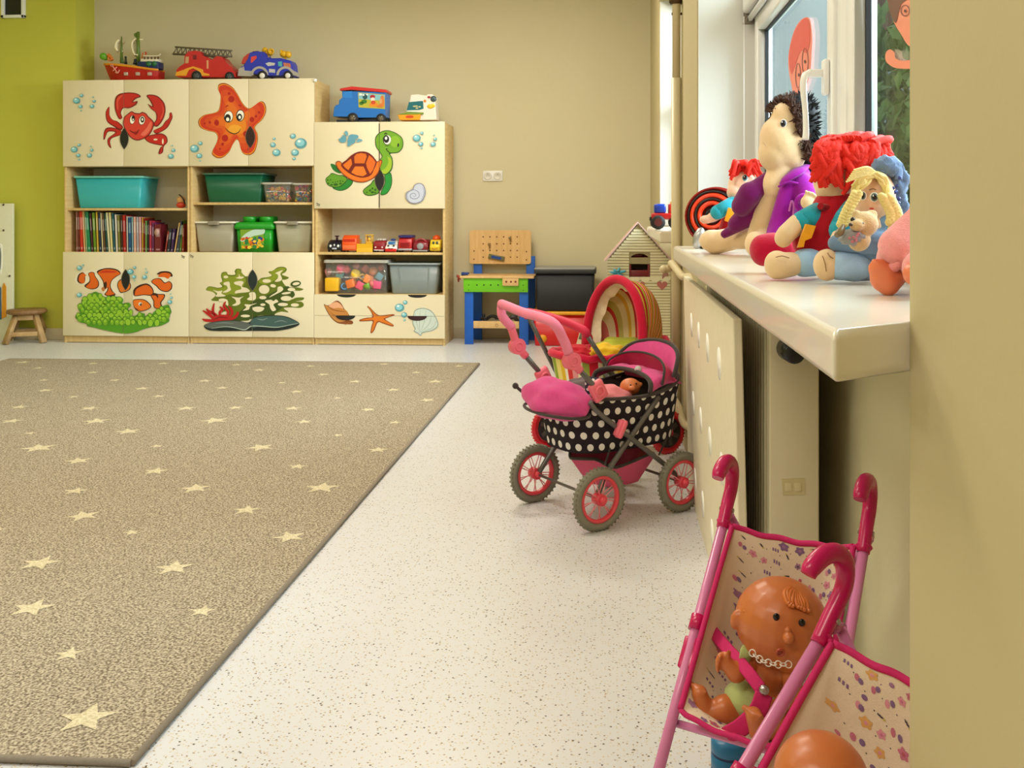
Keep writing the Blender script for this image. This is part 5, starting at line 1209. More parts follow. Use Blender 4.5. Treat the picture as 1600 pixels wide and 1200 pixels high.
# --- blue truck
BL = plastic((24, 46, 180))
t_ = thing('toy_truck', 'blue toy truck with red windows and yellow horns on its roof', 'toy truck', (PY(422, 122, YV).x, YV, ZTOP))
slab(t_, 'truck_body', Tf, [(870, 340), (905, 330), (960, 240), (980, 175), (1060, 160), (1140, 170), (1160, 200), (1170, 240), (1330, 238), (1440, 265), (1460, 300), (1475, 440), (1160, 440), (930, 400), (900, 390)], YV, .125, BL, spl=False, bev=.007)
slab(t_, 'windscreen', Tf, [(885, 300), (905, 235), (955, 190), (985, 180), (970, 260), (950, 300)], YV, .118, plastic((186, 50, 34)), spl=False)
slab(t_, 'roof_hatch', Tf, [(990, 182), (1010, 160), (1070, 155), (1060, 172)], YV, .10, plastic((110, 20, 50)), spl=False)
slab(t_, 'side_window', Tf, [(1000, 225), (1060, 212), (1062, 240), (1010, 290), (995, 292)], YV, .129, plastic((220, 60, 50)), spl=False)
GRY = plastic((176, 170, 160))
slab(t_, 'front_bumper', Tf, [(850, 440), (862, 360), (920, 335), (925, 380), (1000, 385), (1010, 400), (1000, 445)], YV, .134, GRY, spl=False)
for cx_ in (1095, 1385):
    slab(t_, 'wheel_arch', Tf, [(cx_ + 100 * math.cos(a), 432 - 100 * math.sin(a)) for a in [PI * q / 10 for q in range(11)]] + [(cx_ + 74 * math.cos(a), 432 - 74 * math.sin(a)) for a in [PI * (10 - q) / 10 for q in range(11)]], YV, .134, GRY, spl=False)
wheelp(t_, Tf, 1095, 410, 58, 7.273, YV, .062, (236, 234, 226), zb=ZTOP); wheelp(t_, Tf, 1385, 420, 56, 7.273, YV, .062, (236, 234, 226), zb=ZTOP)
for nm, pts, col in (('badge', [(1160, 300), (1200, 285), (1270, 295), (1262, 320), (1190, 330)], (200, 200, 196)), ('badge', [(1200, 360), (1268, 365), (1270, 405), (1200, 400)], (190, 190, 190)), ('side_picture', [(1302, 280), (1345, 275), (1350, 335), (1305, 330)], (70, 170, 180)), ('side_picture', [(1362, 290), (1440, 300), (1448, 345), (1368, 335)], (196, 110, 80))):
    slab(t_, nm, Tf, pts, YV, .128, plastic(col), spl=False)
k = MB(); k.tube([PY(*Tf(1165, 215), YV), PY(*Tf(1140, 160), YV), PY(*Tf(1110, 130), YV)], [.008, .012, .022]).ell(PY(*Tf(1120, 135), YV), .022).ell(PY(*Tf(1185, 155), YV - .01), (.02, .02, .028)).torus(PY(*Tf(1190, 150), YV - .03), (0, 1, 0), .018, .006, 14, 6); k.build('horn', plastic((232, 180, 24)), t_, world=True)
k = MB(); k.ell(PY(*Tf(1335, 180), YV), (.030, .03, .026)).ell(PY(*Tf(1385, 185), YV - .01), (.024, .02, .026)).cyl(PY(*Tf(1350, 240), YV), PY(*Tf(1350, 200), YV), .008).torus(PY(*Tf(1310, 165), YV), (1, 0, 0), .02, .006, 14, 6); k.build('horn', plastic((232, 180, 24)), t_, world=True)

# --- blue box-shaped bus with red roof
Tg = lambda x, y: (500 + x / 7.273, 125 + y / 7.273)
YB2 = 6.98
CB = plastic((30, 112, 196))
t_ = thing('toy_bus', 'bright blue toy bus with a red roof and a farm picture on its side', 'toy bus', (PY(565, 189, YB2).x, YB2, ZTOP3))
slab(t_, 'bus_body', Tg, [(180, 425), (195, 320), (215, 295), (245, 290), (250, 240), (285, 215), (280, 140), (775, 150), (765, 430), (700, 440), (600, 440), (440, 440), (320, 430)], YB2, .15, CB, spl=False, bev=.008)
slab(t_, 'red_roof', Tg, [(258, 135), (262, 112), (395, 88), (785, 125), (790, 150), (775, 158), (400, 128)], YB2, .165, plastic((206, 40, 36)), spl=False, bev=.003)
slab(t_, 'window_frame', Tg, [(300, 150), (395, 140), (400, 220), (290, 215)], YB2, .154, plastic((40, 130, 214)), spl=False)
lay = [('q', [(432, 140), (738, 165), (738, 330), (440, 312)], (186, 178, 60)), ('q', [(440, 148), (730, 172), (730, 235), (440, 215)], (130, 190, 200)), ('e', [(500, 245, 34, 24), (470, 265, 26, 20)], (60, 120, 40)), ('p', [(565, 300), (575, 260), (640, 250), (660, 300)], (226, 140, 40)), ('e', [(597, 190, 30, 22)], (176, 30, 50)), ('e', [(600, 220, 24, 22)], (240, 220, 200)), ('e', [(605, 255, 26, 22)], (206, 70, 40)), ('e', [(512, 190, 26, 30)], (30, 80, 84)), ('e', [(495, 170, 10, 10), (535, 165, 10, 10), (460, 165, 20, 12)], (240, 240, 230)), ('p', [(690, 190), (722, 185), (725, 300), (640, 305), (690, 260)], (214, 120, 50)), ('e', [(690, 240, 16, 30)], (220, 160, 110))]
sticker(t_, 'side_picture', Tg, lay, yplane=YB2 - .0755, step=.0003)
wheelp(t_, Tg, 375, 400, 62, 7.273, YB2, .070, (120, 110, 90), spoke=True, zb=ZTOP3); wheelp(t_, Tg, 695, 415, 56, 7.273, YB2, .070, (120, 110, 90), spoke=True, zb=ZTOP3)
k = MB(); a = PY(*Tg(215, 450), YB2); k.box2((a.x, YB2 - .06, ZTOP3 + .006), (PY(*Tg(740, 450), YB2).x, YB2 + .06, ZTOP3 + .03)); k.build('underside', plastic((30, 34, 50)), t_, world=True)

# --- toy cash register
t_ = thing('toy_cash_register', 'white, yellow and teal toy cash register beside the blue bus', 'toy cash register', (PY(655, 189, YB2).x, YB2, ZTOP3))
WHP = plastic((236, 228, 214))
slab(t_, 'register_body', Tg, [(1000, 360), (1020, 300), (1040, 250), (1050, 180), (1130, 172), (1225, 190), (1240, 172), (1290, 172), (1325, 200), (1340, 462), (1150, 465), (1150, 380), (1005, 372)], YB2, .12, WHP, spl=False, bev=.005)
slab(t_, 'cash_drawer', Tg, [(905, 405), (1165, 398), (1152, 464), (925, 464)], YB2 - .01, .13, plastic((236, 160, 30)), spl=False, bev=.003)
slab(t_, 'green_rim', Tg, [(915, 402), (1005, 378), (1195, 380), (1190, 398)], YB2 - .01, .134, plastic((120, 150, 50)), spl=False)
slab(t_, 'orange_badge', Tg, [(1005, 415), (1075, 415), (1075, 440), (1005, 440)], YB2 - .01, .134, plastic((206, 70, 24)), spl=True) 
slab(t_, 'keypad', Tg, [(1005, 355), (1030, 262), (1160, 250), (1190, 250), (1195, 335), (1150, 350)], YB2, .124, plastic((18, 104, 112)), spl=False)
k = MB()
for x, y, c in ((1070, 300, 0), (1095, 298, 0), (1130, 305, 0), (1100, 320, 0)): k.ell(PY(*Tg(x, y), YB2 - .063), (.010, .003, .006))
k.build('key', plastic((196, 190, 140)), t_, world=True)
k = MB(); k.ell(PY(*Tg(1255, 300), YB2 - .062), (.024, .006, .016)).ell(PY(*Tg(1285, 290), YB2 - .062), (.014, .006, .014)); k.build('yellow_hand', plastic((236, 200, 40)), t_, world=True)
k = MB(); k.lathe([(.022, 0), (.022, .004), (0, .004)], PY(*Tg(1290, 215), YB2 - .06), (0, -1, 0), sx=1.0); k.build('dial', plastic((70, 90, 96)), t_, world=True)
k = MB(); k.ell(PY(*Tg(1238, 195), YB2 - .063), (.011, .003, .009)); k.build('red_button', plastic((170, 30, 50)), t_, world=True)
k = MB(); k.ell(PY(*Tg(1195, 240), YB2 - .05), (.020, .012, .020)).ell(PY(*Tg(1215, 215), YB2 - .05), (.010, .01, .014)); k.build('orange_knob', plastic((226, 120, 40)), t_, world=True)

# ================================================================ WORKBENCH
YW = 6.90
t_ = thing('toy_workbench', 'wooden toy workbench with blue legs, green front board and pegboard back', 'workbench', (PY(778, 540, YW).x, YW + .13, 0))
Tw = lambda x, y: (700 + x / 5.715, 340 + y / 5.715)
def wx(x, Y=YW): return PY(Tw(x, 0)[0], 400, Y).x
def wz(y, Y=YW): return PY(780, Tw(0, y)[1], Y).z
MBL = mat('blue_painted_wood', (20, 92, 190), rough=.45); MGR = mat('green_painted_wood', (112, 196, 30), rough=.45); MWD = wood_mat('beech', (214, 172, 112), (228, 190, 132), (18, 3, 3)); 
YW2 = YW + .26
for (xa, xb) in ((148, 226), (636, 718)):
    MB().box2((wx(xa), YW, 0), (wx(xb), YW + .022, wz(540)), .003).build('leg', MBL, t_, world=True)
    MB().box2((wx(xa) + .028, YW2, 0), (wx(xb) + .028, YW2 + .022, PY(780, 400, YW2).z), .003).build('leg', MBL, t_, world=True)
    MB().box2((wx(xa) + .004, YW + .022, wz(1010)), (wx(xa) + .022, YW2, wz(930)), .002).build('side_rail', MBL, t_, world=True)
MB().box2((wx(140), YW - .016, wz(665)), (wx(716), YW, wz(540)), .003).build('front_board', MGR, t_, world=True)
topz = wz(540)
tp = MB(); tp.box2((wx(110), YW - .03, topz - .001), (wx(770), YW2 + .01, topz + .015), .003); tp.build('bench_top', MWD, t_, world=True)
bz = MB(); bz.box2((wx(490), YW - .034, wz(606)), (wx(634), YW - .016, topz - .0015), .002); bzo = bz.build('wooden_block', MWD, t_, world=True)
k = MB()
for x in (520, 562, 603): k.cyl(PY(*Tw(x, 573), YW - .033), PY(*Tw(x, 573), YW - .0352), .0075)
k.build('screw_hole', plastic((120, 50, 30)), bzo, world=True)
k = MB()
for x in (258, 320, 382, 448): k.cyl(PY(*Tw(x, 602), YW - .0155), PY(*Tw(x, 602), YW - .0172), .006)
for x, y in ((185, 602), (185, 648), (672, 604), (672, 650)): k.cyl(PY(*Tw(x, y), YW - .0155), PY(*Tw(x, y), YW - .0172), .004)
k.build('peg_hole', plastic((40, 84, 24)), t_, world=True)
# pegboard
YPG = YW2 + .002
pb = MB(); a, b_ = PY(*Tw(196, 412), YPG), PY(*Tw(742, 112), YPG)
pts = [(x + (a.x + b_.x) / 2, YPG - .014, z + (a.z + b_.z) / 2) for x, z in rrect(b_.x - a.x, b_.z - a.z, .018)]
pb.prism(pts, (0, .014, 0)); pb.build('pegboard', MWD, t_, world=True)
k = MB()
for r_, y in enumerate((172, 234, 294, 353)):
    for c_, x in enumerate((314, 375, 436, 497, 558, 618)):
        if r_ == 3 and c_ in (1, 2, 3): continue
        k.cyl(PY(*Tw(x, y), YPG - .0138), PY(*Tw(x, y), YPG - .0148), .0055)
for x, y in ((232, 298), (232, 372), (700, 304), (700, 377)): k.cyl(PY(*Tw(x, y), YPG - .0138), PY(*Tw(x, y), YPG - .0152), .0055)
k.build('peg_hole', plastic((112, 66, 26)), t_, world=True)
for x, y in ((372, 240), (556, 180)):
    k = MB(); p = PY(*Tw(x, y), YPG - .012); k.tube([p, p + Vector((0, -.03, .0))], .009, sub=1).ell(p + Vector((0, -.03, 0)), .011).tube([p + Vector((0, -.012, -.004)), p + Vector((.004, -.014, -.03))], .004); k.build('wooden_peg', plastic((140, 116, 70)), t_, world=True)
k = MB(); p = PY(*Tw(433, 357), YPG - .021); k.box(p, (.122, .011, .036), (0, .19, 0), bev=.003)
lv = k.build('spirit_level', [plastic((112, 108, 70))], label='green and blue toy spirit level hanging on the pegboard', cat='toy tool')
k = MB(); k.box(p + Vector((0, -.0065, 0)), (.075, .003, .018), (0, .19, 0)); k.build('blue_vial', plastic((28, 70, 160)), lv)
# vice at the left end
k = MB(); k.box(PY(*Tw(150, 500), YW + .03), (.05, .03, .022), bev=.005).cyl(PY(*Tw(120, 515), YW + .03), PY(*Tw(190, 495), YW + .03), .006); vc = k.build('vice', plastic((30, 60, 130)), t_, world=True)
k = MB(); k.tube([PY(*Tw(78, 520), YW + .02), PY(*Tw(118, 535), YW + .02)], .009).tube([PY(*Tw(90, 540), YW + .02), PY(*Tw(95, 575), YW + .02)], .006).tube([PY(*Tw(80, 512), YW), PY(*Tw(108, 555), YW)], .007); k.build('vice_screw', plastic((150, 50, 36)), vc, world=True)
# lower shelf and the tools on it
sh = MB(); sh.box2((wx(226), YW + .002, wz(990)), (wx(634), YW + .016, wz(926)), .002); sh.build('shelf_front', MWD, t_, world=True)
sh = MB(); sh.box2((wx(228), YW + .016, wz(985)), (wx(632), YW2, wz(960)), .0); sh.build('lower_shelf', MWD, t_, world=True)
k = MB(); p = PY(*Tw(436, 962), YW + .0015); k.torus(p, (0, 1, 0), .010, .0016, 16, 5); k.build('round_mark', plastic((150, 116, 70)), t_, world=True)
zsf = wz(960)
for (nm, lb, pts, r_, col) in (('toy_tool', 'black toy drill lying at the left of the workbench lower shelf', [(318, 860), (320, 900), (340, 925)], .012, (26, 26, 30)), ('toy_tool', 'long black toy saw lying across the workbench lower shelf', [(340, 910), (390, 880), (450, 895), (560, 900)], .012, (34, 32, 34)), ('toy_tool', 'dark grey toy plane at the right of the workbench lower shelf', [(540, 905), (590, 890), (625, 915)], .014, (58, 52, 50))):
    k = MB(); P_ = [PY(*Tw(x, y), YW + .08 + (.05 if 'saw' in lb else 0)) for x, y in pts]; P_[0].z = max(P_[0].z, zsf + r_ + .001); P_[-1].z = zsf + r_ + .001
    P_ = [Vector((q.x, q.y, max(q.z, zsf + r_ + .001))) for q in P_]; k.tube(P_, r_); k.box(P_[len(P_) // 2], (.05, .02, r_ * 2), bev=.003); k.build(nm, plastic(col), label=lb, cat='toy tool')

# ================================================================ BLACK BOX ON RED TOY CHEST
Y5 = 6.84
t_ = thing('toy_chest', 'red toy chest with a yellow rim standing under the black box', 'toy chest', (PY(875, 540, Y5).x, Y5 + .17, 0))
xa, xb = PY(833, 400, Y5).x, PY(920, 400, Y5).x; zr = PY(875, 487, Y5).z
k = MB(); cx_ = (xa + xb) / 2; ww = xb - xa
k.rings([[Vector((x + cx_, y + Y5 + .17, z)) for x, y in rrect(ww * f_, .33 * f_, .02)] for f_, z in ((.94, .002), (.95, .01), (1.0, zr - .022))])
k.build('chest_body', plastic((204, 22, 26)), t_, world=True)
k = MB(); k.rings([[Vector((x + cx_, y + Y5 + .17, z)) for x, y in rrect(ww * f_, .33 * f_ + .01, .02)] for f_, z in ((1.0, zr - .024), (1.05, zr - .022), (1.05, zr - .003), (1.03, zr))]); k.build('yellow_rim', plastic((240, 170, 30)), t_, world=True)
k = MB(); c_ = PY(848, 535, Y5 + .012); k.lathe([(.030, 0), (.030, .006), (.0, .007)], (c_.x, Y5 + .014, .052), (0, -1, 0)); k.build('round_emblem', plastic((232, 160, 24)), t_, world=True)
zb_ = zr + .001
t2 = bin_box('storage_box', 'big black lidded plastic box standing on the red toy chest', 'box', PY(834, 400, Y5).x, PY(931, 400, Y5).x, zb_, PY(880, 421, Y5).z, Y5 + .0, .33, None, mats=mat('black_box_plastic', (20, 22, 28), rough=.62), rim=mat('dark_box_rim', (48, 50, 52), rough=.55), taper=.93, lid=mat('box_lid_grey', (150, 150, 148), rough=.5), ribs=False, rimh=.03)
# cream card leaning beside the chest
t_ = thing('picture_card', 'cream upright card with a dark drawing leaning at the red chest', 'card', (PY(906, 540, 6.7).x, 6.7, 0))
k = MB(); Tw2 = lambda x, y: (700 + x / 5.715, 340 + y / 5.715)
P_ = [PY(*Tw2(x, y), 6.74) for x, y in ((1140, 1150), (1180, 1000), (1222, 1010), (1200, 1165))]
k.prism(P_, (0, .012, 0)); k.build('card_board', plastic((226, 210, 176)), t_, world=True)
P_ = [PY(*Tw2(x, y), 6.7385) for x, y in ((1165, 1085), (1180, 1030), (1208, 1036), (1195, 1090))]
k = MB(); k.prism(P_, (0, .001, 0)); k.build('drawing', plastic((110, 106, 84)), t_, world=True)

# ================================================================ DOLLHOUSE
YH = 5.55
Th = lambda x, y: (920 + x / 5.217, 330 + y / 5.217)
M_siding = mat('cream_siding', (214, 204, 166), rough=.6); M_pinkroof = plastic((206, 168, 160))
t_ = thing('dollhouse', 'tall cream dollhouse with siding, heart cutouts and pink roof edges', 'dollhouse', (PY(998, 540, YH).x, YH + .12, 0))
def hp(x, y, dy=0): return PY(*Th(x, y), YH + dy)
xl, xr = hp(152, 400).x, min(hp(665, 400).x, XW - .02); ez = hp(152, 398).z; ap = hp(400, 108)
# front wall pieces around the two windows: gable window and bedroom window
wx0, wx1 = hp(328, 500).x, hp(500, 500).x; wzt, wzm, wzb = hp(400, 345).z, hp(400, 430).z, hp(400, 545).z
DH = .24
k = MB()
th = .008
k.prism([(xl, YH, .0), (wx0, YH, .0), (wx0, YH, ez), (xl, YH, ez)], (0, th, 0)); k.prism([(wx1, YH, .0), (xr, YH, .0), (xr, YH, ez), (wx1, YH, ez)], (0, th, 0))
k.prism([(wx0, YH, 0), (wx1, YH, 0), (wx1, YH, wzb), (wx0, YH, wzb)], (0, th, 0))
axm = (xl + xr) / 2
def gable_z(x): return ez + (ap.z - ez) * (1 - abs(x - ap.x) / ((ap.x - xl) if x < ap.x else (xr - ap.x)))
arch = [((wx0 + wx1) / 2 + (wx1 - wx0) / 2 * math.cos(a), YH, wzt - (wx1 - wx0) * .35 + (wx1 - wx0) * .35 * math.sin(a)) for a in [PI * q / 8 for q in range(9)]]
k.prism([(wx1, YH, ez), (xr, YH, ez), (ap.x, YH, ap.z), (xl, YH, ez), (wx0, YH, ez)] + arch[::-1][0:] , (0, th, 0))
k.prism([(wx0, YH, hp(400, 378).z), (wx1, YH, hp(400, 378).z), (wx1, YH, wzm), (wx0, YH, wzm)][::-1], (0, th, 0))
k.build('front_wall', mat('siding_groove_shade', (150, 136, 96), rough=.7), t_, world=True)  # base wall darkened to paint shade into the grooves between lap boards
k = MB()
# thin lap boards with gaps between them
z = .02
while z < ap.z - .03:
    if z < ez: a, b_ = xl, xr
    else:
        f_ = (z - ez) / (ap.z - ez); a = xl + (ap.x - xl) * f_ + .01; b_ = xr - (xr - ap.x) * f_ - .01
    segs = [(a, b_)]
    if wzb - .005 < z < wzt: segs = [(a, wx0), (wx1, b_)]
    for (p, q) in segs:
        if q > p: k.box2((p, YH - .0022, z), (q, YH + .001, z + .0125), .0)
    z += .0165
k.build('siding', M_siding, t_, world=True)
k = MB(); k.box2((xl, YH + th, 0), (xl + .008, YH + DH, ez)); k.build('side_wall', M_siding, t_, world=True)
k = MB(); k.box2((xr - .008, YH + th, 0), (xr, YH + DH, ez)); k.build('side_wall', M_siding, t_, world=True)
k = MB(); k.prism([(xl, YH + DH, 0), (xr, YH + DH, 0), (xr, YH + DH, ez), (ap.x, YH + DH, ap.z), (xl, YH + DH, ez)], (0, .006, 0)); k.build('back_wall', plastic((150, 120, 100)), t_, world=True)
for (p, q) in (((xl - .012, ez - .010), (ap.x, ap.z + .008)), ((xr + .0, ez + .0), (ap.x, ap.z + .008))):
    k = MB(); d_ = Vector((q[0] - p[0], 0, q[1] - p[1])); n_ = Vector((-d_.z, 0, d_.x)).normalized() * .009
    if n_.z < 0: n_ = -n_
    k.prism([(p[0], YH - .012, p[1]), (q[0], YH - .012, q[1]), (q[0] + n_.x * (0 if abs(n_.x) else 0), YH - .012, q[1] + n_.z * 1.3), (p[0] + n_.x, YH - .012, p[1] + n_.z)], (0, DH + .03, 0)); k.build('roof_panel', M_pinkroof, t_, world=True)
MRB = plastic((110, 30, 36))
k = MB(); k.box2((wx0, YH + .004, wzb), (wx1, YH + .012, wzb + (wzm - wzb) * .55), .002).box2((wx0, YH + .003, wzb), (wx0 + .014, YH + .012, wzm - .002), .002).box2((wx1 - .014, YH + .003, wzb), (wx1, YH + .012, wzm - .002), .002)
k.build('red_balcony_board', MRB, t_, world=True)
k = MB(); k.box2((wx0 + .01, YH + .03, hp(400, 378).z), (wx1 - .01, YH + .05, hp(400, 378).z + .02), .002); k.box2((wx0 + .075, YH + .03, hp(400, 378).z), (wx0 + .09, YH + .05, hp(400, 345).z), .002); k.build('attic_furniture', MRB, t_, world=True)
def heart(px, py, s_): 
    p = hp(px, py); return [(p.x + s_ * 16 * math.sin(t2_) ** 3 / 16, YH - .004, p.z + s_ * (13 * math.cos(t2_) - 5 * math.cos(2 * t2_) - 2 * math.cos(3 * t2_) - math.cos(4 * t2_)) / 16) for t2_ in [2 * PI * q / 28 for q in range(28)]]
for (x, y) in ((415, 605), (597, 603)):
    k = MB(); k.prism(heart(x, y, .030), (0, .003, 0)); k.build('heart_cutout', plastic((176, 104, 96)), t_, world=True)
k = MB(); zc = hp(400, 548).z
for q in range(6): 
    x = 215 + q * 82; p = hp(x, 552); k.prism([(p.x + .031 * math.cos(a), YH - .0035, p.z + .012 + .031 * math.sin(a)) for a in [PI + PI * j_ / 10 for j_ in range(11)]], (0, .001, 0))
k.build('scalloped_trim', plastic((222, 212, 178)), t_, world=True)
k = MB()
for x in (505, 540, 568): k.cyl(hp(x, 860, -.03), hp(x, 1040, -.03), .0022, seg=6)
for y in (850, 910, 975, 1040): k.cyl(hp(500, y + 8, -.03), hp(570, y - 5, -.03), .0022, seg=6); k.cyl(hp(568, y - 5, -.03), hp(568, y - 5, 0), .0022, seg=6)
k.build('wire_balcony', plastic((60, 50, 44)), t_, world=True)
k = MB(); k.prism([hp(600, 520, -.004), hp(612, 490, -.004), hp(645, 490, -.004), hp(650, 530, -.004), hp(625, 530, -.004), hp(597, 555, -.004)], (0, .003, 0)); k.build('flag_ornament', plastic((160, 110, 100)), t_, world=True)
# blue bow
k = MB(); c_ = hp(235, 505, -.02)
for a, l_ in ((20, .055), (75, .045), (130, .04), (170, .05), (220, .045), (270, .04), (320, .05)):
    d_ = Vector((math.cos(math.radians(a)), -.1, math.sin(math.radians(a)) * .8)); k.tube([c_, c_ + d_ * l_ * .5, c_ + d_ * l_], [.006, .016, .003], flat=(1, .5))
k.build('toy_bow', fabric((70, 150, 170)), label='light blue bow hanging at the front of the dollhouse', cat='bow')

# ================================================================ LEFT: STOOL AND ACTIVITY BOARD
t_ = thing('wooden_stool', 'small round wooden stool at the green wall', 'stool', tuple(PZ(42, 534, 0)))
sp = PZ(42, 534, 0); s_ = sp.y / 1500
MST = wood_mat('stool_wood', (168, 132, 84), (196, 160, 110), (6, 6, 6)); MSS = wood_mat('stool_seat_wood', (124, 88, 52), (150, 112, 72), (20, 3, 3))
zs = sp.y * 0 + PY(42, 483, sp.y).z
k = MB(); k.lathe([(.11, zs - .035), (.132, zs - .028), (.136, zs - .012), (.128, zs), (.0, zs + .001)]); k.build('seat', MSS, t_)
legs = []
for a in (250, 340, 70, 160):
    r_ = math.radians(a); top = Vector((.085 * math.cos(r_), .085 * math.sin(r_), zs - .03)); bt = Vector((.175 * math.cos(r_), .175 * math.sin(r_), .002)); legs.append((top, bt))
    R_ = align(bt - top); k = MB(); k.rings([[p + R_ @ Vector((x, y, 0)) for x, y in rrect(w1, .03, .005, 2)] for p, w1 in ((top, .036), (bt, .046))]); k.build('leg', MST, t_)
for i in range(4):
    a, b_ = legs[i], legs[(i + 1) % 4]; k = MB(); p = a[0].lerp(a[1], .68); q = b_[0].lerp(b_[1], .68); d_ = (q - p); k.box((p + q) / 2, (d_.length - .02, .016, .032), (0, 0, math.atan2(d_.y, d_.x)), bev=.002); k.build('stretcher', MST, t_)
for i in range(4):
    a, b_ = legs[i], legs[(i + 1) % 4]; k = MB(); p = a[0].lerp(a[1], .12); q = b_[0].lerp(b_[1], .12); d_ = (q - p); k.box((p + q) / 2, (d_.length - .02, .014, .04), (0, 0, math.atan2(d_.y, d_.x)), bev=.002); k.build('apron', MST, t_)
# white activity board with cut-outs, standing at the wall
YA = 6.90
a0, a1 = PY(-90, 500, YA), PY(20, 500, YA); za = PY(10, 318, YA).z; zb2 = PY(10, 535, YA).z
Ta = lambda x, y: (x / 4.618, 300 + y / 4.618)
t_ = thing('activity_board', 'tall pale activity board with screws at the left edge of the picture', 'board', ((a0.x + a1.x) / 2, YA, 0))
k = MB(); k.box2((a0.x, YA, .0), (a1.x, YA + .02, za), .002); k.build('board_panel', mat('pale_green_white_board', (222, 218, 190), rough=.5), t_, world=True)
k = MB(); 
for x, y in ((26, 92), (26, 277), (70, 606)): k.cyl(PY(*Ta(x, y), YA), PY(*Ta(x, y), YA - .003), .008)
k.build('screw', plastic((70, 60, 40)), t_, world=True)
k = MB(); pts = [(-60, 370), (0, 372), (14, 400), (18, 480), (12, 560), (0, 592), (-60, 600)]
k.prism(outline(Ta, shape('p', pts)[0], YA - .004), (0, .004, 0)); k.build('oval_ring', plastic((240, 238, 226)), t_, world=True)
k = MB(); pts = [(-60, 395), (-6, 398), (4, 420), (7, 480), (3, 545), (-8, 570), (-60, 575)]
k.prism(outline(Ta, shape('p', pts)[0], YA - .006), (0, .003, 0)); k.build('grey_oval', plastic((104, 116, 116)), t_, world=True)
k = MB(); pts = [(16, 690), (28, 655), (42, 685), (44, 900), (12, 915)]
k.prism(outline(Ta, pts, YA - .006), (0, .006, 0)); k.build('orange_slat', plastic((214, 140, 34)), t_, world=True)
k = MB(); pts = [(-60, 660), (4, 690), (8, 920), (-60, 920)]
k.prism(outline(Ta, pts, YA - .006), (0, .006, 0)); k.build('blue_slat', plastic((60, 96, 120)), t_, world=True)
# ================================================================ RADIATOR, PANEL, PIPES
M_rad = mat('cream_enamel', (216, 206, 176), rough=.35, noise=.01)
M_pipe = mat('cream_painted_pipe', (212, 198, 158), rough=.4, noise=.02)
t_ = thing('radiator', 'cream panel radiator under the near window sill', 'radiator', (.376, 2.7, .12))
k = MB(); k.box2((.326, 2.0, .12), (.428, 3.28, .745), .004)
k.build('casing', M_rad, t_, world=True)
k = MB(); y = 2.03
while y < 3.25: k.box2((.321, y, .14), (.3265, y + .022, .725), .002); y += .036
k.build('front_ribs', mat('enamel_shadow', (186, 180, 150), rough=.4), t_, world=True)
k = MB(); k.box2((.338, 2.02, .745), (.416, 3.26, .748)); y = 2.04
while y < 3.24: k.box2((.34, y, .7465), (.414, y + .012, .752)); y += .03
k.build('top_grille', plastic((70, 66, 56)), t_, world=True)
k = MB(); c_ = PD(1237, 756, 1.995); k.box((c_.x, 1.9995, c_.z), (.046, .002, .034), (0, -.06, 0)); k.build('valve_plate', plastic((204, 190, 146)), t_, world=True)
for dx in (-.011, .008): MB().box((c_.x + dx, 1.998, c_.z), (.014, .002, .018), (0, -.06, 0), bev=.0008).build('plate_mark', plastic((214, 200, 158)), t_, world=True)
k = MB(); c_ = PD(1232, 545, 1.97); k.cyl((c_.x, 2.0, c_.z), (c_.x, 1.93, c_.z), .024, .021, 20).ell((c_.x, 1.93, c_.z), (.021, .006, .021)); k.build('black_valve_cap', plastic((20, 20, 26)), t_, world=True)
for z_ in (.03,): pass
k = MB(); k.box2((.40, 2.1, .0), (.42, 2.14, .12)).box2((.40, 3.1, .0), (.42, 3.14, .12)); k.build('foot_bracket', M_rad, t_, world=True)
# perforated cover board, taken off and leaned in front of the radiator
t_ = thing('radiator_cover_panel', 'cream board with three rows of round holes leaning before the radiator', 'panel', (.262, 2.66, 0))
k = MB(); XPn = lambda z: .270 - .018 * z / .735
zt_p = .735
cols_y = (3.05, 2.80, 2.545, 2.275); rows_z = (.60, .353, .11)
pts = [Vector((XPn(0), 2.0, 0)), Vector((XPn(0), 3.34, 0)), Vector((XPn(zt_p), 3.34, zt_p)), Vector((XPn(zt_p), 2.0, zt_p))]
k.prism(pts, (.019, 0, 0))
pn = k.build('board', mat('cream_board', (232, 222, 194), rough=.5), t_, world=True)
md = pn.modifiers.new('bevel', 'BEVEL'); md.width = .003; md.segments = 2
for z_ in rows_z:
    for y_ in cols_y:
        k = MB(); c_ = Vector((XPn(z_), y_, z_))
        k.lathe([(.038, -.001), (.038, .0012), (.0, .0012)], c_, (-1, 0, -.0245), seg=28)
        k.build('round_hole', mat('white_hole_lining', (255, 252, 242), rough=.5), t_, world=True)
# heating pipes
t_ = thing('heating_pipe', 'thick cream vertical heating pipe between the two windows', 'pipe', tuple(PZ(1056, 690, 0)))
xp, yp = .2765, 4.06
k = MB(); k.cyl((xp, yp, 0), (xp, yp, 1.52), .0215, seg=20).cyl((xp, yp, 1.50), (xp, yp, HC), .0175, seg=20).cyl((xp, yp, 0), (xp, yp, .012), .04, seg=20)
k.build('riser', M_pipe, t_, world=True)
k = MB(); k.cyl((xp, yp, 1.83), (xp, yp, 1.86), .027, seg=6).cyl((xp - .03, yp, 1.845), (xp + .05, yp, 1.845), .010).cyl((xp - .02, yp, 1.79), (xp + .03, yp, 1.79), .006); k.build('valve', mat('tarnished_brass', (84, 66, 40), rough=.4, metal=.7), t_, world=True)
k = MB(); k.cyl((xp + .036, yp + .0, 1.80), (xp + .036, yp, .75), .006, seg=8); k.cyl((xp + .036, yp, 1.80), (xp + .036, yp, HC), .008); k.build('thin_pipe', M_pipe, t_, world=True)
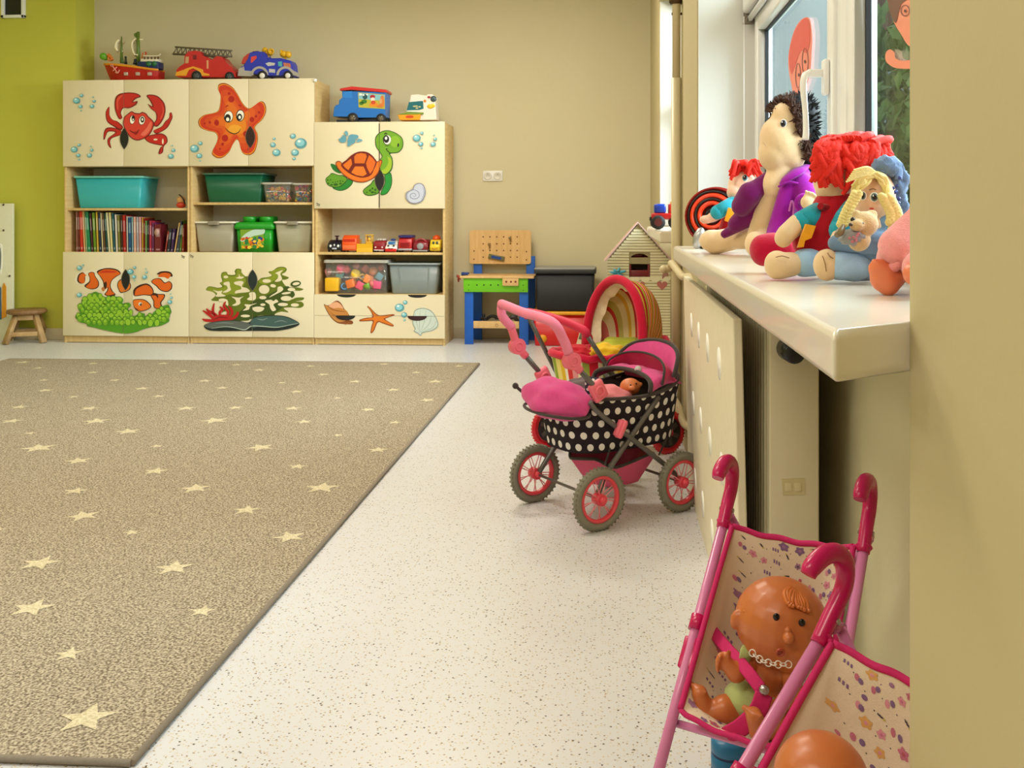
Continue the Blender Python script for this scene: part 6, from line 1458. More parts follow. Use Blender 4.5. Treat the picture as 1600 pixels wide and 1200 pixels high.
a = PD(1037, 421, 4.04); k = MB(); k.tube([a, a + Vector((.03, 0, .006)), PD(1050, 412, 3.99), PD(1066, 432, 3.8), PD(1080, 434, 3.6), Vector((.345, 3.34, .688)), Vector((.36, 3.28, .688))], .0155, seg=12).ell(a, .018); k.build('branch_pipe', M_pipe, t_, world=True)
k = MB(); k.tube([PD(1037, 625, 4.04), PD(1050, 622, 4.0), PD(1060, 636, 3.9), PD(1068, 660, 3.78), PD(1078, 667, 3.65), Vector((.345, 3.32, .2)), Vector((.36, 3.28, .2))], .0155, seg=12); k.build('branch_pipe', M_pipe, t_, world=True)

# ================================================================ TEXTILES
def nmath(t, op, a, b=None, c=None):
    n = t.nodes.new('ShaderNodeMath'); n.operation = op
    for i, q in enumerate((a, b, c)):
        if q is None: continue
        if isinstance(q, (int, float)): n.inputs[i].default_value = q
        else: t.links.new(q, n.inputs[i])
    return n.outputs[0]
def polka(name, nu, nv, r, c0, c1, asp=1.0):
    m, t, b = nodes_mat(name, .85); uv = t.nodes.new('ShaderNodeUVMap'); s = t.nodes.new('ShaderNodeSeparateXYZ'); t.links.new(uv.outputs[0], s.inputs[0])
    v = nmath(t, 'MULTIPLY', s.outputs[1], nv); row = nmath(t, 'FLOOR', v); odd = nmath(t, 'MULTIPLY', nmath(t, 'MODULO', row, 2), .5)
    u = nmath(t, 'ADD', nmath(t, 'MULTIPLY', s.outputs[0], nu), odd)
    du = nmath(t, 'SUBTRACT', nmath(t, 'FRACT', u), .5); dv = nmath(t, 'MULTIPLY', nmath(t, 'SUBTRACT', nmath(t, 'FRACT', v), .5), asp)
    d = nmath(t, 'SQRT', nmath(t, 'ADD', nmath(t, 'MULTIPLY', du, du), nmath(t, 'MULTIPLY', dv, dv)))
    k_ = nmath(t, 'LESS_THAN', d, r); mx = t.nodes.new('ShaderNodeMixRGB'); t.links.new(k_, mx.inputs[0]); mx.inputs[1].default_value = lin(c0); mx.inputs[2].default_value = lin(c1)
    t.links.new(mx.outputs[0], b.inputs['Base Color']); b.inputs['Specular IOR Level'].default_value = .2
    return m
def stripes(name, n, cols, axis=0):
    m, t, b = nodes_mat(name, .85); uv = t.nodes.new('ShaderNodeUVMap'); s = t.nodes.new('ShaderNodeSeparateXYZ'); t.links.new(uv.outputs[0], s.inputs[0])
    f = nmath(t, 'FRACT', nmath(t, 'MULTIPLY', s.outputs[axis], n)); r = t.nodes.new('ShaderNodeValToRGB'); r.color_ramp.interpolation = 'CONSTANT'
    while len(r.color_ramp.elements) < len(cols): r.color_ramp.elements.new(.5)
    for i, (p, c) in enumerate(cols): r.color_ramp.elements[i].position = p; r.color_ramp.elements[i].color = lin(c)
    t.links.new(f, r.inputs[0]); t.links.new(r.outputs[0], b.inputs['Base Color']); b.inputs['Specular IOR Level'].default_value = .2
    return m
M_polka = polka('polka_dot_cloth', 32, 4.5, .27, (42, 34, 40), (232, 226, 220), .9)
M_polka2 = polka('polka_dot_flap', 3, 4, .27, (52, 54, 70), (232, 230, 226))
ST = [(0, (196, 30, 50)), (.13, (236, 226, 190)), (.2, (150, 170, 60)), (.33, (236, 216, 130)), (.45, (226, 184, 50)), (.55, (240, 232, 214)), (.62, (214, 60, 60)), (.72, (226, 150, 150)), (.82, (236, 226, 190)), (.9, (150, 160, 70))]
M_str1 = stripes('striped_cloth', 5, ST); M_str2 = stripes('striped_hood_lining', 3.0, [(0, (226, 170, 150)), (.12, (202, 60, 60)), (.2, (240, 220, 160)), (.34, (224, 176, 60)), (.44, (230, 214, 160)), (.6, (190, 180, 100)), (.72, (206, 60, 56)), (.78, (238, 224, 190)), (.9, (220, 120, 120))])
M_pink = fabric((214, 74, 140)); M_pink2 = fabric((196, 40, 96)); M_dkfab = fabric((66, 58, 56)); M_redf = fabric((206, 22, 60))
M_tubeg = mat('grey_metal_tube', (104, 100, 96), rough=.35, metal=.5); M_pp = plastic((240, 110, 130), .35); M_pgrip = mat('pink_foam_grip', (238, 130, 158), rough=.7, bump=.2, bscale=300); M_hub = plastic((226, 70, 84)); M_tyreg = mat('grey_foam_tyre', (128, 124, 108), rough=.75, bump=.3, bscale=120)

def onplane(root, px, py, yl, axis=1):
    M = BASE[root.name]; n = (M.to_3x3() @ Vector((0, 1, 0) if axis == 1 else (1, 0, 0))); p0 = M @ (Vector((0, yl, 0)) if axis == 1 else Vector((yl, 0, 0)))
    r = ray(px, py); return M.inverted() @ (CAM + r * ((p0 - CAM).dot(n) / r.dot(n)))
def big_wheel(t_, c_, r_, ax=(0, 1, 0), tw=.016, spokes=9, tyre=None, rim=None):
    a = Vector(ax).normalized(); A = align(a)
    k = MB(); k.torus(c_, a, r_ - tw * .8, tw * .8, 44, 10, flat=(1, 1.0))
    for q in range(40):
        g = 2 * PI * q / 40; e = A @ Vector((math.cos(g), math.sin(g), 0)); k.box(Vector(c_) + e * (r_ - .0006), (.0035, tw * 1.1, .005), Matrix((e, a.cross(e) * 1.0, a)).transposed() @ Matrix.Rotation(PI / 2, 3, 'X') if False else None, bev=0)
    w_ = k.build('wheel', tyre or M_tyreg, t_)
    k = MB(); k.torus(c_, a, r_ - tw * 1.75, tw * .42, 40, 8, flat=(1, 1.5)); k.build('rim', rim or M_hub, w_)
    if spokes:
        k = MB()
        for q in range(spokes * 2):
            g = 2 * PI * q / (spokes * 2) + (.10 if q % 2 else -.10); e = A @ Vector((math.cos(g), math.sin(g), 0)); s_ = (1 if q % 2 else -1)
            k.cyl(Vector(c_) + e * .012 + a * s_ * .008, Vector(c_) + e * (r_ - tw * 1.9), .0017, seg=6)
        k.build('spokes', plastic((240, 150, 160)), w_)
    k = MB(); k.cyl(Vector(c_) - a * .016, Vector(c_) + a * .016, r_ * .19, seg=18).ell(Vector(c_) - a * .016, (r_ * .13,) * 3).ell(Vector(c_) + a * .016, (r_ * .13,) * 3); k.build('hub', rim or M_hub, w_)
    return w_
def sect(x, hw, hl, zc): pass
# ---------------------------------------------------------------- polka dot pram
P1 = thing('doll_pram', 'polka dot doll pram with pink handle and four pink spoked wheels', 'doll pram', (-.011, 3.124, 0), math.radians(38))
L1 = lambda px, py, y: onplane(P1, px, py, y)
for (x, y) in ((-.165, .175), (-.165, -.175), (.165, -.175), (.165, .175)): big_wheel(P1, (x, y, .094), .094)
for x in (-.165, .165): MB().cyl((x, -.16, .094), (x, .16, .094), .0045).build('axle', M_tubeg, P1)
# side frames: crossing tubes
for s_ in (-1, 1):
    k = MB(); k.tube([(-.165, s_ * .158, .094), (-.10, s_ * .150, .18), (.09, s_ * .150, .37)], .0085, sub=3).build('frame_tube', M_tubeg, P1)
    k = MB(); k.tube([(.165, s_ * .158, .094), (.13, s_ * .152, .14), (-.135, s_ * .154, .335), (-.185, s_ * .154, .385)], .0085, sub=3).build('frame_tube', M_tubeg, P1)
    hub = Vector((-.118, s_ * .160, .335))
# bassinet body with dots (angle tabulated by arc length so the dots stay round)
_arc = {}
def arcang(u, L, Wd, n):
    key = (round(L, 3), round(Wd, 3), n)
    if key not in _arc:
        e = 2 / n; N = 720; acc = [0.0]; prev = None
        for i in range(N + 1):
            a = 2 * PI * i / N; p = (L * math.copysign(abs(math.cos(a)) ** e, math.cos(a)), Wd * math.copysign(abs(math.sin(a)) ** e, math.sin(a)))
            if prev: acc.append(acc[-1] + math.hypot(p[0] - prev[0], p[1] - prev[1]))
            prev = p
        _arc[key] = acc
    acc = _arc[key]; tgt = (u % 1.0) * acc[-1] if u < 1 else acc[-1]
    lo, hi = 0, len(acc) - 1
    while hi - lo > 1:
        m_ = (lo + hi) // 2
        if acc[m_] <= tgt: lo = m_
        else: hi = m_
    f_ = (tgt - acc[lo]) / max(1e-9, acc[hi] - acc[lo])
    return 2 * PI * (lo + f_) / (len(acc) - 1)
def boat(u, v, L=.235, Wd=.145, z0=.215, z1=.375, n=3.2):
    a = arcang(u, L, Wd, n); c_, s_ = math.cos(a), math.sin(a)
    e = 2 / n; x = math.copysign(abs(c_) ** e, c_); y = math.copysign(abs(s_) ** e, s_)
    f_ = .88 + .12 * v; z = z0 + (z1 - z0) * v + (.045 * max(0, x) ** 2 + .010 * max(0, -x)) * v
    return Vector((x * L * f_ + .012, y * Wd * f_, z))
k = MB(); k.grid(lambda u, v: boat(u, v), 72, 12); k.build('bassinet', M_polka, P1, solid=.003)
k = MB(); k.grid(lambda u, v: Vector((boat(u, 0).x * v, boat(u, 0).y * v, .216)), 40, 3); k.build('bassinet_floor', M_dkfab, P1, solid=.003)
k = MB(); k.tube([boat(q / 40., 1) + Vector((0, 0, .002)) for q in range(40)], .006, closed=True, sub=1); k.build('rim_piping', M_dkfab, P1)
# folded hood at the front end: overlapping pink pleats with a dark edge
for q, (x0, h_, lean) in enumerate(((.055, .085, -.02), (.105, .10, .0), (.155, .095, .02))):
    pts = []
    for j in range(15):
        a = PI * j / 14; pts.append(Vector((x0 + lean * math.sin(a) + .05 * math.sin(a), .150 * math.cos(a), .385 + .02 * q + h_ * (math.sin(a) ** .6) * (.62 + .2 * q))))
    fn = lambda u, v, pts=pts, q=q: pts[min(14, int(round(u * 14)))] * (1 - v) + (Vector((.215 - .02 * q, .120 * math.cos(PI * u), .395)) * v) + Vector((0, 0, .02 * math.sin(PI * v) + .006 * math.sin(u * 30) * math.sin(PI * v)))
    k = MB(); k.grid(fn, 14, 8); k.build('folded_hood', [M_pink, M_pink2, M_pink][q], P1, solid=.006)
    k = MB(); k.tube(pts, .0075 if q != 1 else .004, sub=3); k.build('hood_edge', M_dkfab, P1)
k = MB(); p = L1(997, 577, -.05); k.lathe([(.012, 0), (.011, .004), (0, .006)], p, (-.6, -.7, .3)); k.build('snap_button', plastic((200, 190, 190)), P1)
# inner lining
k = MB(); k.grid(lambda u, v: boat(u, .98 - .55 * v, L=.226 - .03 * v, Wd=.137 - .03 * v) + Vector((0, 0, .004 * math.sin(u * 40))), 60, 6); k.build('lining', M_dkfab, P1)
# pink apron bag at the handle end
def blob(c, r, seed, amp=.12, fr=9.0):
    rn = random.Random(seed); ph = [rn.uniform(0, 6) for _ in range(6)]
    def f(u, v):
        a = 2 * PI * u; b = PI * v
        d = Vector((math.sin(b) * math.cos(a), math.sin(b) * math.sin(a), math.cos(b)))
        w_ = 1 + amp * (math.sin(fr * d.x + ph[0]) * math.sin(fr * .7 * d.z + ph[1]) + .6 * math.sin(fr * 1.3 * d.y + ph[2] + 3 * d.z))
        return Vector(c) + Vector((d.x * r[0], d.y * r[1], d.z * r[2])) * w_
    return f
k = MB(); k.grid(blob((-.205, -.005, .372), (.078, .148, .062), 3, .08, 6), 48, 24)
k.build('pink_foot_cover', M_pink, P1)
k = MB(); k.tube([(-.205 + .073 * math.cos(2 * PI * q / 24), -.005 + .145 * math.sin(2 * PI * q / 24), .338) for q in range(24)], .005, closed=True); k.build('cover_piping', M_dkfab, P1)
k = MB(); k.grid(lambda u, v: Vector((-.135 - .012 * u, -.150 + .07 * u, .45 - .065 * v)) , 4, 4); k.build('dotted_flap', M_polka2, P1, solid=.004)
# handle
FD_ = [(802, 474), (786, 473), (783, 492), (800, 512)]
far = [L1(x, y, .165) for x, y in ((800, 512), (785, 494), (784, 477))]; near = [L1(x, y, -.16) for x, y in ((862, 503), (880, 530), (889, 552))]
k = MB(); k.tube(far + [far[-1].lerp(near[0], .12) + Vector((-.012, 0, .008)), far[-1].lerp(near[0], .5) + Vector((-.012, 0, .004))] + near, .0148, seg=14); hd = k.build('handle_grip', M_pgrip, P1)
for y_, dpx, jp, low in ((.165, (808, 541), (798, 510), (840, 578)), (-.16, (893, 564), (888, 550), (925, 600))):
    d0, j0, l0 = L1(*dpx, y_), L1(*jp, y_), L1(*low, y_)
    k = MB(); k.cyl(d0 + Vector((0, .014, 0)), d0 - Vector((0, .014, 0)), .026, seg=26).torus(d0 - Vector((0, .014, 0)), (0, 1, 0), .013, .003).tube([j0, d0], .0135).tube([d0, d0.lerp(l0, .42)], .0135); k.build('handle_joint', M_pp, P1)
    k = MB(); k.tube([d0.lerp(l0, .35), l0, l0 + (l0 - d0) * .35], .009, sub=1); k.build('handle_tube', M_tubeg, P1)
    k = MB(); c_ = l0 + (l0 - d0) * .3; k.box(c_, (.052, .022, .062), (0, -.5, 0), bev=.008).torus(c_ - Vector((0, .012, 0)), (0, 1, 0), .014, .004); k.build('frame_joint', M_pp, P1)
for s_ in (-1, 1):
    c_ = Vector((-.075, s_ * .163, .292)); k = MB(); k.box(c_, (.030, .020, .052), (0, .5, 0), bev=.005).box(c_ + Vector((0, -.004 * -s_, 0)), (.012, .026, .058), (0, .5, 0), bev=.004); k.build('slider_clip', M_pp, P1)
k = MB(); k.ell((-.27, .13, .40), (.010,) * 3).cyl((-.27, .13, .40), (-.245, .12, .375), .005); k.build('knob', M_dkfab, P1)
# basket underneath
bk = MB()
def tray(u, v):
    a = 2 * PI * u; c_, s_ = math.cos(a), math.sin(a); x = math.copysign(abs(c_) ** .6, c_); y = math.copysign(abs(s_) ** .6, s_); f_ = .62 + .38 * v
    return Vector((x * .125 * f_ + .02, y * .115 * f_, .085 + .085 * v + .012 * math.sin(a * 4) * v))
bk.grid(tray, 40, 8); bk.build('under_basket', mat('magenta_mesh', (222, 90, 130), rough=.8, noise=.15, nscale=300), P1, solid=.003)
k = MB(); k.grid(lambda u, v: Vector((tray(u, 0).x * v + .02 * (1 - v), tray(u, 0).y * v, .086)), 40, 2); k.build('basket_floor', M_pink2, P1, solid=.003)
k = MB(); k.tube([tray(q / 32., 1) for q in range(32)], .005, closed=True, sub=1); k.build('basket_trim', M_dkfab, P1)
for (x, y) in ((.13, .105), (.13, -.105), (-.09, .105), (-.09, -.105)): MB().cyl((x, y, .17), (x * 1.05, y * 1.3, .23), .003, seg=6).build('strap', M_dkfab, P1)
# things lying in it
t_ = thing('baby_doll', 'small doll lying wrapped inside the polka dot pram', 'doll', tuple(BASE[P1.name] @ Vector((.03, -.02, .30))))
SKN = mat('orange_vinyl_skin', (214, 122, 70), rough=.4, sss=.0, noise=.03)
Md = BASE[P1.name]
def w1(x, y, z): return Md @ Vector((x, y, z))
k = MB(); k.ell(w1(.052, -.055, .392), (.034, .03, .028)).ell(w1(.075, -.075, .400), (.010, .010, .008)).ell(w1(.035, -.085, .392), (.012, .008, .009)); hdo = k.build('head', SKN, t_, world=True, remesh=.003, smooth=3)
k = MB(); k.ell(w1(.035, -.078, .402), (.003,) * 3).ell(w1(.052, -.085, .406), (.003,) * 3); k.build('eye', plastic((30, 24, 24)), hdo, world=True)
k = MB(); k.grid(blob(w1(-.03, -.02, .352), (.085, .09, .05), 8, .1, 7), 32, 16); k.build('blanket', fabric((226, 130, 140)), t_, world=True)
k = MB(); k.grid(blob(w1(-.055, .06, .368), (.075, .06, .045), 5, .14, 8), 32, 16); k.build('cushion', fabric((110, 96, 98)), t_, world=True)

# ---------------------------------------------------------------- red striped pram behind
P2 = thing('doll_pram', 'red doll pram with striped raised hood behind the polka dot one', 'doll pram', (-.011, 3.86, 0), math.radians(38))
L2 = lambda px, py, y: onplane(P2, px, py, y)
for (x, y) in ((-.165, .175), (-.165, -.175), (.165, -.175), (.165, .175)):
    big_wheel(P2, (x, y, .084), .084, spokes=0, tw=.013, tyre=plastic((206, 26, 40)), rim=plastic((190, 24, 36)))
    k = MB(); k.cyl((x, y - .007, .084), (x, y + .007, .084), .060, seg=24); k.build('wheel_disc', plastic((40, 36, 36)), P2)
    k = MB(); [k.box((x, y - .009, .084), (.1, .004, .016), (0, a, 0)) for a in (.4, 1.45, 2.5)]; k.build('wheel_cross', plastic((84, 74, 70)), P2)
for x in (-.165, .165): MB().cyl((x, -.17, .084), (x, .17, .084), .0045).build('axle', M_tubeg, P2)
for s_ in (-1, 1):
    k = MB(); k.tube([(-.165, s_ * .155, .084), (.10, s_ * .150, .34)], .008, sub=1).build('frame_tube', M_tubeg, P2)
    k = MB(); k.tube([(.165, s_ * .155, .084), (-.15, s_ * .15, .36)], .008, sub=1).build('frame_tube', M_tubeg, P2)
def boat2(u, v): return boat(u, v, L=.24, Wd=.15, z0=.25, z1=.385)
k = MB(); k.grid(lambda u, v: boat2(u, v), 72, 10); k.build('bassinet', M_str1, P2, solid=.003)
k = MB(); k.grid(lambda u, v: Vector((boat2(u, 0).x * v, boat2(u, 0).y * v, .252)), 40, 3); k.build('bassinet_floor', M_redf, P2, solid=.003)
k = MB(); k.tube([boat2(q / 40., 1) + Vector((0, 0, .008 * abs(math.sin(q * 1.7)))) for q in range(40)], .016, closed=True, sub=1); k.build('red_rim', M_redf, P2)
HX, HWd, HH, HZ = .03, .185, .285, .40
def hood2(u, v):
    y = HWd * .985 * (2 * u - 1); q_ = max(0.0, 1 - (y / HWd) ** 2); b = v * PI / 2
    return Vector((HX + (.17 * q_ ** .35) * max(0, math.sin(b)) ** .6 + .025 * q_ ** .5, y * (1 - .12 * v), HZ - .01 + HH * q_ ** .425 * max(0, math.cos(b)) ** .6))
def hood(u, v):
    a = PI * u; b = v * PI / 2
    return Vector((HX + .20 * math.sin(b) + .025 * math.sin(a), HWd * math.cos(a) * (1 - .25 * v) * (math.cos(b) * .35 + .65), HZ + HH * math.sin(a) ** .85 * (math.cos(b) * .96 + .04)))
k = MB(); k.grid(lambda u, v: hood2(u, v) * .985 + Vector((0, 0, .004)), 40, 16); k.build('hood_lining', M_str2, P2)
k = MB(); k.grid(lambda u, v: hood2(u, v) + (hood2(u, v) - Vector((HX, 0, HZ))).normalized() * .006, 40, 16)
k.build('hood', stripes('red_green_patch_cloth', 7, [(0, (196, 24, 40)), (.2, (226, 190, 70)), (.35, (176, 30, 40)), (.55, (150, 176, 60)), (.75, (206, 40, 50)), (.9, (230, 220, 190))], 1), P2)
k = MB(); k.tube([hood(q / 16., 0) + Vector((-.004, 0, 0)) for q in range(17)], .0185, seg=12, sub=2); k.build('hood_hoop', M_redf, P2)
# ruffle of the lining under the hoop
k = MB(); k.grid(lambda u, v: hood(u, .04 + .10 * v) * 1.0 + (Vector((HX, 0, HZ)) - hood(u, .1)).normalized() * (.012 + .026 * v + .008 * math.sin(u * 40) * v), 60, 5); k.build('ruffle', fabric((240, 226, 196)), P2)
for s_ in (-1, 1):
    k = MB(); k.ell((HX + .01, s_ * .175, HZ + .02), (.022, .014, .03)).ell((HX + .02, s_ * .18, HZ - .03), (.02, .014, .03)); k.build('hood_hinge', plastic((176, 20, 40)), P2)
# handle: red bar on two grey rods
fp, np_ = L2(822, 488, .17), L2(912, 516, -.16)
k = MB(); k.tube([fp + Vector((.012, 0, -.02)), fp, fp.lerp(np_, .3) + Vector((-.01, 0, .012)), fp.lerp(np_, .75) + Vector((-.006, 0, .012)), np_, np_ + Vector((.012, 0, -.02))], .0165, seg=12); k.build('handle_bar', mat('red_foam', (204, 24, 64), rough=.6), P2)
k = MB(); k.tube([fp, L2(870, 583, .165)], .0095, sub=1); k.build('handle_rod', M_tubeg, P2)
k = MB(); k.tube([np_, L2(962, 592, -.155)], .0095, sub=1); k.build('handle_rod', M_tubeg, P2)
t_ = thing('doll_blanket', 'crumpled lime green and yellow doll blanket inside the red striped pram', 'blanket', tuple(BASE[P2.name] @ Vector((.02, 0, .36))))
Md2 = BASE[P2.name]
k = MB(); k.grid(blob(Md2 @ Vector((.07, .0, .40)), (.11, .10, .045), 4, .14, 8), 36, 18); k.build('green_cloth', fabric((176, 184, 50)), t_, world=True)
k = MB(); k.grid(blob(Md2 @ Vector((-.03, -.04, .395)), (.085, .07, .04), 9, .14, 8), 36, 18); k.build('yellow_cloth', fabric((232, 190, 40)), t_, world=True)
k = MB(); k.grid(blob(Md2 @ Vector((-.12, .04, .392)), (.07, .07, .036), 7, .14, 8), 36, 18); k.build('red_cloth', fabric((190, 20, 40)), t_, world=True)
# ================================================================ DOLL STROLLERS IN THE FOREGROUND
M_mag = plastic((196, 16, 92), .25); M_lp = mat('light_pink_metal', (214, 128, 176), rough=.25, noise=.02); M_magf = mat('magenta_webbing', (204, 30, 104), rough=.8, noise=.1, nscale=200, bump=.3, bscale=600)
M_cloth = mat('cream_printed_cloth', (238, 220, 196), rough=.9, noise=.03, nscale=40, bump=.3, bscale=500)
M_steel = mat('rivet_steel', (170, 160, 160), rough=.25, metal=.9)
SW = .235
def fab(u, v, wd=SW):
    E0, E1 = Vector((0, -.022, .42)), Vector((0, -.245, .208))
    e = E0.lerp(E1, v)
    cp = [Vector((0, 0, .405)), Vector((0, .004, .31)), Vector((0, -.018, .215)), Vector((0, -.09, .170)), Vector((0, -.18, .172)), Vector((0, -.252, .192))]
    q = v * 5; i = min(4, int(q)); f_ = q - i
    p0 = cp[max(0, i - 1)]; p1 = cp[i]; p2 = cp[i + 1]; p3 = cp[min(5, i + 2)]
    c = 0.5 * ((2 * p1) + (p2 - p0) * f_ + (2 * p0 - 5 * p1 + 4 * p2 - p3) * f_ * f_ + (3 * p1 - p0 - 3 * p2 + p3) * f_ ** 3)
    w_ = max(0.0, math.sin(PI * u)) ** .55
    p = e.lerp(c, w_)
    return Vector((.016 + (wd - .032) * u, p.y, p.z + .0015 * math.sin(u * 21 + v * 5)))
def fnorm(f, u, v):
    e = .004; n = (f(min(1, u + e), v) - f(max(0, u - e), v)).cross(f(u, min(1, v + e)) - f(u, max(0, v - e))); n.normalize(); return n
def print_on(f, seed, n, su, sv, sign=1):
    """flowers, sprigs and dots lying on the cloth"""
    rn = random.Random(seed); k = MB(); cols = [(206, 120, 146), (168, 124, 164), (226, 174, 104), (196, 92, 110), (84, 72, 80), (226, 152, 172), (136, 104, 150), (206, 186, 96)]
    pts = []
    for _ in range(2500):
        u, v = rn.uniform(.05, .95), rn.uniform(.03, .97)
        if all(((u - a) * su) ** 2 + ((v - b_) * sv) ** 2 > .0165 ** 2 for a, b_ in pts): pts.append((u, v))
        if len(pts) >= n: break
    def put(u, v, poly, c, h_):
        out = []
        for x, y in poly:
            uu = min(.995, max(.005, u + x / su)); vv = min(.995, max(.005, v + y / sv))
            out.append(f(uu, vv) + fnorm(f, uu, vv) * sign * (.0014 + h_))
        m_ = sum(out, Vector()) / len(out)
        N = len(out); k.add([m_ + fnorm(f, u, v) * sign * .0002] + out, [[0, 1 + i, 1 + (i + 1) % N] for i in range(N)], c, False)
    for i, (u, v) in enumerate(pts):
        kd = i % 6; a0 = rn.uniform(0, 6); c = rn.choice((0, 1, 2, 3, 5, 5, 0, 6))
        if kd in (0, 3):
            R_ = rn.uniform(.0045, .008)
            put(u, v, [(R_ * (1 + .2 * math.cos(5 * a + a0)) * math.cos(a), R_ * (1 + .2 * math.cos(5 * a + a0)) * math.sin(a)) for a in [2 * PI * j / 20 for j in range(20)]], c, 0)
            put(u, v, circ(8, R_ * .38), (c + 3) % 8, .0003)
        elif kd == 1:
            put(u, v, [(x + .003 * math.cos(a0), y + .003 * math.sin(a0)) for x, y in circ(10, 1, .003, .005)], 5 if c % 2 else 0, 0); put(u + .006 / su, v, circ(8, 1, .0032, .0042), 6, .0002)
        elif kd == 2:
            d = (math.cos(a0), math.sin(a0)); q = (-d[1] * .0009, d[0] * .0009); L_ = .009
            put(u, v, [(q[0], q[1]), (d[0] * L_ + q[0], d[1] * L_ + q[1]), (d[0] * L_ - q[0], d[1] * L_ - q[1]), (-q[0], -q[1])], 4, 0)
            for s_ in (.3, .6, 1): put(u + d[0] * L_ * s_ / su, v + d[1] * L_ * s_ / sv, circ(7, 1, .002, .0013), 4 if s_ < 1 else 7, .0002)
        elif kd == 4: put(u, v, circ(9, rn.uniform(.0025, .004)), c, 0)
        else:
            for j in range(3): put(u + j * .004 / su, v + .001 * j / sv, [(.0012, .003), (-.0012, .0028), (-.001, -.003), (.0012, -.0025)], 6, 0)
        put(min(.97, u + .011 / su), min(.97, v + .009 / sv), circ(6, .0009), 4, 0)
    return k, [ink(c) for c in cols]
def stroller(label, loc, rz, ydisp, seed, low):
    t_ = thing('doll_stroller', label, 'doll stroller', loc, rz)
    for x in (0.0, SW):
        top = Vector((x, -.008, .435)); bot = Vector((x, ydisp, .042))
        k = MB(); k.cyl(top, bot, .0085, seg=16); k.build('frame_post', M_lp, t_)
        h_ = MB(); h_.tube([top.lerp(bot, .05), top + Vector((0, .004, .012)), (x, .018, .475), (x, .021, .502), (x, .008, .520), (x, -.016, .524), (x, -.040, .514), (x, -.048, .505)], [.0105, .011, .0115, .0125, .013, .0125, .012, .010], seg=14); ho = h_.build('handle', M_mag, t_)
        k = MB(); [k.cyl(p + Vector((-.0125, 0, 0)), p + Vector((.0125, 0, 0)), .0038, seg=10) for p in (top + Vector((0, .003, .006)),)]; k.build('rivet', M_steel, ho)
        for tt, sz_ in ((.36, .024), (.44, .05), (low, .026)):
            if not tt: continue
            c_ = top.lerp(bot, tt); d_ = (bot - top).normalized(); A = align(d_)
            k = MB()
            if sz_ == .05: k.box(c_ + Vector((0, -.004, -.004)), (.006 + .02, .012, sz_), A, bev=.003); k.box(c_ + Vector((0, .010, .0)), (.012, .02, .04), A, bev=.003)
            else: k.cyl(c_ - d_ * sz_ / 2, c_ + d_ * sz_ / 2, .0125, seg=16); k.box(c_ + Vector((0, .018, -.012)), (.014, .034, .020), (.5, 0, 0), bev=.004)
            b_ = k.build('frame_bracket', M_mag, t_)
            k = MB(); k.cyl(c_ + Vector((-.0150, .012, -.006)), c_ + Vector((.0150, .012, -.006)), .0035, seg=10); k.build('rivet', M_steel, b_)
        # tie of the cloth at the top
        k = MB(); k.torus(top + Vector((0, -.010, -.012)), bot - top, .0105, .0026, 18, 6).tube([top + Vector((0, -.01, -.012)), fab(0.0 if x == 0 else 1.0, 0)], .004); k.build('cloth_tie', M_magf, t_)
        for s_ in (-1, 1):
            wl = MB(); c_ = Vector((x + s_ * .011, ydisp, .030)); wl.lathe([(.008, -.006), (.024, -.006), (.030, -.004), (.030, .004), (.024, .006), (.008, .006)], c_, (1, 0, 0), 22); wo = wl.build('wheel', plastic((236, 150, 190)), t_)
            MB().cyl(c_ - Vector((.007, 0, 0)), c_ + Vector((.007, 0, 0)), .010, seg=14).build('hub', M_mag, wo)
    # rear crossing legs and their wheels
    for (xa, xb) in ((0.0, SW), (SW, 0.0)):
        a, b_ = Vector((xa, .012 if xa == 0 else .022, .425)), Vector((xb, .03, .042)); k = MB(); k.cyl(a, b_, .0075, seg=14); k.cyl(a - Vector((0, .02, -.002)), a + Vector((0, .006, 0)), .006, seg=10); lg = k.build('rear_leg', M_lp, t_)
        k = MB(); k.cyl(a + Vector((0, -.009, 0)), a + Vector((0, -.012, 0)), .0045, seg=10); k.build('rivet', M_steel, lg)
        wl = MB(); wl.lathe([(.008, -.006), (.024, -.006), (.030, -.004), (.030, .004), (.024, .006), (.008, .006)], (xb, .03, .030), (1, 0, 0), 22); wl.build('wheel', plastic((236, 150, 190)), t_)
    k = MB(); k.cyl((0, ydisp * .62, .175), (SW, ydisp * .62, .175), .006, seg=10); k.build('cross_bar', M_lp, t_)
    f = lambda u, v: fab(u, v)
    k = MB(); k.grid(f, 30, 46); cl = k.build('seat_cloth', M_cloth, t_, solid=.0016)
    sg = -1 if fnorm(f, .5, .2).y > 0 else 1
    k, ms = print_on(f, seed, 190, SW - .03, .46, sg); k.build('cloth_print', ms, cl, fixn=False)
    tr = MB()
    tr.tube([f(q / 20., 0) for q in range(21)], .0042, sub=2, seg=8, flat=(1, 1.2)); tr.tube([f(q / 20., 1) for q in range(21)], .0042, sub=2, seg=8)
    tr.tube([f(0, q / 20.) for q in range(21)], .0048, sub=2, seg=8); tr.tube([f(1, q / 20.) for q in range(21)], .0048, sub=2, seg=8)
    tr.build('seat_trim', M_magf, t_)
    return t_
ST1 = stroller('pink doll stroller with two magenta handles, nearer the radiator and holding the dark-eyed baby doll', (.203, 1.68, 0), math.radians(-27.3), -.37, 3, 0)
ST1['label'] = 'pink doll stroller holding the fully visible baby doll, its far handle beside the radiator'
ST2 = stroller('pink doll stroller nearest to the camera, cut off by the wall edge at bottom right', (.283, 1.237, 0), math.radians(-53), -.45, 9, .68)
def pt1(x, y, z): return BASE[ST1.name] @ Vector((x, y, z))

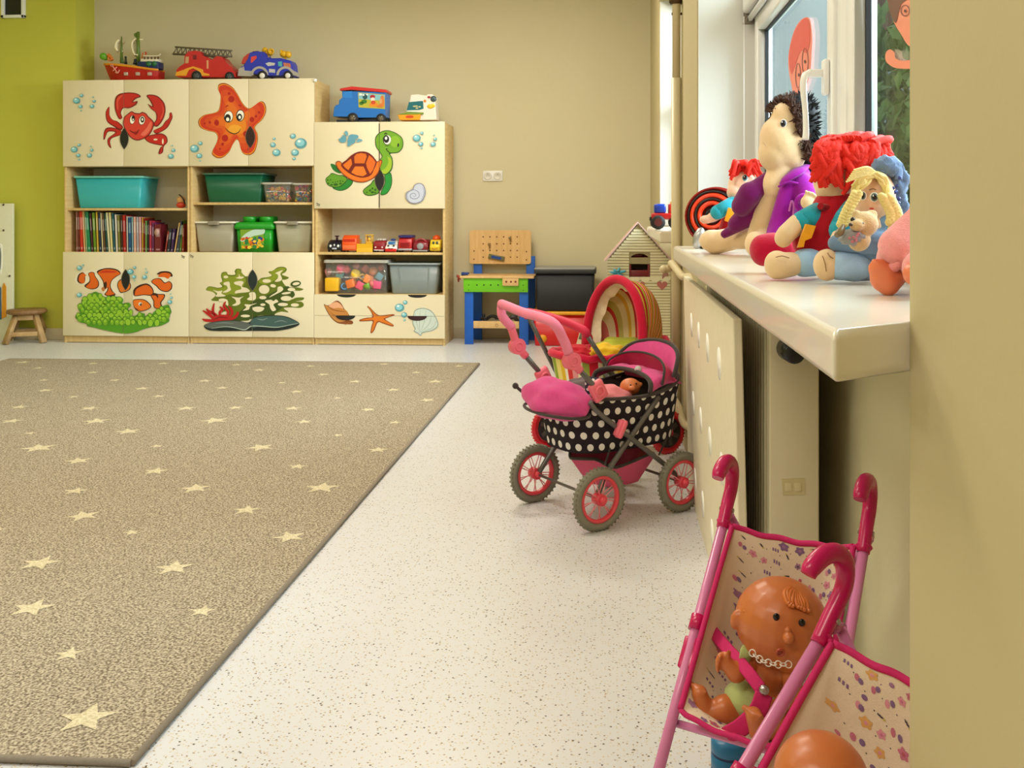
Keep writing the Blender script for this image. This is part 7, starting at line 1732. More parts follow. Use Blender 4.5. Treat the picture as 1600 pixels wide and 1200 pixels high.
# harness of the first stroller
def ribbon(t_, name, pts, wd, m_, th=.0018, up=(0, -1, .3)):
    k = MB(); k.tube(pts, wd / 2, seg=10, flat=(1, th / wd * 2), up=up); return k.build(name, m_, t_, world=True)
hb_ = ribbon(ST1, 'harness_strap', [PD(1110, 982, 1.565), PD(1135, 1012, 1.50), PD(1165, 1045, 1.435), PD(1190, 1078, 1.405)], .019, M_magf)
ribbon(ST1, 'crotch_strap', [PD(1194, 1084, 1.402), PD(1184, 1110, 1.40), PD(1160, 1135, 1.405), PD(1135, 1150, 1.42)], .026, M_magf)
k = MB(); k.lathe([(.0072, -.002), (.0072, .001), (.0045, .003), (0, .003)], PD(1194, 1078, 1.398), -ray(1194, 1078)); k.build('buckle_snap', M_steel, ST1, world=True)

# ---------------------------------------------------------------- vinyl baby dolls
M_vinyl = mat('orange_brown_vinyl', (198, 112, 60), rough=.34, noise=.03, nscale=8, sss=.08)
M_vh = mat('orange_vinyl_hair', (206, 112, 50), rough=.35); M_lip = plastic((170, 70, 44)); M_eye = mat('glossy_black_eye', (16, 10, 10), rough=.08)
M_grn = fabric((176, 186, 120)); M_whitep = plastic((240, 232, 222))
def hit(px, py, c, r):
    """where the pixel ray meets the front of an ellipsoid-ish ball"""
    d = ray(px, py); d = d.normalized(); oc = CAM - c; b_ = oc.dot(d); cc = oc.dot(oc) - r * r; disc = b_ * b_ - cc
    return CAM + d * (-b_ - math.sqrt(max(disc, 0)))
def finger(k, base, d, l, r, curl):
    p = [Vector(base), Vector(base) + Vector(d) * l * .5, Vector(base) + Vector(d) * l * .8 + Vector(curl) * l * .35, Vector(base) + Vector(d) * l * .85 + Vector(curl) * l * .65]
    k.tube(p, [r, r * .95, r * .85, r * .5], seg=8)
    k.ell(p[-1], r * .7, seg=8, rg=6)
t_ = thing('baby_doll', 'bald orange-brown vinyl baby doll with black dot eyes strapped in the stroller', 'doll', tuple(PD(1190, 1120, 1.49)))
HC_ = PD(1221, 972, 1.475)
k = MB()
k.ell(HC_, (.0715, .068, .0665), (0, .18, 0)); k.ell(HC_ + Vector((.012, -.022, -.022)), (.050, .044, .042)); k.ell(HC_ + Vector((.045, -.02, -.022)), (.026, .024, .026)); k.ell(HC_ + Vector((-.030, -.02, -.022)), (.030, .026, .026))
e1 = PD(1150, 968, 1.465); k.ell(e1, (.009, .008, .016), (0, .2, 0)); k.ell(e1 + Vector((.006, -.002, 0)), (.010, .008, .012)); e2 = HC_ + Vector((.07, .01, -.01)); k.ell(e2, (.009, .010, .016))
k.caps(HC_ + Vector((-.004, .002, -.05)), PD(1203, 1050, 1.48), .020, .026)
k.ell(PD(1203, 1052, 1.48), (.038, .030, .040)); k.ell(PD(1195, 1092, 1.48), (.042, .034, .036))
# arms
S1 = PD(1172, 1034, 1.475); E1 = PD(1150, 1052, 1.45); H1 = PD(1133, 1034, 1.455)
k.caps(S1, E1, .0165, .0145).caps(E1, H1, .0145, .0105); k.ell(H1 + Vector((-.002, 0, .003)), (.012, .009, .013))
for j, (dx, dz) in enumerate(((-.6, .8), (-.85, .45), (-.95, .1), (-.9, -.25))): finger(k, H1 + Vector((-.004, -.002, .008 - .005 * j)), (dx, -.15, dz * .6), .016 - .001 * abs(j - 1), .0040, (.35, -.7, -.3))
finger(k, H1 + Vector((.004, -.004, .010)), (.15, -.5, .85), .015, .0044, (-.4, -.4, .1))
S2 = PD(1236, 1042, 1.45); E2 = PD(1240, 1082, 1.43); H2 = PD(1212, 1108, 1.415)
k.caps(S2, E2, .0165, .0145).caps(E2, H2, .0145, .0105); k.ell(H2, (.012, .010, .011))
for j in range(4): finger(k, H2 + Vector((-.006, -.004, .008 - .005 * j)), (-.75, -.25, -.35), .015, .0040, (-.1, -.3, -.8))
finger(k, H2 + Vector((.0, -.006, .010)), (-.35, -.4, .7), .013, .0044, (-.5, -.2, .1))
# legs: thigh, bent knee, shin, foot with toes
def leg(hip, knee, ankle, toe):
    k.caps(hip, knee, .027, .021).caps(knee, ankle, .021, .014); k.ell(ankle, .0155)
    d_ = (toe - ankle); k.caps(ankle, toe, .0150, .0125)
    side = d_.cross(Vector((0, 1, 0))).normalized()
    for j in range(5): k.ell(toe + d_.normalized() * (.012 - .0018 * j) + Vector((0, -1, 0)) * .001 + Vector((.6, -.5, .1)).normalized() * (j - 2) * .0062, .0052 - .0004 * j, seg=10, rg=6)
leg(PD(1170, 1105, 1.475), PD(1132, 1108, 1.46), PD(1104, 1118, 1.46), PD(1093, 1083, 1.465))
leg(PD(1212, 1110, 1.465), PD(1212, 1135, 1.42), PD(1186, 1142, 1.395), PD(1178, 1118, 1.385))
bd_ = k.build('body', M_vinyl, t_, world=True, remesh=.0028, smooth=5)
k = MB(); k.ell(hit(1213, 964, HC_, .069), (.0050, .0028, .0056)).ell(hit(1253, 973, HC_, .069), (.0050, .0028, .0056)); k.build('eye', M_eye, t_, world=True)
nz_ = hit(1230, 995, HC_, .066); k = MB(); k.ell(nz_ + Vector((.001, -.004, .0)), (.0085, .0105, .0090)); k.ell(nz_ + Vector((.001, .001, .007)), (.0055, .006, .007)); k.build('nose', M_vinyl, t_, world=True)
mt = hit(1219, 1019, HC_ + Vector((0, -.006, -.006)), .068); k = MB(); k.torus(mt + Vector((0, -.001, 0)), (.1, -1, -.3), .0052, .0022, 18, 8, flat=(1, 1)); k.ell(mt, (.0042, .0015, .003)); k.build('mouth', M_lip, t_, world=True)
k = MB(); rn = random.Random(2)
for j in range(9):
    c_ = hit(1226 + 4.2 * j, 926 + 2.2 * j - 3 * math.sin(j), HC_, .0685); e_ = hit(1228 + 4.2 * j + rn.uniform(-3, 3), 942 + 1.5 * j, HC_, .0705)
    k.tube([hit(1236 + 1.8 * j, 917 + 1.4 * j, HC_, .0665), c_, e_, e_ + Vector((.003, -.002, .002))], [.0022, .0034, .0034, .0020], seg=8)
for j in range(5):
    a = hit(1156 + 1.5 * j, 934 + 5 * j, HC_, .069); k.tube([a, a + Vector((.005, -.003, -.003)), a + Vector((.008, -.002, -.008))], [.003, .0038, .002], seg=8)
k.build('moulded_hair', M_vh, t_, world=True)
k = MB(); k.ell(PD(1178, 1096, 1.470), (.047, .040, .026), (0, .25, 0)); k.ell(PD(1200, 1104, 1.465), (.044, .038, .024), (0, .1, 0)); k.build('nappy', M_grn, t_, world=True, remesh=.003, smooth=4)
ribbon(t_, 'shoulder_strap', [PD(1163, 1040, 1.462), PD(1166, 1018, 1.455), PD(1174, 1008, 1.47)], .018, M_grn, .004)
k = MB()
pts = crom([PD(1173, 1018, 1.418), PD(1190, 1032, 1.408), PD(1212, 1038, 1.402), PD(1236, 1038, 1.40)], 3)
for j in range(len(pts) - 1):
    c_ = (pts[j] + pts[j + 1]) / 2; d_ = (pts[j + 1] - pts[j]).normalized(); ax = d_.cross(Vector((0, 1, 0)) if j % 2 else Vector((0, .3, 1))).normalized()
    k.torus(c_, ax, .0048, .0008, 14, 6)
k.build('chain_necklace', M_whitep, t_, world=True)
# second doll: only the top of its head shows above the frame edge
t_ = thing('baby_doll', 'orange vinyl doll in the nearest stroller, only its head top in view', 'doll', tuple(PD(1290, 1300, 1.06)))
H_ = PD(1283, 1216, 1.06); k = MB(); k.ell(H_, (.052, .052, .047)); k.ell(H_ + Vector((.0, -.018, -.018)), (.036, .034, .03)); k.ell(H_ + Vector((-.052, 0, -.012)), (.007, .008, .012)); k.ell(H_ + Vector((.048, .01, -.012)), (.007, .008, .012))
k.caps(H_ + Vector((0, .0, -.04)), H_ + Vector((.0, -.01, -.085)), .018, .026); k.ell(H_ + Vector((0, -.015, -.11)), (.034, .03, .036))
for s_ in (-1, 1):
    sh_ = H_ + Vector((s_ * .032, -.008, -.085)); k.caps(sh_, sh_ + Vector((s_ * .016, -.03, -.03)), .013, .011).caps(sh_ + Vector((s_ * .016, -.03, -.03)), sh_ + Vector((s_ * .005, -.062, -.03)), .011, .009)
    hd_ = sh_ + Vector((s_ * .005, -.066, -.03)); k.ell(hd_, .010)
    for j in range(4): finger(k, hd_ + Vector((.005 * (j - 1.5), -.006, 0)), (0, -1, -.2), .012, .0032, (0, -.2, -.8))
    finger(k, hd_ + Vector((-s_ * .007, -.002, .003)), (-s_ * .8, -.5, .2), .010, .0034, (0, -.6, 0))
    hp_ = H_ + Vector((s_ * .018, -.03, -.13)); kn = hp_ + Vector((s_ * .012, -.055, .012)); an_ = kn + Vector((0, -.035, -.03)); k.caps(hp_, kn, .021, .016).caps(kn, an_, .016, .012).caps(an_, an_ + Vector((0, -.014, .016)), .012, .010)
k.build('body', M_vinyl, t_, world=True, remesh=.003, smooth=5)
k = MB(); k.ell(H_ + Vector((-.016, -.051, -.006)), (.004, .003, .0045)).ell(H_ + Vector((.016, -.051, -.006)), (.004, .003, .0045)); k.build('eye', M_eye, t_, world=True)
k = MB(); k.ell(H_ + Vector((0, -.058, -.018)), (.007, .008, .008)); k.build('nose', M_vinyl, t_, world=True)
k = MB(); k.ell(H_ + Vector((0, -.052, -.034)), (.006, .003, .003)); k.build('mouth', M_lip, t_, world=True)
# blue toy on the floor below the first stroller
c_ = PZ(1140, 1228, 0.0); t_ = thing('toy_barrel', 'blue ribbed toy barrel standing on the floor below the doll stroller', 'toy', tuple(c_))
k = MB(); k.lathe([(.026, .001), (.031, .008), (.031, .028), (.027, .031), (.031, .034), (.031, .054), (.027, .057), (.031, .060), (.031, .076), (.026, .082), (.0, .082)], (0, 0, 0), seg=28); k.build('barrel_body', plastic((24, 110, 160)), t_)
k = MB(); [k.torus((0, 0, z), (0, 0, 1), .0275, .003, 28, 8) for z in (.031, .057)]; k.build('groove_ring', plastic((20, 40, 90)), t_)
# ================================================================ RAG DOLLS ON THE NEAR SILL
SZ = SILLZ
M_skin = mat('cream_doll_cloth', (232, 200, 156), rough=.9, noise=.05, nscale=30, bump=.25, bscale=260, sheen=.3)
M_skinp = mat('rosy_doll_cloth', (236, 196, 166), rough=.9, noise=.05, nscale=30, bump=.25, bscale=260, sheen=.3)
M_purple = fabric((150, 16, 150)); M_plum = fabric((112, 14, 92)); M_teal = fabric((40, 160, 180)); M_redc = fabric((176, 14, 32)); M_yel = fabric((236, 160, 30)); M_jean = fabric((168, 204, 238)); M_denim = fabric((112, 140, 172))
M_redyarn = mat('red_yarn', (226, 38, 20), rough=.85, noise=.2, nscale=80, bump=.5, bscale=300); M_blond = mat('blond_yarn', (232, 214, 140), rough=.85, noise=.15, nscale=80, bump=.5, bscale=300)
M_brown = mat('dark_brown_pile', (74, 44, 30), rough=.9, noise=.3, nscale=60); M_black = mat('black_pile', (14, 10, 10), rough=.9, noise=.4, nscale=60)
def eye(t_, c, d, r, iris=(60, 70, 90)):
    d = Vector(d).normalized(); A = align(d)
    k = MB(); k.ell(c, (r, r * 1.25, r * .35), A); o = k.build('eye_white', plastic((238, 234, 226)), t_, world=True)
    k = MB(); k.ell(Vector(c) + d * r * .2, (r * .82, r * 1.02, r * .34), A); k.build('iris', plastic(iris), o, world=True)
    k = MB(); k.ell(Vector(c) + d * r * .36, (r * .58, r * .72, r * .30), A); k.build('pupil', M_eye, o, world=True)
    k = MB(); k.ell(Vector(c) + d * r * .60 + A @ Vector((-r * .2, r * .3, 0)), (r * .16, r * .2, r * .12), A); k.build('eye_glint', plastic((250, 250, 250)), o, world=True)
def hand(k, c, d, r, curl=(0, -.5, -.5)):
    d = Vector(d).normalized(); s_ = d.cross(Vector((0, 1, 0))).normalized()
    k.ell(c, (r, r * .75, r))
    for j in range(4): finger(k, c + s_ * (j - 1.5) * r * .48 + d * r * .5, d, r * (1.1 - .12 * abs(j - 1)), r * .27, curl)
    finger(k, c + s_ * r * -.85, (d * .5 - s_), r * .8, r * .28, curl)
# ---- big doll in the purple coat, face turned up to the left
t_ = thing('rag_doll', 'big cream cloth doll in an open purple coat with spiky black-brown hair', 'doll', (.40, 2.42, SZ))
D = 2.36
k = MB(); R0 = Matrix.Rotation(math.radians(-20), 3, 'Y')
k.ell(PD(1221, 224, D), (.052, .054, .068), R0.to_4x4().to_3x3()); k.ell(PD(1211, 240, D), (.042, .046, .046)); k.ell(PD(1229, 190, D), (.036, .042, .050), R0); k.ell(PD(1236, 245, D), (.034, .044, .040))
k.ell(PD(1249, 217, D - .045), (.013, .009, .008), (0, -.5, 0)); k.ell(PD(1240, 222, D - .040), (.012, .012, .009))
k.caps(PD(1222, 262, D), PD(1210, 290, D), .030, .033); k.caps(PD(1208, 295, D + .02), PD(1194, 372, D + .05), .033, .044)
k.caps(PD(1200, 368, D + .06), PD(1150, 372, D + .16), .034, .030); k.caps(PD(1150, 372, D + .16), PD(1118, 379, D + .2), .030, .033); k.ell(PD(1113, 376, D + .2), (.036, .034, .030))
k.caps(PD(1206, 372, D + .02), PD(1186, 381, D - .02), .032, .028); k.ell(PD(1180, 381, D - .02), (.026, .028, .032))
k.build('body', M_skin, t_, world=True, remesh=.0035, smooth=16)
eye(t_, hit(1224, 193, PD(1227, 194, D), .046), (-.45, -.9, .1), .0085, (40, 44, 60))
k = MB(); k.tube([PD(1193, 222, D - .045), PD(1197, 228, D - .05)], .0012, seg=6); k.build('stitch', plastic((196, 160, 120)), t_, world=True)
# coat: back and front panels, collar, sleeves
k = MB()
k.caps(PD(1248, 275, D), PD(1238, 360, D + .03), .030, .046); k.caps(PD(1232, 290, D - .03), PD(1216, 366, D - .03), .020, .030); k.caps(PD(1232, 330, D - .03), PD(1206, 376, D - .05), .020, .018); k.ell(PD(1240, 372, D), (.055, .04, .02))
k.caps(PD(1252, 288, D - .03), PD(1268, 318, D - .07), .030, .026); k.caps(PD(1222, 278, D + .03), PD(1256, 275, D + .02), .022, .022)
coat = k.build('coat', M_purple, t_, world=True, remesh=.004, smooth=12)
k = MB(); k.caps(PD(1204, 282, D + .02), PD(1172, 302, D + .01), .026, .024); k.caps(PD(1172, 302, D + .01), PD(1158, 322, D + .04), .030, .026); k.caps(PD(1188, 312, D + .04), PD(1150, 350, D + .09), .028, .022); k.caps(PD(1180, 338, D + .05), PD(1132, 366, D + .12), .020, .012)
k.build('coat_sleeve', M_plum, coat, world=True, remesh=.004, smooth=14)
k = MB(); k.tube([PD(1262, 258, D), PD(1246, 268, D - .045), PD(1228, 280, D - .05), PD(1219, 288, D - .045)], [.010, .018, .014, .006], flat=(1, .45)); k.tube([PD(1262, 258, D - .002), PD(1252, 285, D - .05), PD(1232, 284, D - .06), PD(1216, 292, D - .052)], .0028); k.build('collar', M_purple, coat, world=True)
k = MB(); k.tube([PD(1233, 330, D - .062), PD(1237, 314, D - .068), PD(1240, 322, D - .066), PD(1239, 338, D - .064)], .0022); k.build('loop_trim', fabric((210, 110, 190)), coat, world=True)
k = MB(); hand(k, PD(1262, 316, D - .10), (.45, -.2, .8), .017, (-.5, -.3, .2)); k.build('hand', M_skin, t_, world=True, remesh=.002, smooth=2)
k = MB(); k.tube([PD(1256 + 12 * math.cos(a), 318 + 13 * math.sin(a), D - .085) for a in [2 * PI * q / 12 for q in range(12)]], .005, closed=True); k.build('cuff', M_purple, coat, world=True)
def spikes(center, r, n, ln, seed, ok, rad=.0035, clampx=None):
    rn = random.Random(seed); k = MB(); i = 0
    for _ in range(n * 4):
        z = rn.uniform(-1, 1); a = rn.uniform(0, 2 * PI); d = Vector((math.sqrt(1 - z * z) * math.cos(a), math.sqrt(1 - z * z) * math.sin(a), z))
        b_ = Vector((center.x + d.x * r[0], center.y + d.y * r[1], center.z + d.z * r[2]))
        if not ok(b_, d): continue
        e = b_ + (d + Vector((rn.uniform(-.5, .5), rn.uniform(-.5, .5), rn.uniform(-.5, .5)))).normalized() * ln * rn.uniform(.6, 1.2)
        if clampx and e.x > clampx: e.x = clampx
        if clampx and b_.x > clampx: continue
        k.cyl(b_ - d * .004, e, rad, .0004, seg=5, caps=False); i += 1
        if i >= n: break
    return k
HCn = PD(1250, 196, D + .025)
k = MB(); k.ell(HCn, (.044, .060, .078)); k.ell(PD(1243, 172, D + .02), (.040, .052, .038)); k.ell(PD(1262, 245, D + .03), (.026, .05, .05)); hr = k.build('hair', M_black, t_, world=True, remesh=.004, smooth=3)
sp = spikes(HCn, (.045, .060, .078), 420, .017, 4, lambda b_, d: d.x > -.35 or d.z > .55, .0032, .515); sp.build('hair_spikes', M_black, hr, world=True, fixn=False)
# brown fringe ring round the face, from brow to the nape
k = MB(); rn = random.Random(6)
path = crom([PD(1203, 204, D + .01), PD(1211, 178, D + .005), PD(1224, 161, D - .01), PD(1238, 166, D - .045), PD(1243, 185, D - .05), PD(1249, 205, D - .05), PD(1258, 228, D - .05), PD(1262, 250, D - .045)], 7)
for p in path:
    for _ in range(13):
        q = p + Vector((rn.uniform(-.004, .012), rn.uniform(-.004, .022), rn.uniform(-.004, .010))); d = Vector((rn.uniform(-.5, .7), rn.uniform(-1, .2), rn.uniform(-.3, 1))).normalized()
        k.cyl(q, q + d * rn.uniform(.008, .018), .0028, .0006, seg=5, caps=False)
for _ in range(170):
    p = PD(rn.uniform(1205, 1252), rn.uniform(158, 180), D + rn.uniform(0, .03)); q_ = PD(1234, 186, D + .01); d = (p - q_).normalized()
    if p.z < q_.z + .012: continue
    b_ = q_ + Vector((d.x * .050, d.y * .05, d.z * .052)); k.cyl(b_, b_ + (d + Vector((rn.uniform(-.4, .4), rn.uniform(-.4, .4), rn.uniform(-.2, .4)))).normalized() * .016, .003, .0006, seg=5, caps=False)
k.build('hair_fringe', M_brown, hr, world=True, fixn=False)
# ---- small red-haired doll left of it
def yarn(t_, strands, r, m_, name='hair'):
    k = MB()
    for s_ in strands: k.tube(s_, [r] * (len(s_) - 1) + [r * .6], seg=7, sub=4)
    return k.build(name, m_, t_, world=True, fixn=False)
t_ = thing('rag_doll', 'small red-haired cloth doll in a red vest left of the purple coat doll', 'doll', (.36, 2.70, SZ))
D = 2.66
k = MB(); k.ell(PD(1160, 290, D), (.040, .042, .044)); k.ell(PD(1149, 300, D - .01), (.024, .03, .024)); k.caps(PD(1158, 310, D), PD(1152, 360, D), .024, .036)
k.caps(PD(1132, 330, D - .02), PD(1112, 340, D - .03), .016, .014); k.ell(PD(1103, 343, D - .03), (.018, .014, .012)); k.build('body', M_skinp, t_, world=True, remesh=.003, smooth=5)
k = MB(); k.caps(PD(1152, 318, D - .012), PD(1146, 362, D - .01), .030, .042); vst = k.build('vest', M_redc, t_, world=True, remesh=.003, smooth=3)
k = MB(); k.caps(PD(1144, 318, D - .03), PD(1121, 332, D - .04), .019, .020); k.build('sleeve', M_teal, t_, world=True)
k = MB(); k.box(PD(1143, 337, D - .062), (.030, .006, .038), (0, .3, 0), bev=.002); k.build('yellow_patch', M_yel, vst, world=True)
k = MB(); k.caps(PD(1140, 372, D - .03), PD(1116, 370, D - .05), .024, .020); k.build('trouser_leg', fabric((196, 20, 90)), t_, world=True)
eye(t_, hit(1164, 278, PD(1160, 290, D), .044), (-.2, -1, .25), .0085, (60, 130, 140))
rn = random.Random(3); st_ = []
for j in range(42):
    a = rn.uniform(0, PI); c0 = PD(1166, 272, D) + Vector((rn.uniform(-.03, .035), rn.uniform(-.03, .03), .026)); x_ = c0.x + rn.uniform(-.03, .035)
    e = Vector((x_ + (x_ - c0.x), c0.y - rn.uniform(.0, .045), c0.z - rn.uniform(.015, .05)))
    if e.x < PD(1148, 1, D).x - .012: e.x = PD(1146, 1, D).x - .01
    st_.append([c0, (c0 + e) / 2 + Vector((0, -.012, .018)), e])
yarn(t_, st_, .0052, M_redyarn)
# ---- round black and red toy at the far end of the sill
t_ = thing('ring_toy', 'round black and orange-red ringed toy at the far end of the sill', 'toy', (.33, 3.02, SZ))
c_ = Vector((.325, 3.03, SZ + .098)); ax = Vector((-.32, -.93, .12)).normalized()
RR = .096
for j, (r0, r1, h0, h1, col) in enumerate(((1.0, .86, -.10, .20, (150, 24, 18)), (.86, .74, .20, .32, (24, 20, 22)), (.74, .58, .32, .42, (226, 60, 24)), (.58, .48, .42, .40, (24, 20, 22)), (.48, .34, .40, .44, (226, 60, 24)), (.34, .0, .30, .26, (20, 16, 20)))):
    k = MB(); k.lathe([(r0 * RR, -.28 * RR), (r0 * RR, h0 * RR), ((r0 + r1) / 2 * RR, (max(h0, h1) + .06) * RR), (r1 * RR, h1 * RR), (r1 * RR, -.2 * RR)], c_, ax, 40); k.build('ring', plastic(col, .22), t_, world=True)
k = MB(); k.ell(PD(1092, 372, 2.93), (.018, .012, .034), (0, .3, 0)); k.build('silver_foot', mat('silver_plastic', (176, 172, 168), rough=.25, metal=.6), t_, world=True)
k = MB(); k.ell(PD(1100, 382, 2.95), (.022, .03, .014)); k.build('black_base', plastic((16, 16, 20)), t_, world=True)
# ---- big doll with red yarn hair
t_ = thing('rag_doll', 'cloth doll with a thick mop of red yarn hair and red and teal shirt', 'doll', (.40, 1.66, SZ))
D = 1.62
k = MB(); HD = PD(1306, 280, D); k.ell(HD, (.038, .042, .044)); k.ell(PD(1302, 296, D - .008), (.030, .034, .026)); k.caps(PD(1302, 315, D), PD(1300, 345, D + .01), .022, .03)
k.caps(PD(1246, 350, D - .03), PD(1228, 366, D - .04), .017, .016); k.ell(PD(1224, 372, D - .04), (.015, .014, .016)); k.caps(PD(1322, 350, D - .05), PD(1308, 378, D - .08), .015, .013)
k.build('body', M_skin, t_, world=True, remesh=.0028, smooth=5)
k = MB(); k.caps(PD(1306, 325, D - .008), PD(1284, 380, D - .01), .038, .046); k.caps(PD(1290, 332, D - .02), PD(1264, 378, D - .02), .022, .028); sh_ = k.build('shirt', M_redc, t_, world=True, remesh=.003, smooth=4)
k = MB(); k.tube([PD(1282 + 24 * (1 - math.cos(a)), 322 + 3 * math.sin(a) , D - .045 + .01 * math.sin(a)) for a in [PI * q / 6 for q in range(7)]], .006); k.build('shirt_collar', fabric((150, 10, 24)), sh_, world=True)
k = MB(); k.caps(PD(1278, 334, D - .02), PD(1254, 348, D - .03), .019, .020); k.build('sleeve', M_teal, t_, world=True)
k = MB(); k.caps(PD(1330, 328, D - .035), PD(1314, 360, D - .06), .021, .020); k.build('sleeve', M_teal, t_, world=True)
k = MB(); P_ = [PD(x, y, D - .062 - .0 * x) for x, y in ((1260, 350), (1275, 353), (1268, 372), (1258, 376), (1256, 386), (1247, 387), (1253, 368))]; k.prism(P_, (0, .012, 0)); k.build('yellow_patch', M_yel, sh_, world=True)
eye(t_, hit(1299, 271, HD, .043), (-.35, -1, .1), .0062, (90, 140, 170))
k = MB(); k.tube([hit(1282, 300, HD, .041), hit(1287, 297, HD, .042), hit(1291, 292, HD, .042)], .0009, seg=6); k.build('mouth', plastic((90, 50, 40)), t_, world=True)
rn = random.Random(5); st_ = []
xr_lim = .484
for j in range(190):
    side = rn.random()
    c0 = PD(rn.uniform(1290, 1370), rn.uniform(214, 226), D + rn.uniform(-.03, .05))
    if side < .42: e = PD(rn.uniform(1266, 1318), rn.uniform(250, 296), D - .052 + rn.uniform(-.006, .006)); m_ = PD(rn.uniform(1276, 1312), rn.uniform(226, 245), D - .055)
    elif side < .7: e = PD(rn.uniform(1316, 1368), rn.uniform(256, 318), D - .05 + rn.uniform(-.01, .01)); m_ = PD(rn.uniform(1318, 1372), rn.uniform(228, 250), D - .055)
    elif side < .85: e = PD(rn.uniform(1368, 1392), rn.uniform(250, 290), D + rn.uniform(-.04, .03)); m_ = PD(rn.uniform(1365, 1388), rn.uniform(222, 240), D - .02)
    else: e = PD(rn.uniform(1280, 1380), rn.uniform(250, 290), D + .07); m_ = PD(rn.uniform(1285, 1375), rn.uniform(220, 240), D + .07)
    s_ = [c0, m_, m_.lerp(e, .6) + Vector((rn.uniform(-.006, .006), rn.uniform(-.006, .004), 0)), e]
    for p in s_: p.x = min(p.x, xr_lim)
    st_.append(s_)
for j in range(26):
    x_ = 1278 + 92 * rn.random(); a = PD(x_, 230 - 14 * math.sin((x_ - 1280) / 100 * PI), D - .05); b_ = PD(x_ + rn.uniform(8, 26), 222 - 12 * math.sin((x_ - 1280) / 100 * PI), D + rn.uniform(-.03, .03)); c2 = PD(x_ + rn.uniform(10, 30), 226, D + .06)
    for p in (a, b_, c2): p.x = min(p.x, xr_lim)
    st_.append([a, b_, c2])
hr = yarn(t_, st_, .0058, M_redyarn)
k = MB(); k.ell(PD(1332, 262, D + .015), (.052, .05, .050)); k.build('hair_cap', M_redyarn, hr, world=True)
k = MB(); k.caps(PD(1318, 402, D + .0), PD(1256, 411, D - .045), .027, .0235); k.caps(PD(1318, 398, D + .02), PD(1350, 400, D + .02), .030, .030); k.build('trouser_leg', M_jean, t_, world=True, remesh=.003, smooth=3)
k = MB(); k.caps(PD(1236, 413, D - .05), PD(1220, 415, D - .055), .0205, .0225); k.ell(PD(1214, 414, D - .055), (.021, .022, .024)); k.build('foot', M_skin, t_, world=True, remesh=.003, smooth=4)
k = MB(); k.tube([PD(1233, 403, D - .08), PD(1222, 400, D - .082), PD(1212, 402, D - .08)], .0008, seg=5); k.build('stitch', plastic((150, 100, 60)), t_, world=True)
t2 = MB(); t2.ell(PD(1209, 389, 1.74), (.044, .04, .030)); t2.ell(PD(1192, 391, 1.74), (.024, .034, .029)); t2.ell(PD(1224, 390, 1.74), (.022, .034, .029))
o = t2.build('toy_cushion', fabric((190, 10, 56)), label='small crimson cushion between the doll feet on the sill', cat='cushion', remesh=.003, smooth=5)
# ---- blond doll with plaits, denim dress and scarf
t_ = thing('rag_doll', 'blond doll with yarn plaits, denim dress and pale blue trousers', 'doll', (.44, 1.52, SZ))
D = 1.49
HD = PD(1364, 305, D); k = MB(); k.ell(HD, (.034, .034, .040)); k.ell(PD(1358, 318, D - .008), (.024, .026, .022)); k.caps(PD(1366, 335, D), PD(1366, 352, D), .015, .02)
k.build('head', M_skinp, t_, world=True, remesh=.0025, smooth=4)
eye(t_, hit(1366, 308, HD, .037), (-.3, -1, 0), .0062, (90, 110, 110)); eye(t_, hit(1349, 306, HD, .0365), (-.7, -.8, 0), .0056, (90, 110, 110))
k = MB(); k.ell(hit(1362, 326, HD + Vector((0, 0, -.008)), .037), (.0035, .001, .0016)); k.build('mouth', plastic((196, 70, 60)), t_, world=True)
k = MB(); k.tube([hit(1358, 297, HD, .037), hit(1364, 295, HD, .0375), hit(1369, 297, HD, .037)], .0008, seg=5); k.build('eyebrow', plastic((130, 96, 60)), t_, world=True)
k = MB(); k.caps(PD(1372, 350, D + .01), PD(1366, 378, D + .015), .030, .036); k.caps(PD(1352, 374, D - .01), PD(1306, 380, D + .01), .022, .013); k.caps(PD(1350, 378, D - .02), PD(1400, 380, D - .01), .019, .018)
k.build('dress', M_denim, t_, world=True, remesh=.003, smooth=3)
k = MB(); k.caps(PD(1398, 410, D + .05), PD(1335, 414, D + .03), .028, .0265); k.caps(PD(1335, 414, D + .015), PD(1312, 415, D + .01), .0268, .0235); k.build('trouser_leg', M_jean, t_, world=True, remesh=.003, smooth=4)
k = MB(); k.ell(PD(1292, 414, D + .012), (.0215, .022, .0255)); k.caps(PD(1292, 414, D + .012), PD(1302, 415, D + .015), .020, .020); k.build('foot', M_skin, t_, world=True, remesh=.003, smooth=4)
k = MB(); k.tube([PD(1293, 395, D - .003), PD(1296, 400, D - .010), PD(1302, 404, D - .009)], .0008, seg=5).tube([PD(1285, 400, D - .004), PD(1289, 412, D - .011), PD(1291, 424, D - .008)], .0007, seg=5); k.build('stitch', plastic((150, 100, 60)), t_, world=True)
rn = random.Random(9); st_ = []
for j in range(46):
    c0 = PD(1368 + rn.uniform(-4, 4), 272 + rn.uniform(-3, 3), D - .02 + rn.uniform(-.02, .02))
    if j % 2: e = PD(rn.uniform(1330, 1345), rn.uniform(288, 306), D - .036); m_ = PD(rn.uniform(1342, 1356), rn.uniform(278, 290), D - .040)
    else: e = PD(rn.uniform(1380, 1390), rn.uniform(296, 312), D - .030); m_ = PD(rn.uniform(1376, 1386), rn.uniform(276, 290), D - .038)
    st_.append([c0, m_, e])
for j in range(7): st_.append([PD(1368, 270, D - .03), PD(1355 - j, 262 + 2 * j, D - .045), PD(1334 - 2 * j, 266 + 3 * j, D - .05)])
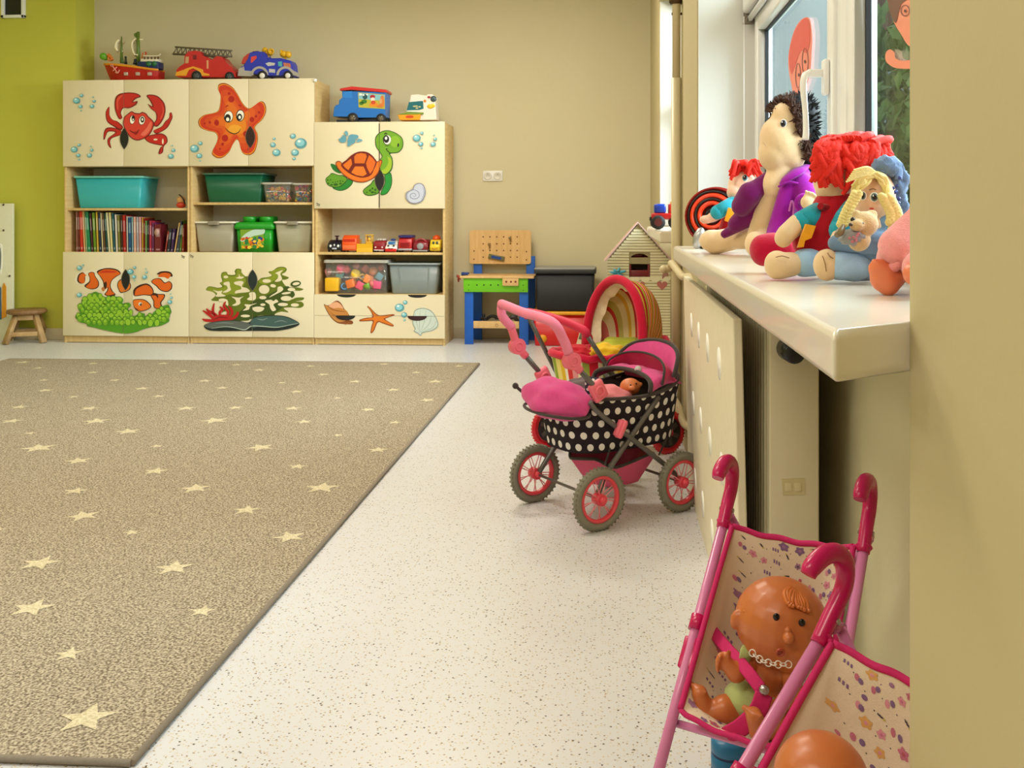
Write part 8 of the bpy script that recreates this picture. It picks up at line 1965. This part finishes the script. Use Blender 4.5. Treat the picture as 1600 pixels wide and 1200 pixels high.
for j in range(10): st_.append([PD(1395, 345, D - .045), PD(1391 + j * 1.5, 352, D - .045 + rn.uniform(-.006, .006)), PD(1386 + j * 2.6, 366 + rn.uniform(-4, 4), D - .045 + rn.uniform(-.006, .006))])
hr = yarn(t_, st_, .0026, M_blond)
for pl, w_ in (([(1340, 300), (1334, 312), (1326, 326), (1320, 340), (1316, 352)], .0085), ([(1384, 306), (1390, 318), (1396, 330), (1398, 342), (1396, 348)], .0115)):
    k = MB(); c_ = crom([PD(x, y, D - .045) for x, y in pl], 8)
    for ph in (0, 2 * PI / 3, 4 * PI / 3):
        k.tube([p + Vector((math.sin(j * .75 + ph) * w_ * .62, math.sin(2 * (j * .75 + ph)) * w_ * .35, 0)) for j, p in enumerate(c_)], w_ * .5, seg=8, sub=2)
    k.build('plait', M_blond, hr, world=True)
k = MB()
k.grid(blob(PD(1392, 285, D + .02), (.024, .035, .036), 4, .15, 9), 28, 14); k.grid(blob(PD(1394, 320, D + .03), (.022, .03, .034), 6, .15, 9), 28, 14); k.grid(blob(PD(1384, 262, D + .0), (.022, .028, .018), 2, .15, 9), 24, 12)
k.tube([PD(1396, 250, D), PD(1388, 256, D - .01), PD(1378, 270, D - .02)], [.004, .010, .006], flat=(1, .5)).tube([PD(1396, 250, D), PD(1402, 262, D - .01), PD(1404, 280, D - .02)], [.004, .009, .006], flat=(1, .5))
sc = k.build('denim_scarf', fabric((104, 126, 160)), t_, world=True)
k = MB(); rn = random.Random(1)
for j in range(26): k.ell(PD(rn.uniform(1384, 1408), rn.uniform(276, 338), D - .018 + rn.uniform(-.004, .004)), (.0032, .0018, .003), seg=8, rg=6)
k.build('blue_flower_print', plastic((40, 56, 130)), sc, world=True)
# ---- teddy on her lap
t_ = thing('teddy_bear', 'little beige teddy bear leaning on the blond doll lap', 'teddy bear', tuple(PD(1345, 378, 1.42)))
D = 1.415; M_ted = mat('beige_plush', (208, 176, 124), rough=.95, noise=.2, nscale=120, bump=.8, bscale=500, sheen=.4)
k = MB(); HT = PD(1350, 350, D); k.ell(HT, (.021, .020, .019)); k.ell(PD(1339, 352, D - .014), (.011, .011, .009)); k.ell(PD(1362, 336, D), (.009, .006, .008)); k.ell(PD(1338, 335, D), (.007, .006, .007)); k.ell(PD(1342, 374, D), (.017, .016, .018)); k.caps(PD(1336, 370, D), PD(1322, 374, D - .006), .007, .006); k.build('body', M_ted, t_, world=True, remesh=.002, smooth=3)
k = MB(); k.ell(hit(1346, 350, HT, .0215), (.0035,) * 3).ell(hit(1332.5, 343, HT, .0255), (.0035,) * 3); k.build('eye', M_eye, t_, world=True)
k = MB(); k.ell(PD(1329, 351, D - .022), (.003, .003, .0025)); k.build('nose', plastic((60, 40, 30)), t_, world=True)
k = MB(); k.grid(blob(PD(1332, 371, D - .004), (.019, .016, .012), 4, .15, 9), 24, 12); nk = k.build('flowered_bib', fabric((150, 150, 150)), t_, world=True)
k = MB(); [k.ell(PD(rn.uniform(1322, 1342), rn.uniform(365, 378), D - .0195), (.0024, .0014, .0022), seg=8, rg=6) for _ in range(8)]; k.build('bib_flower', plastic((190, 110, 120)), nk, world=True)
k = MB(); k.tube([PD(1318, 352, D - .01), PD(1313, 362, D - .015), PD(1307, 368, D - .02)], [.003, .006, .004]); k.build('paw', plastic((116, 96, 60)), t_, world=True)
# ---- vinyl doll in pink at the near end, mostly behind the wall edge
t_ = thing('baby_doll', 'vinyl doll in pink terry suit on the sill, mostly hidden by the wall', 'doll', (.43, 1.30, SZ))
D = 1.30; M_pinkt = mat('pink_terry', (240, 150, 150), rough=.95, noise=.12, nscale=120, bump=.8, bscale=500, sheen=.4); M_v2 = mat('salmon_vinyl', (222, 122, 84), rough=.35, noise=.03, sss=.08)
k = MB(); A1 = PD(1400, 424, D + .01); T1_ = PD(1372, 420, D - .005); k.caps(PD(1420, 408, D + .03), A1, .019, .017); k.caps(A1, PD(1388, 446, D - .01), .019, .0145); k.caps(A1, T1_, .018, .0135); k.ell(PD(1380, 434, D - .004), (.018, .018, .020))
for j in range(5): k.ell(T1_ + Vector((-.006 + .004 * j, -.006 + .002 * j, .010 - .0015 * j)), .0052 - .0003 * j, seg=10, rg=6)
k.caps(PD(1470, 415, D), PD(1430, 428, D - .08), .019, .016)
k.ell(PD(1482, 262, D + .02), (.043, .05, .048)); k.caps(PD(1474, 300, D + .02), PD(1470, 330, D + .02), .02, .03)
k.build('body', M_v2, t_, world=True, remesh=.0028, smooth=5)
k = MB(); k.caps(PD(1462, 332, D + .02), PD(1458, 395, D + .03), .036, .042); k.caps(PD(1440, 396, D + .02), PD(1402, 398, D + .01), .032, .027); k.caps(PD(1438, 345, D), PD(1402, 385, D - .01), .022, .026); k.caps(PD(1460, 405, D), PD(1436, 418, D - .06), .026, .022)
k.build('suit', M_pinkt, t_, world=True, remesh=.003, smooth=4)
k = MB(); k.torus(PD(1394, 398, D), (-.8, -.3, .3), .020, .008, 24, 8); k.torus(PD(1398, 412, D), (-.7, -.2, -.6), .018, .006, 24, 8); k.build('trouser_cuff', M_pinkt, t_, world=True)
eye(t_, PD(1470, 262, D - .03), (-.2, -1, 0), .006)

# ================================================================ TOY TRUCKS ON THE FAR SILL
t_ = thing('toy_truck', 'red and blue toy truck with big black wheels on the far sill', 'toy truck', (.262, 4.55, S2Z))
k = MB(); k.box((-.01, 0, .062), (.12, .10, .030), bev=.005); k.build('chassis', plastic((190, 24, 28)), t_)
k = MB(); k.box((-.03, 0, .098), (.055, .09, .045), bev=.010); k.build('cab', plastic((24, 60, 170)), t_)
k = MB(); k.box((.035, 0, .098), (.05, .085, .045), bev=.005); k.build('load_bed', plastic((200, 40, 30)), t_)
k = MB(); k.box((.04, 0, .126), (.04, .06, .012), bev=.003); k.build('yellow_beacon', plastic((230, 190, 40)), t_)
for x in (-.04, .045):
    for y in (-.05, .05): wheel(t_, (x, y, .034), .033, .028, (0, 1, 0), (90, 30, 30))
k = MB(); k.box((-.072, 0, .05), (.012, .09, .02), bev=.003); k.build('bumper', plastic((24, 24, 28)), t_)
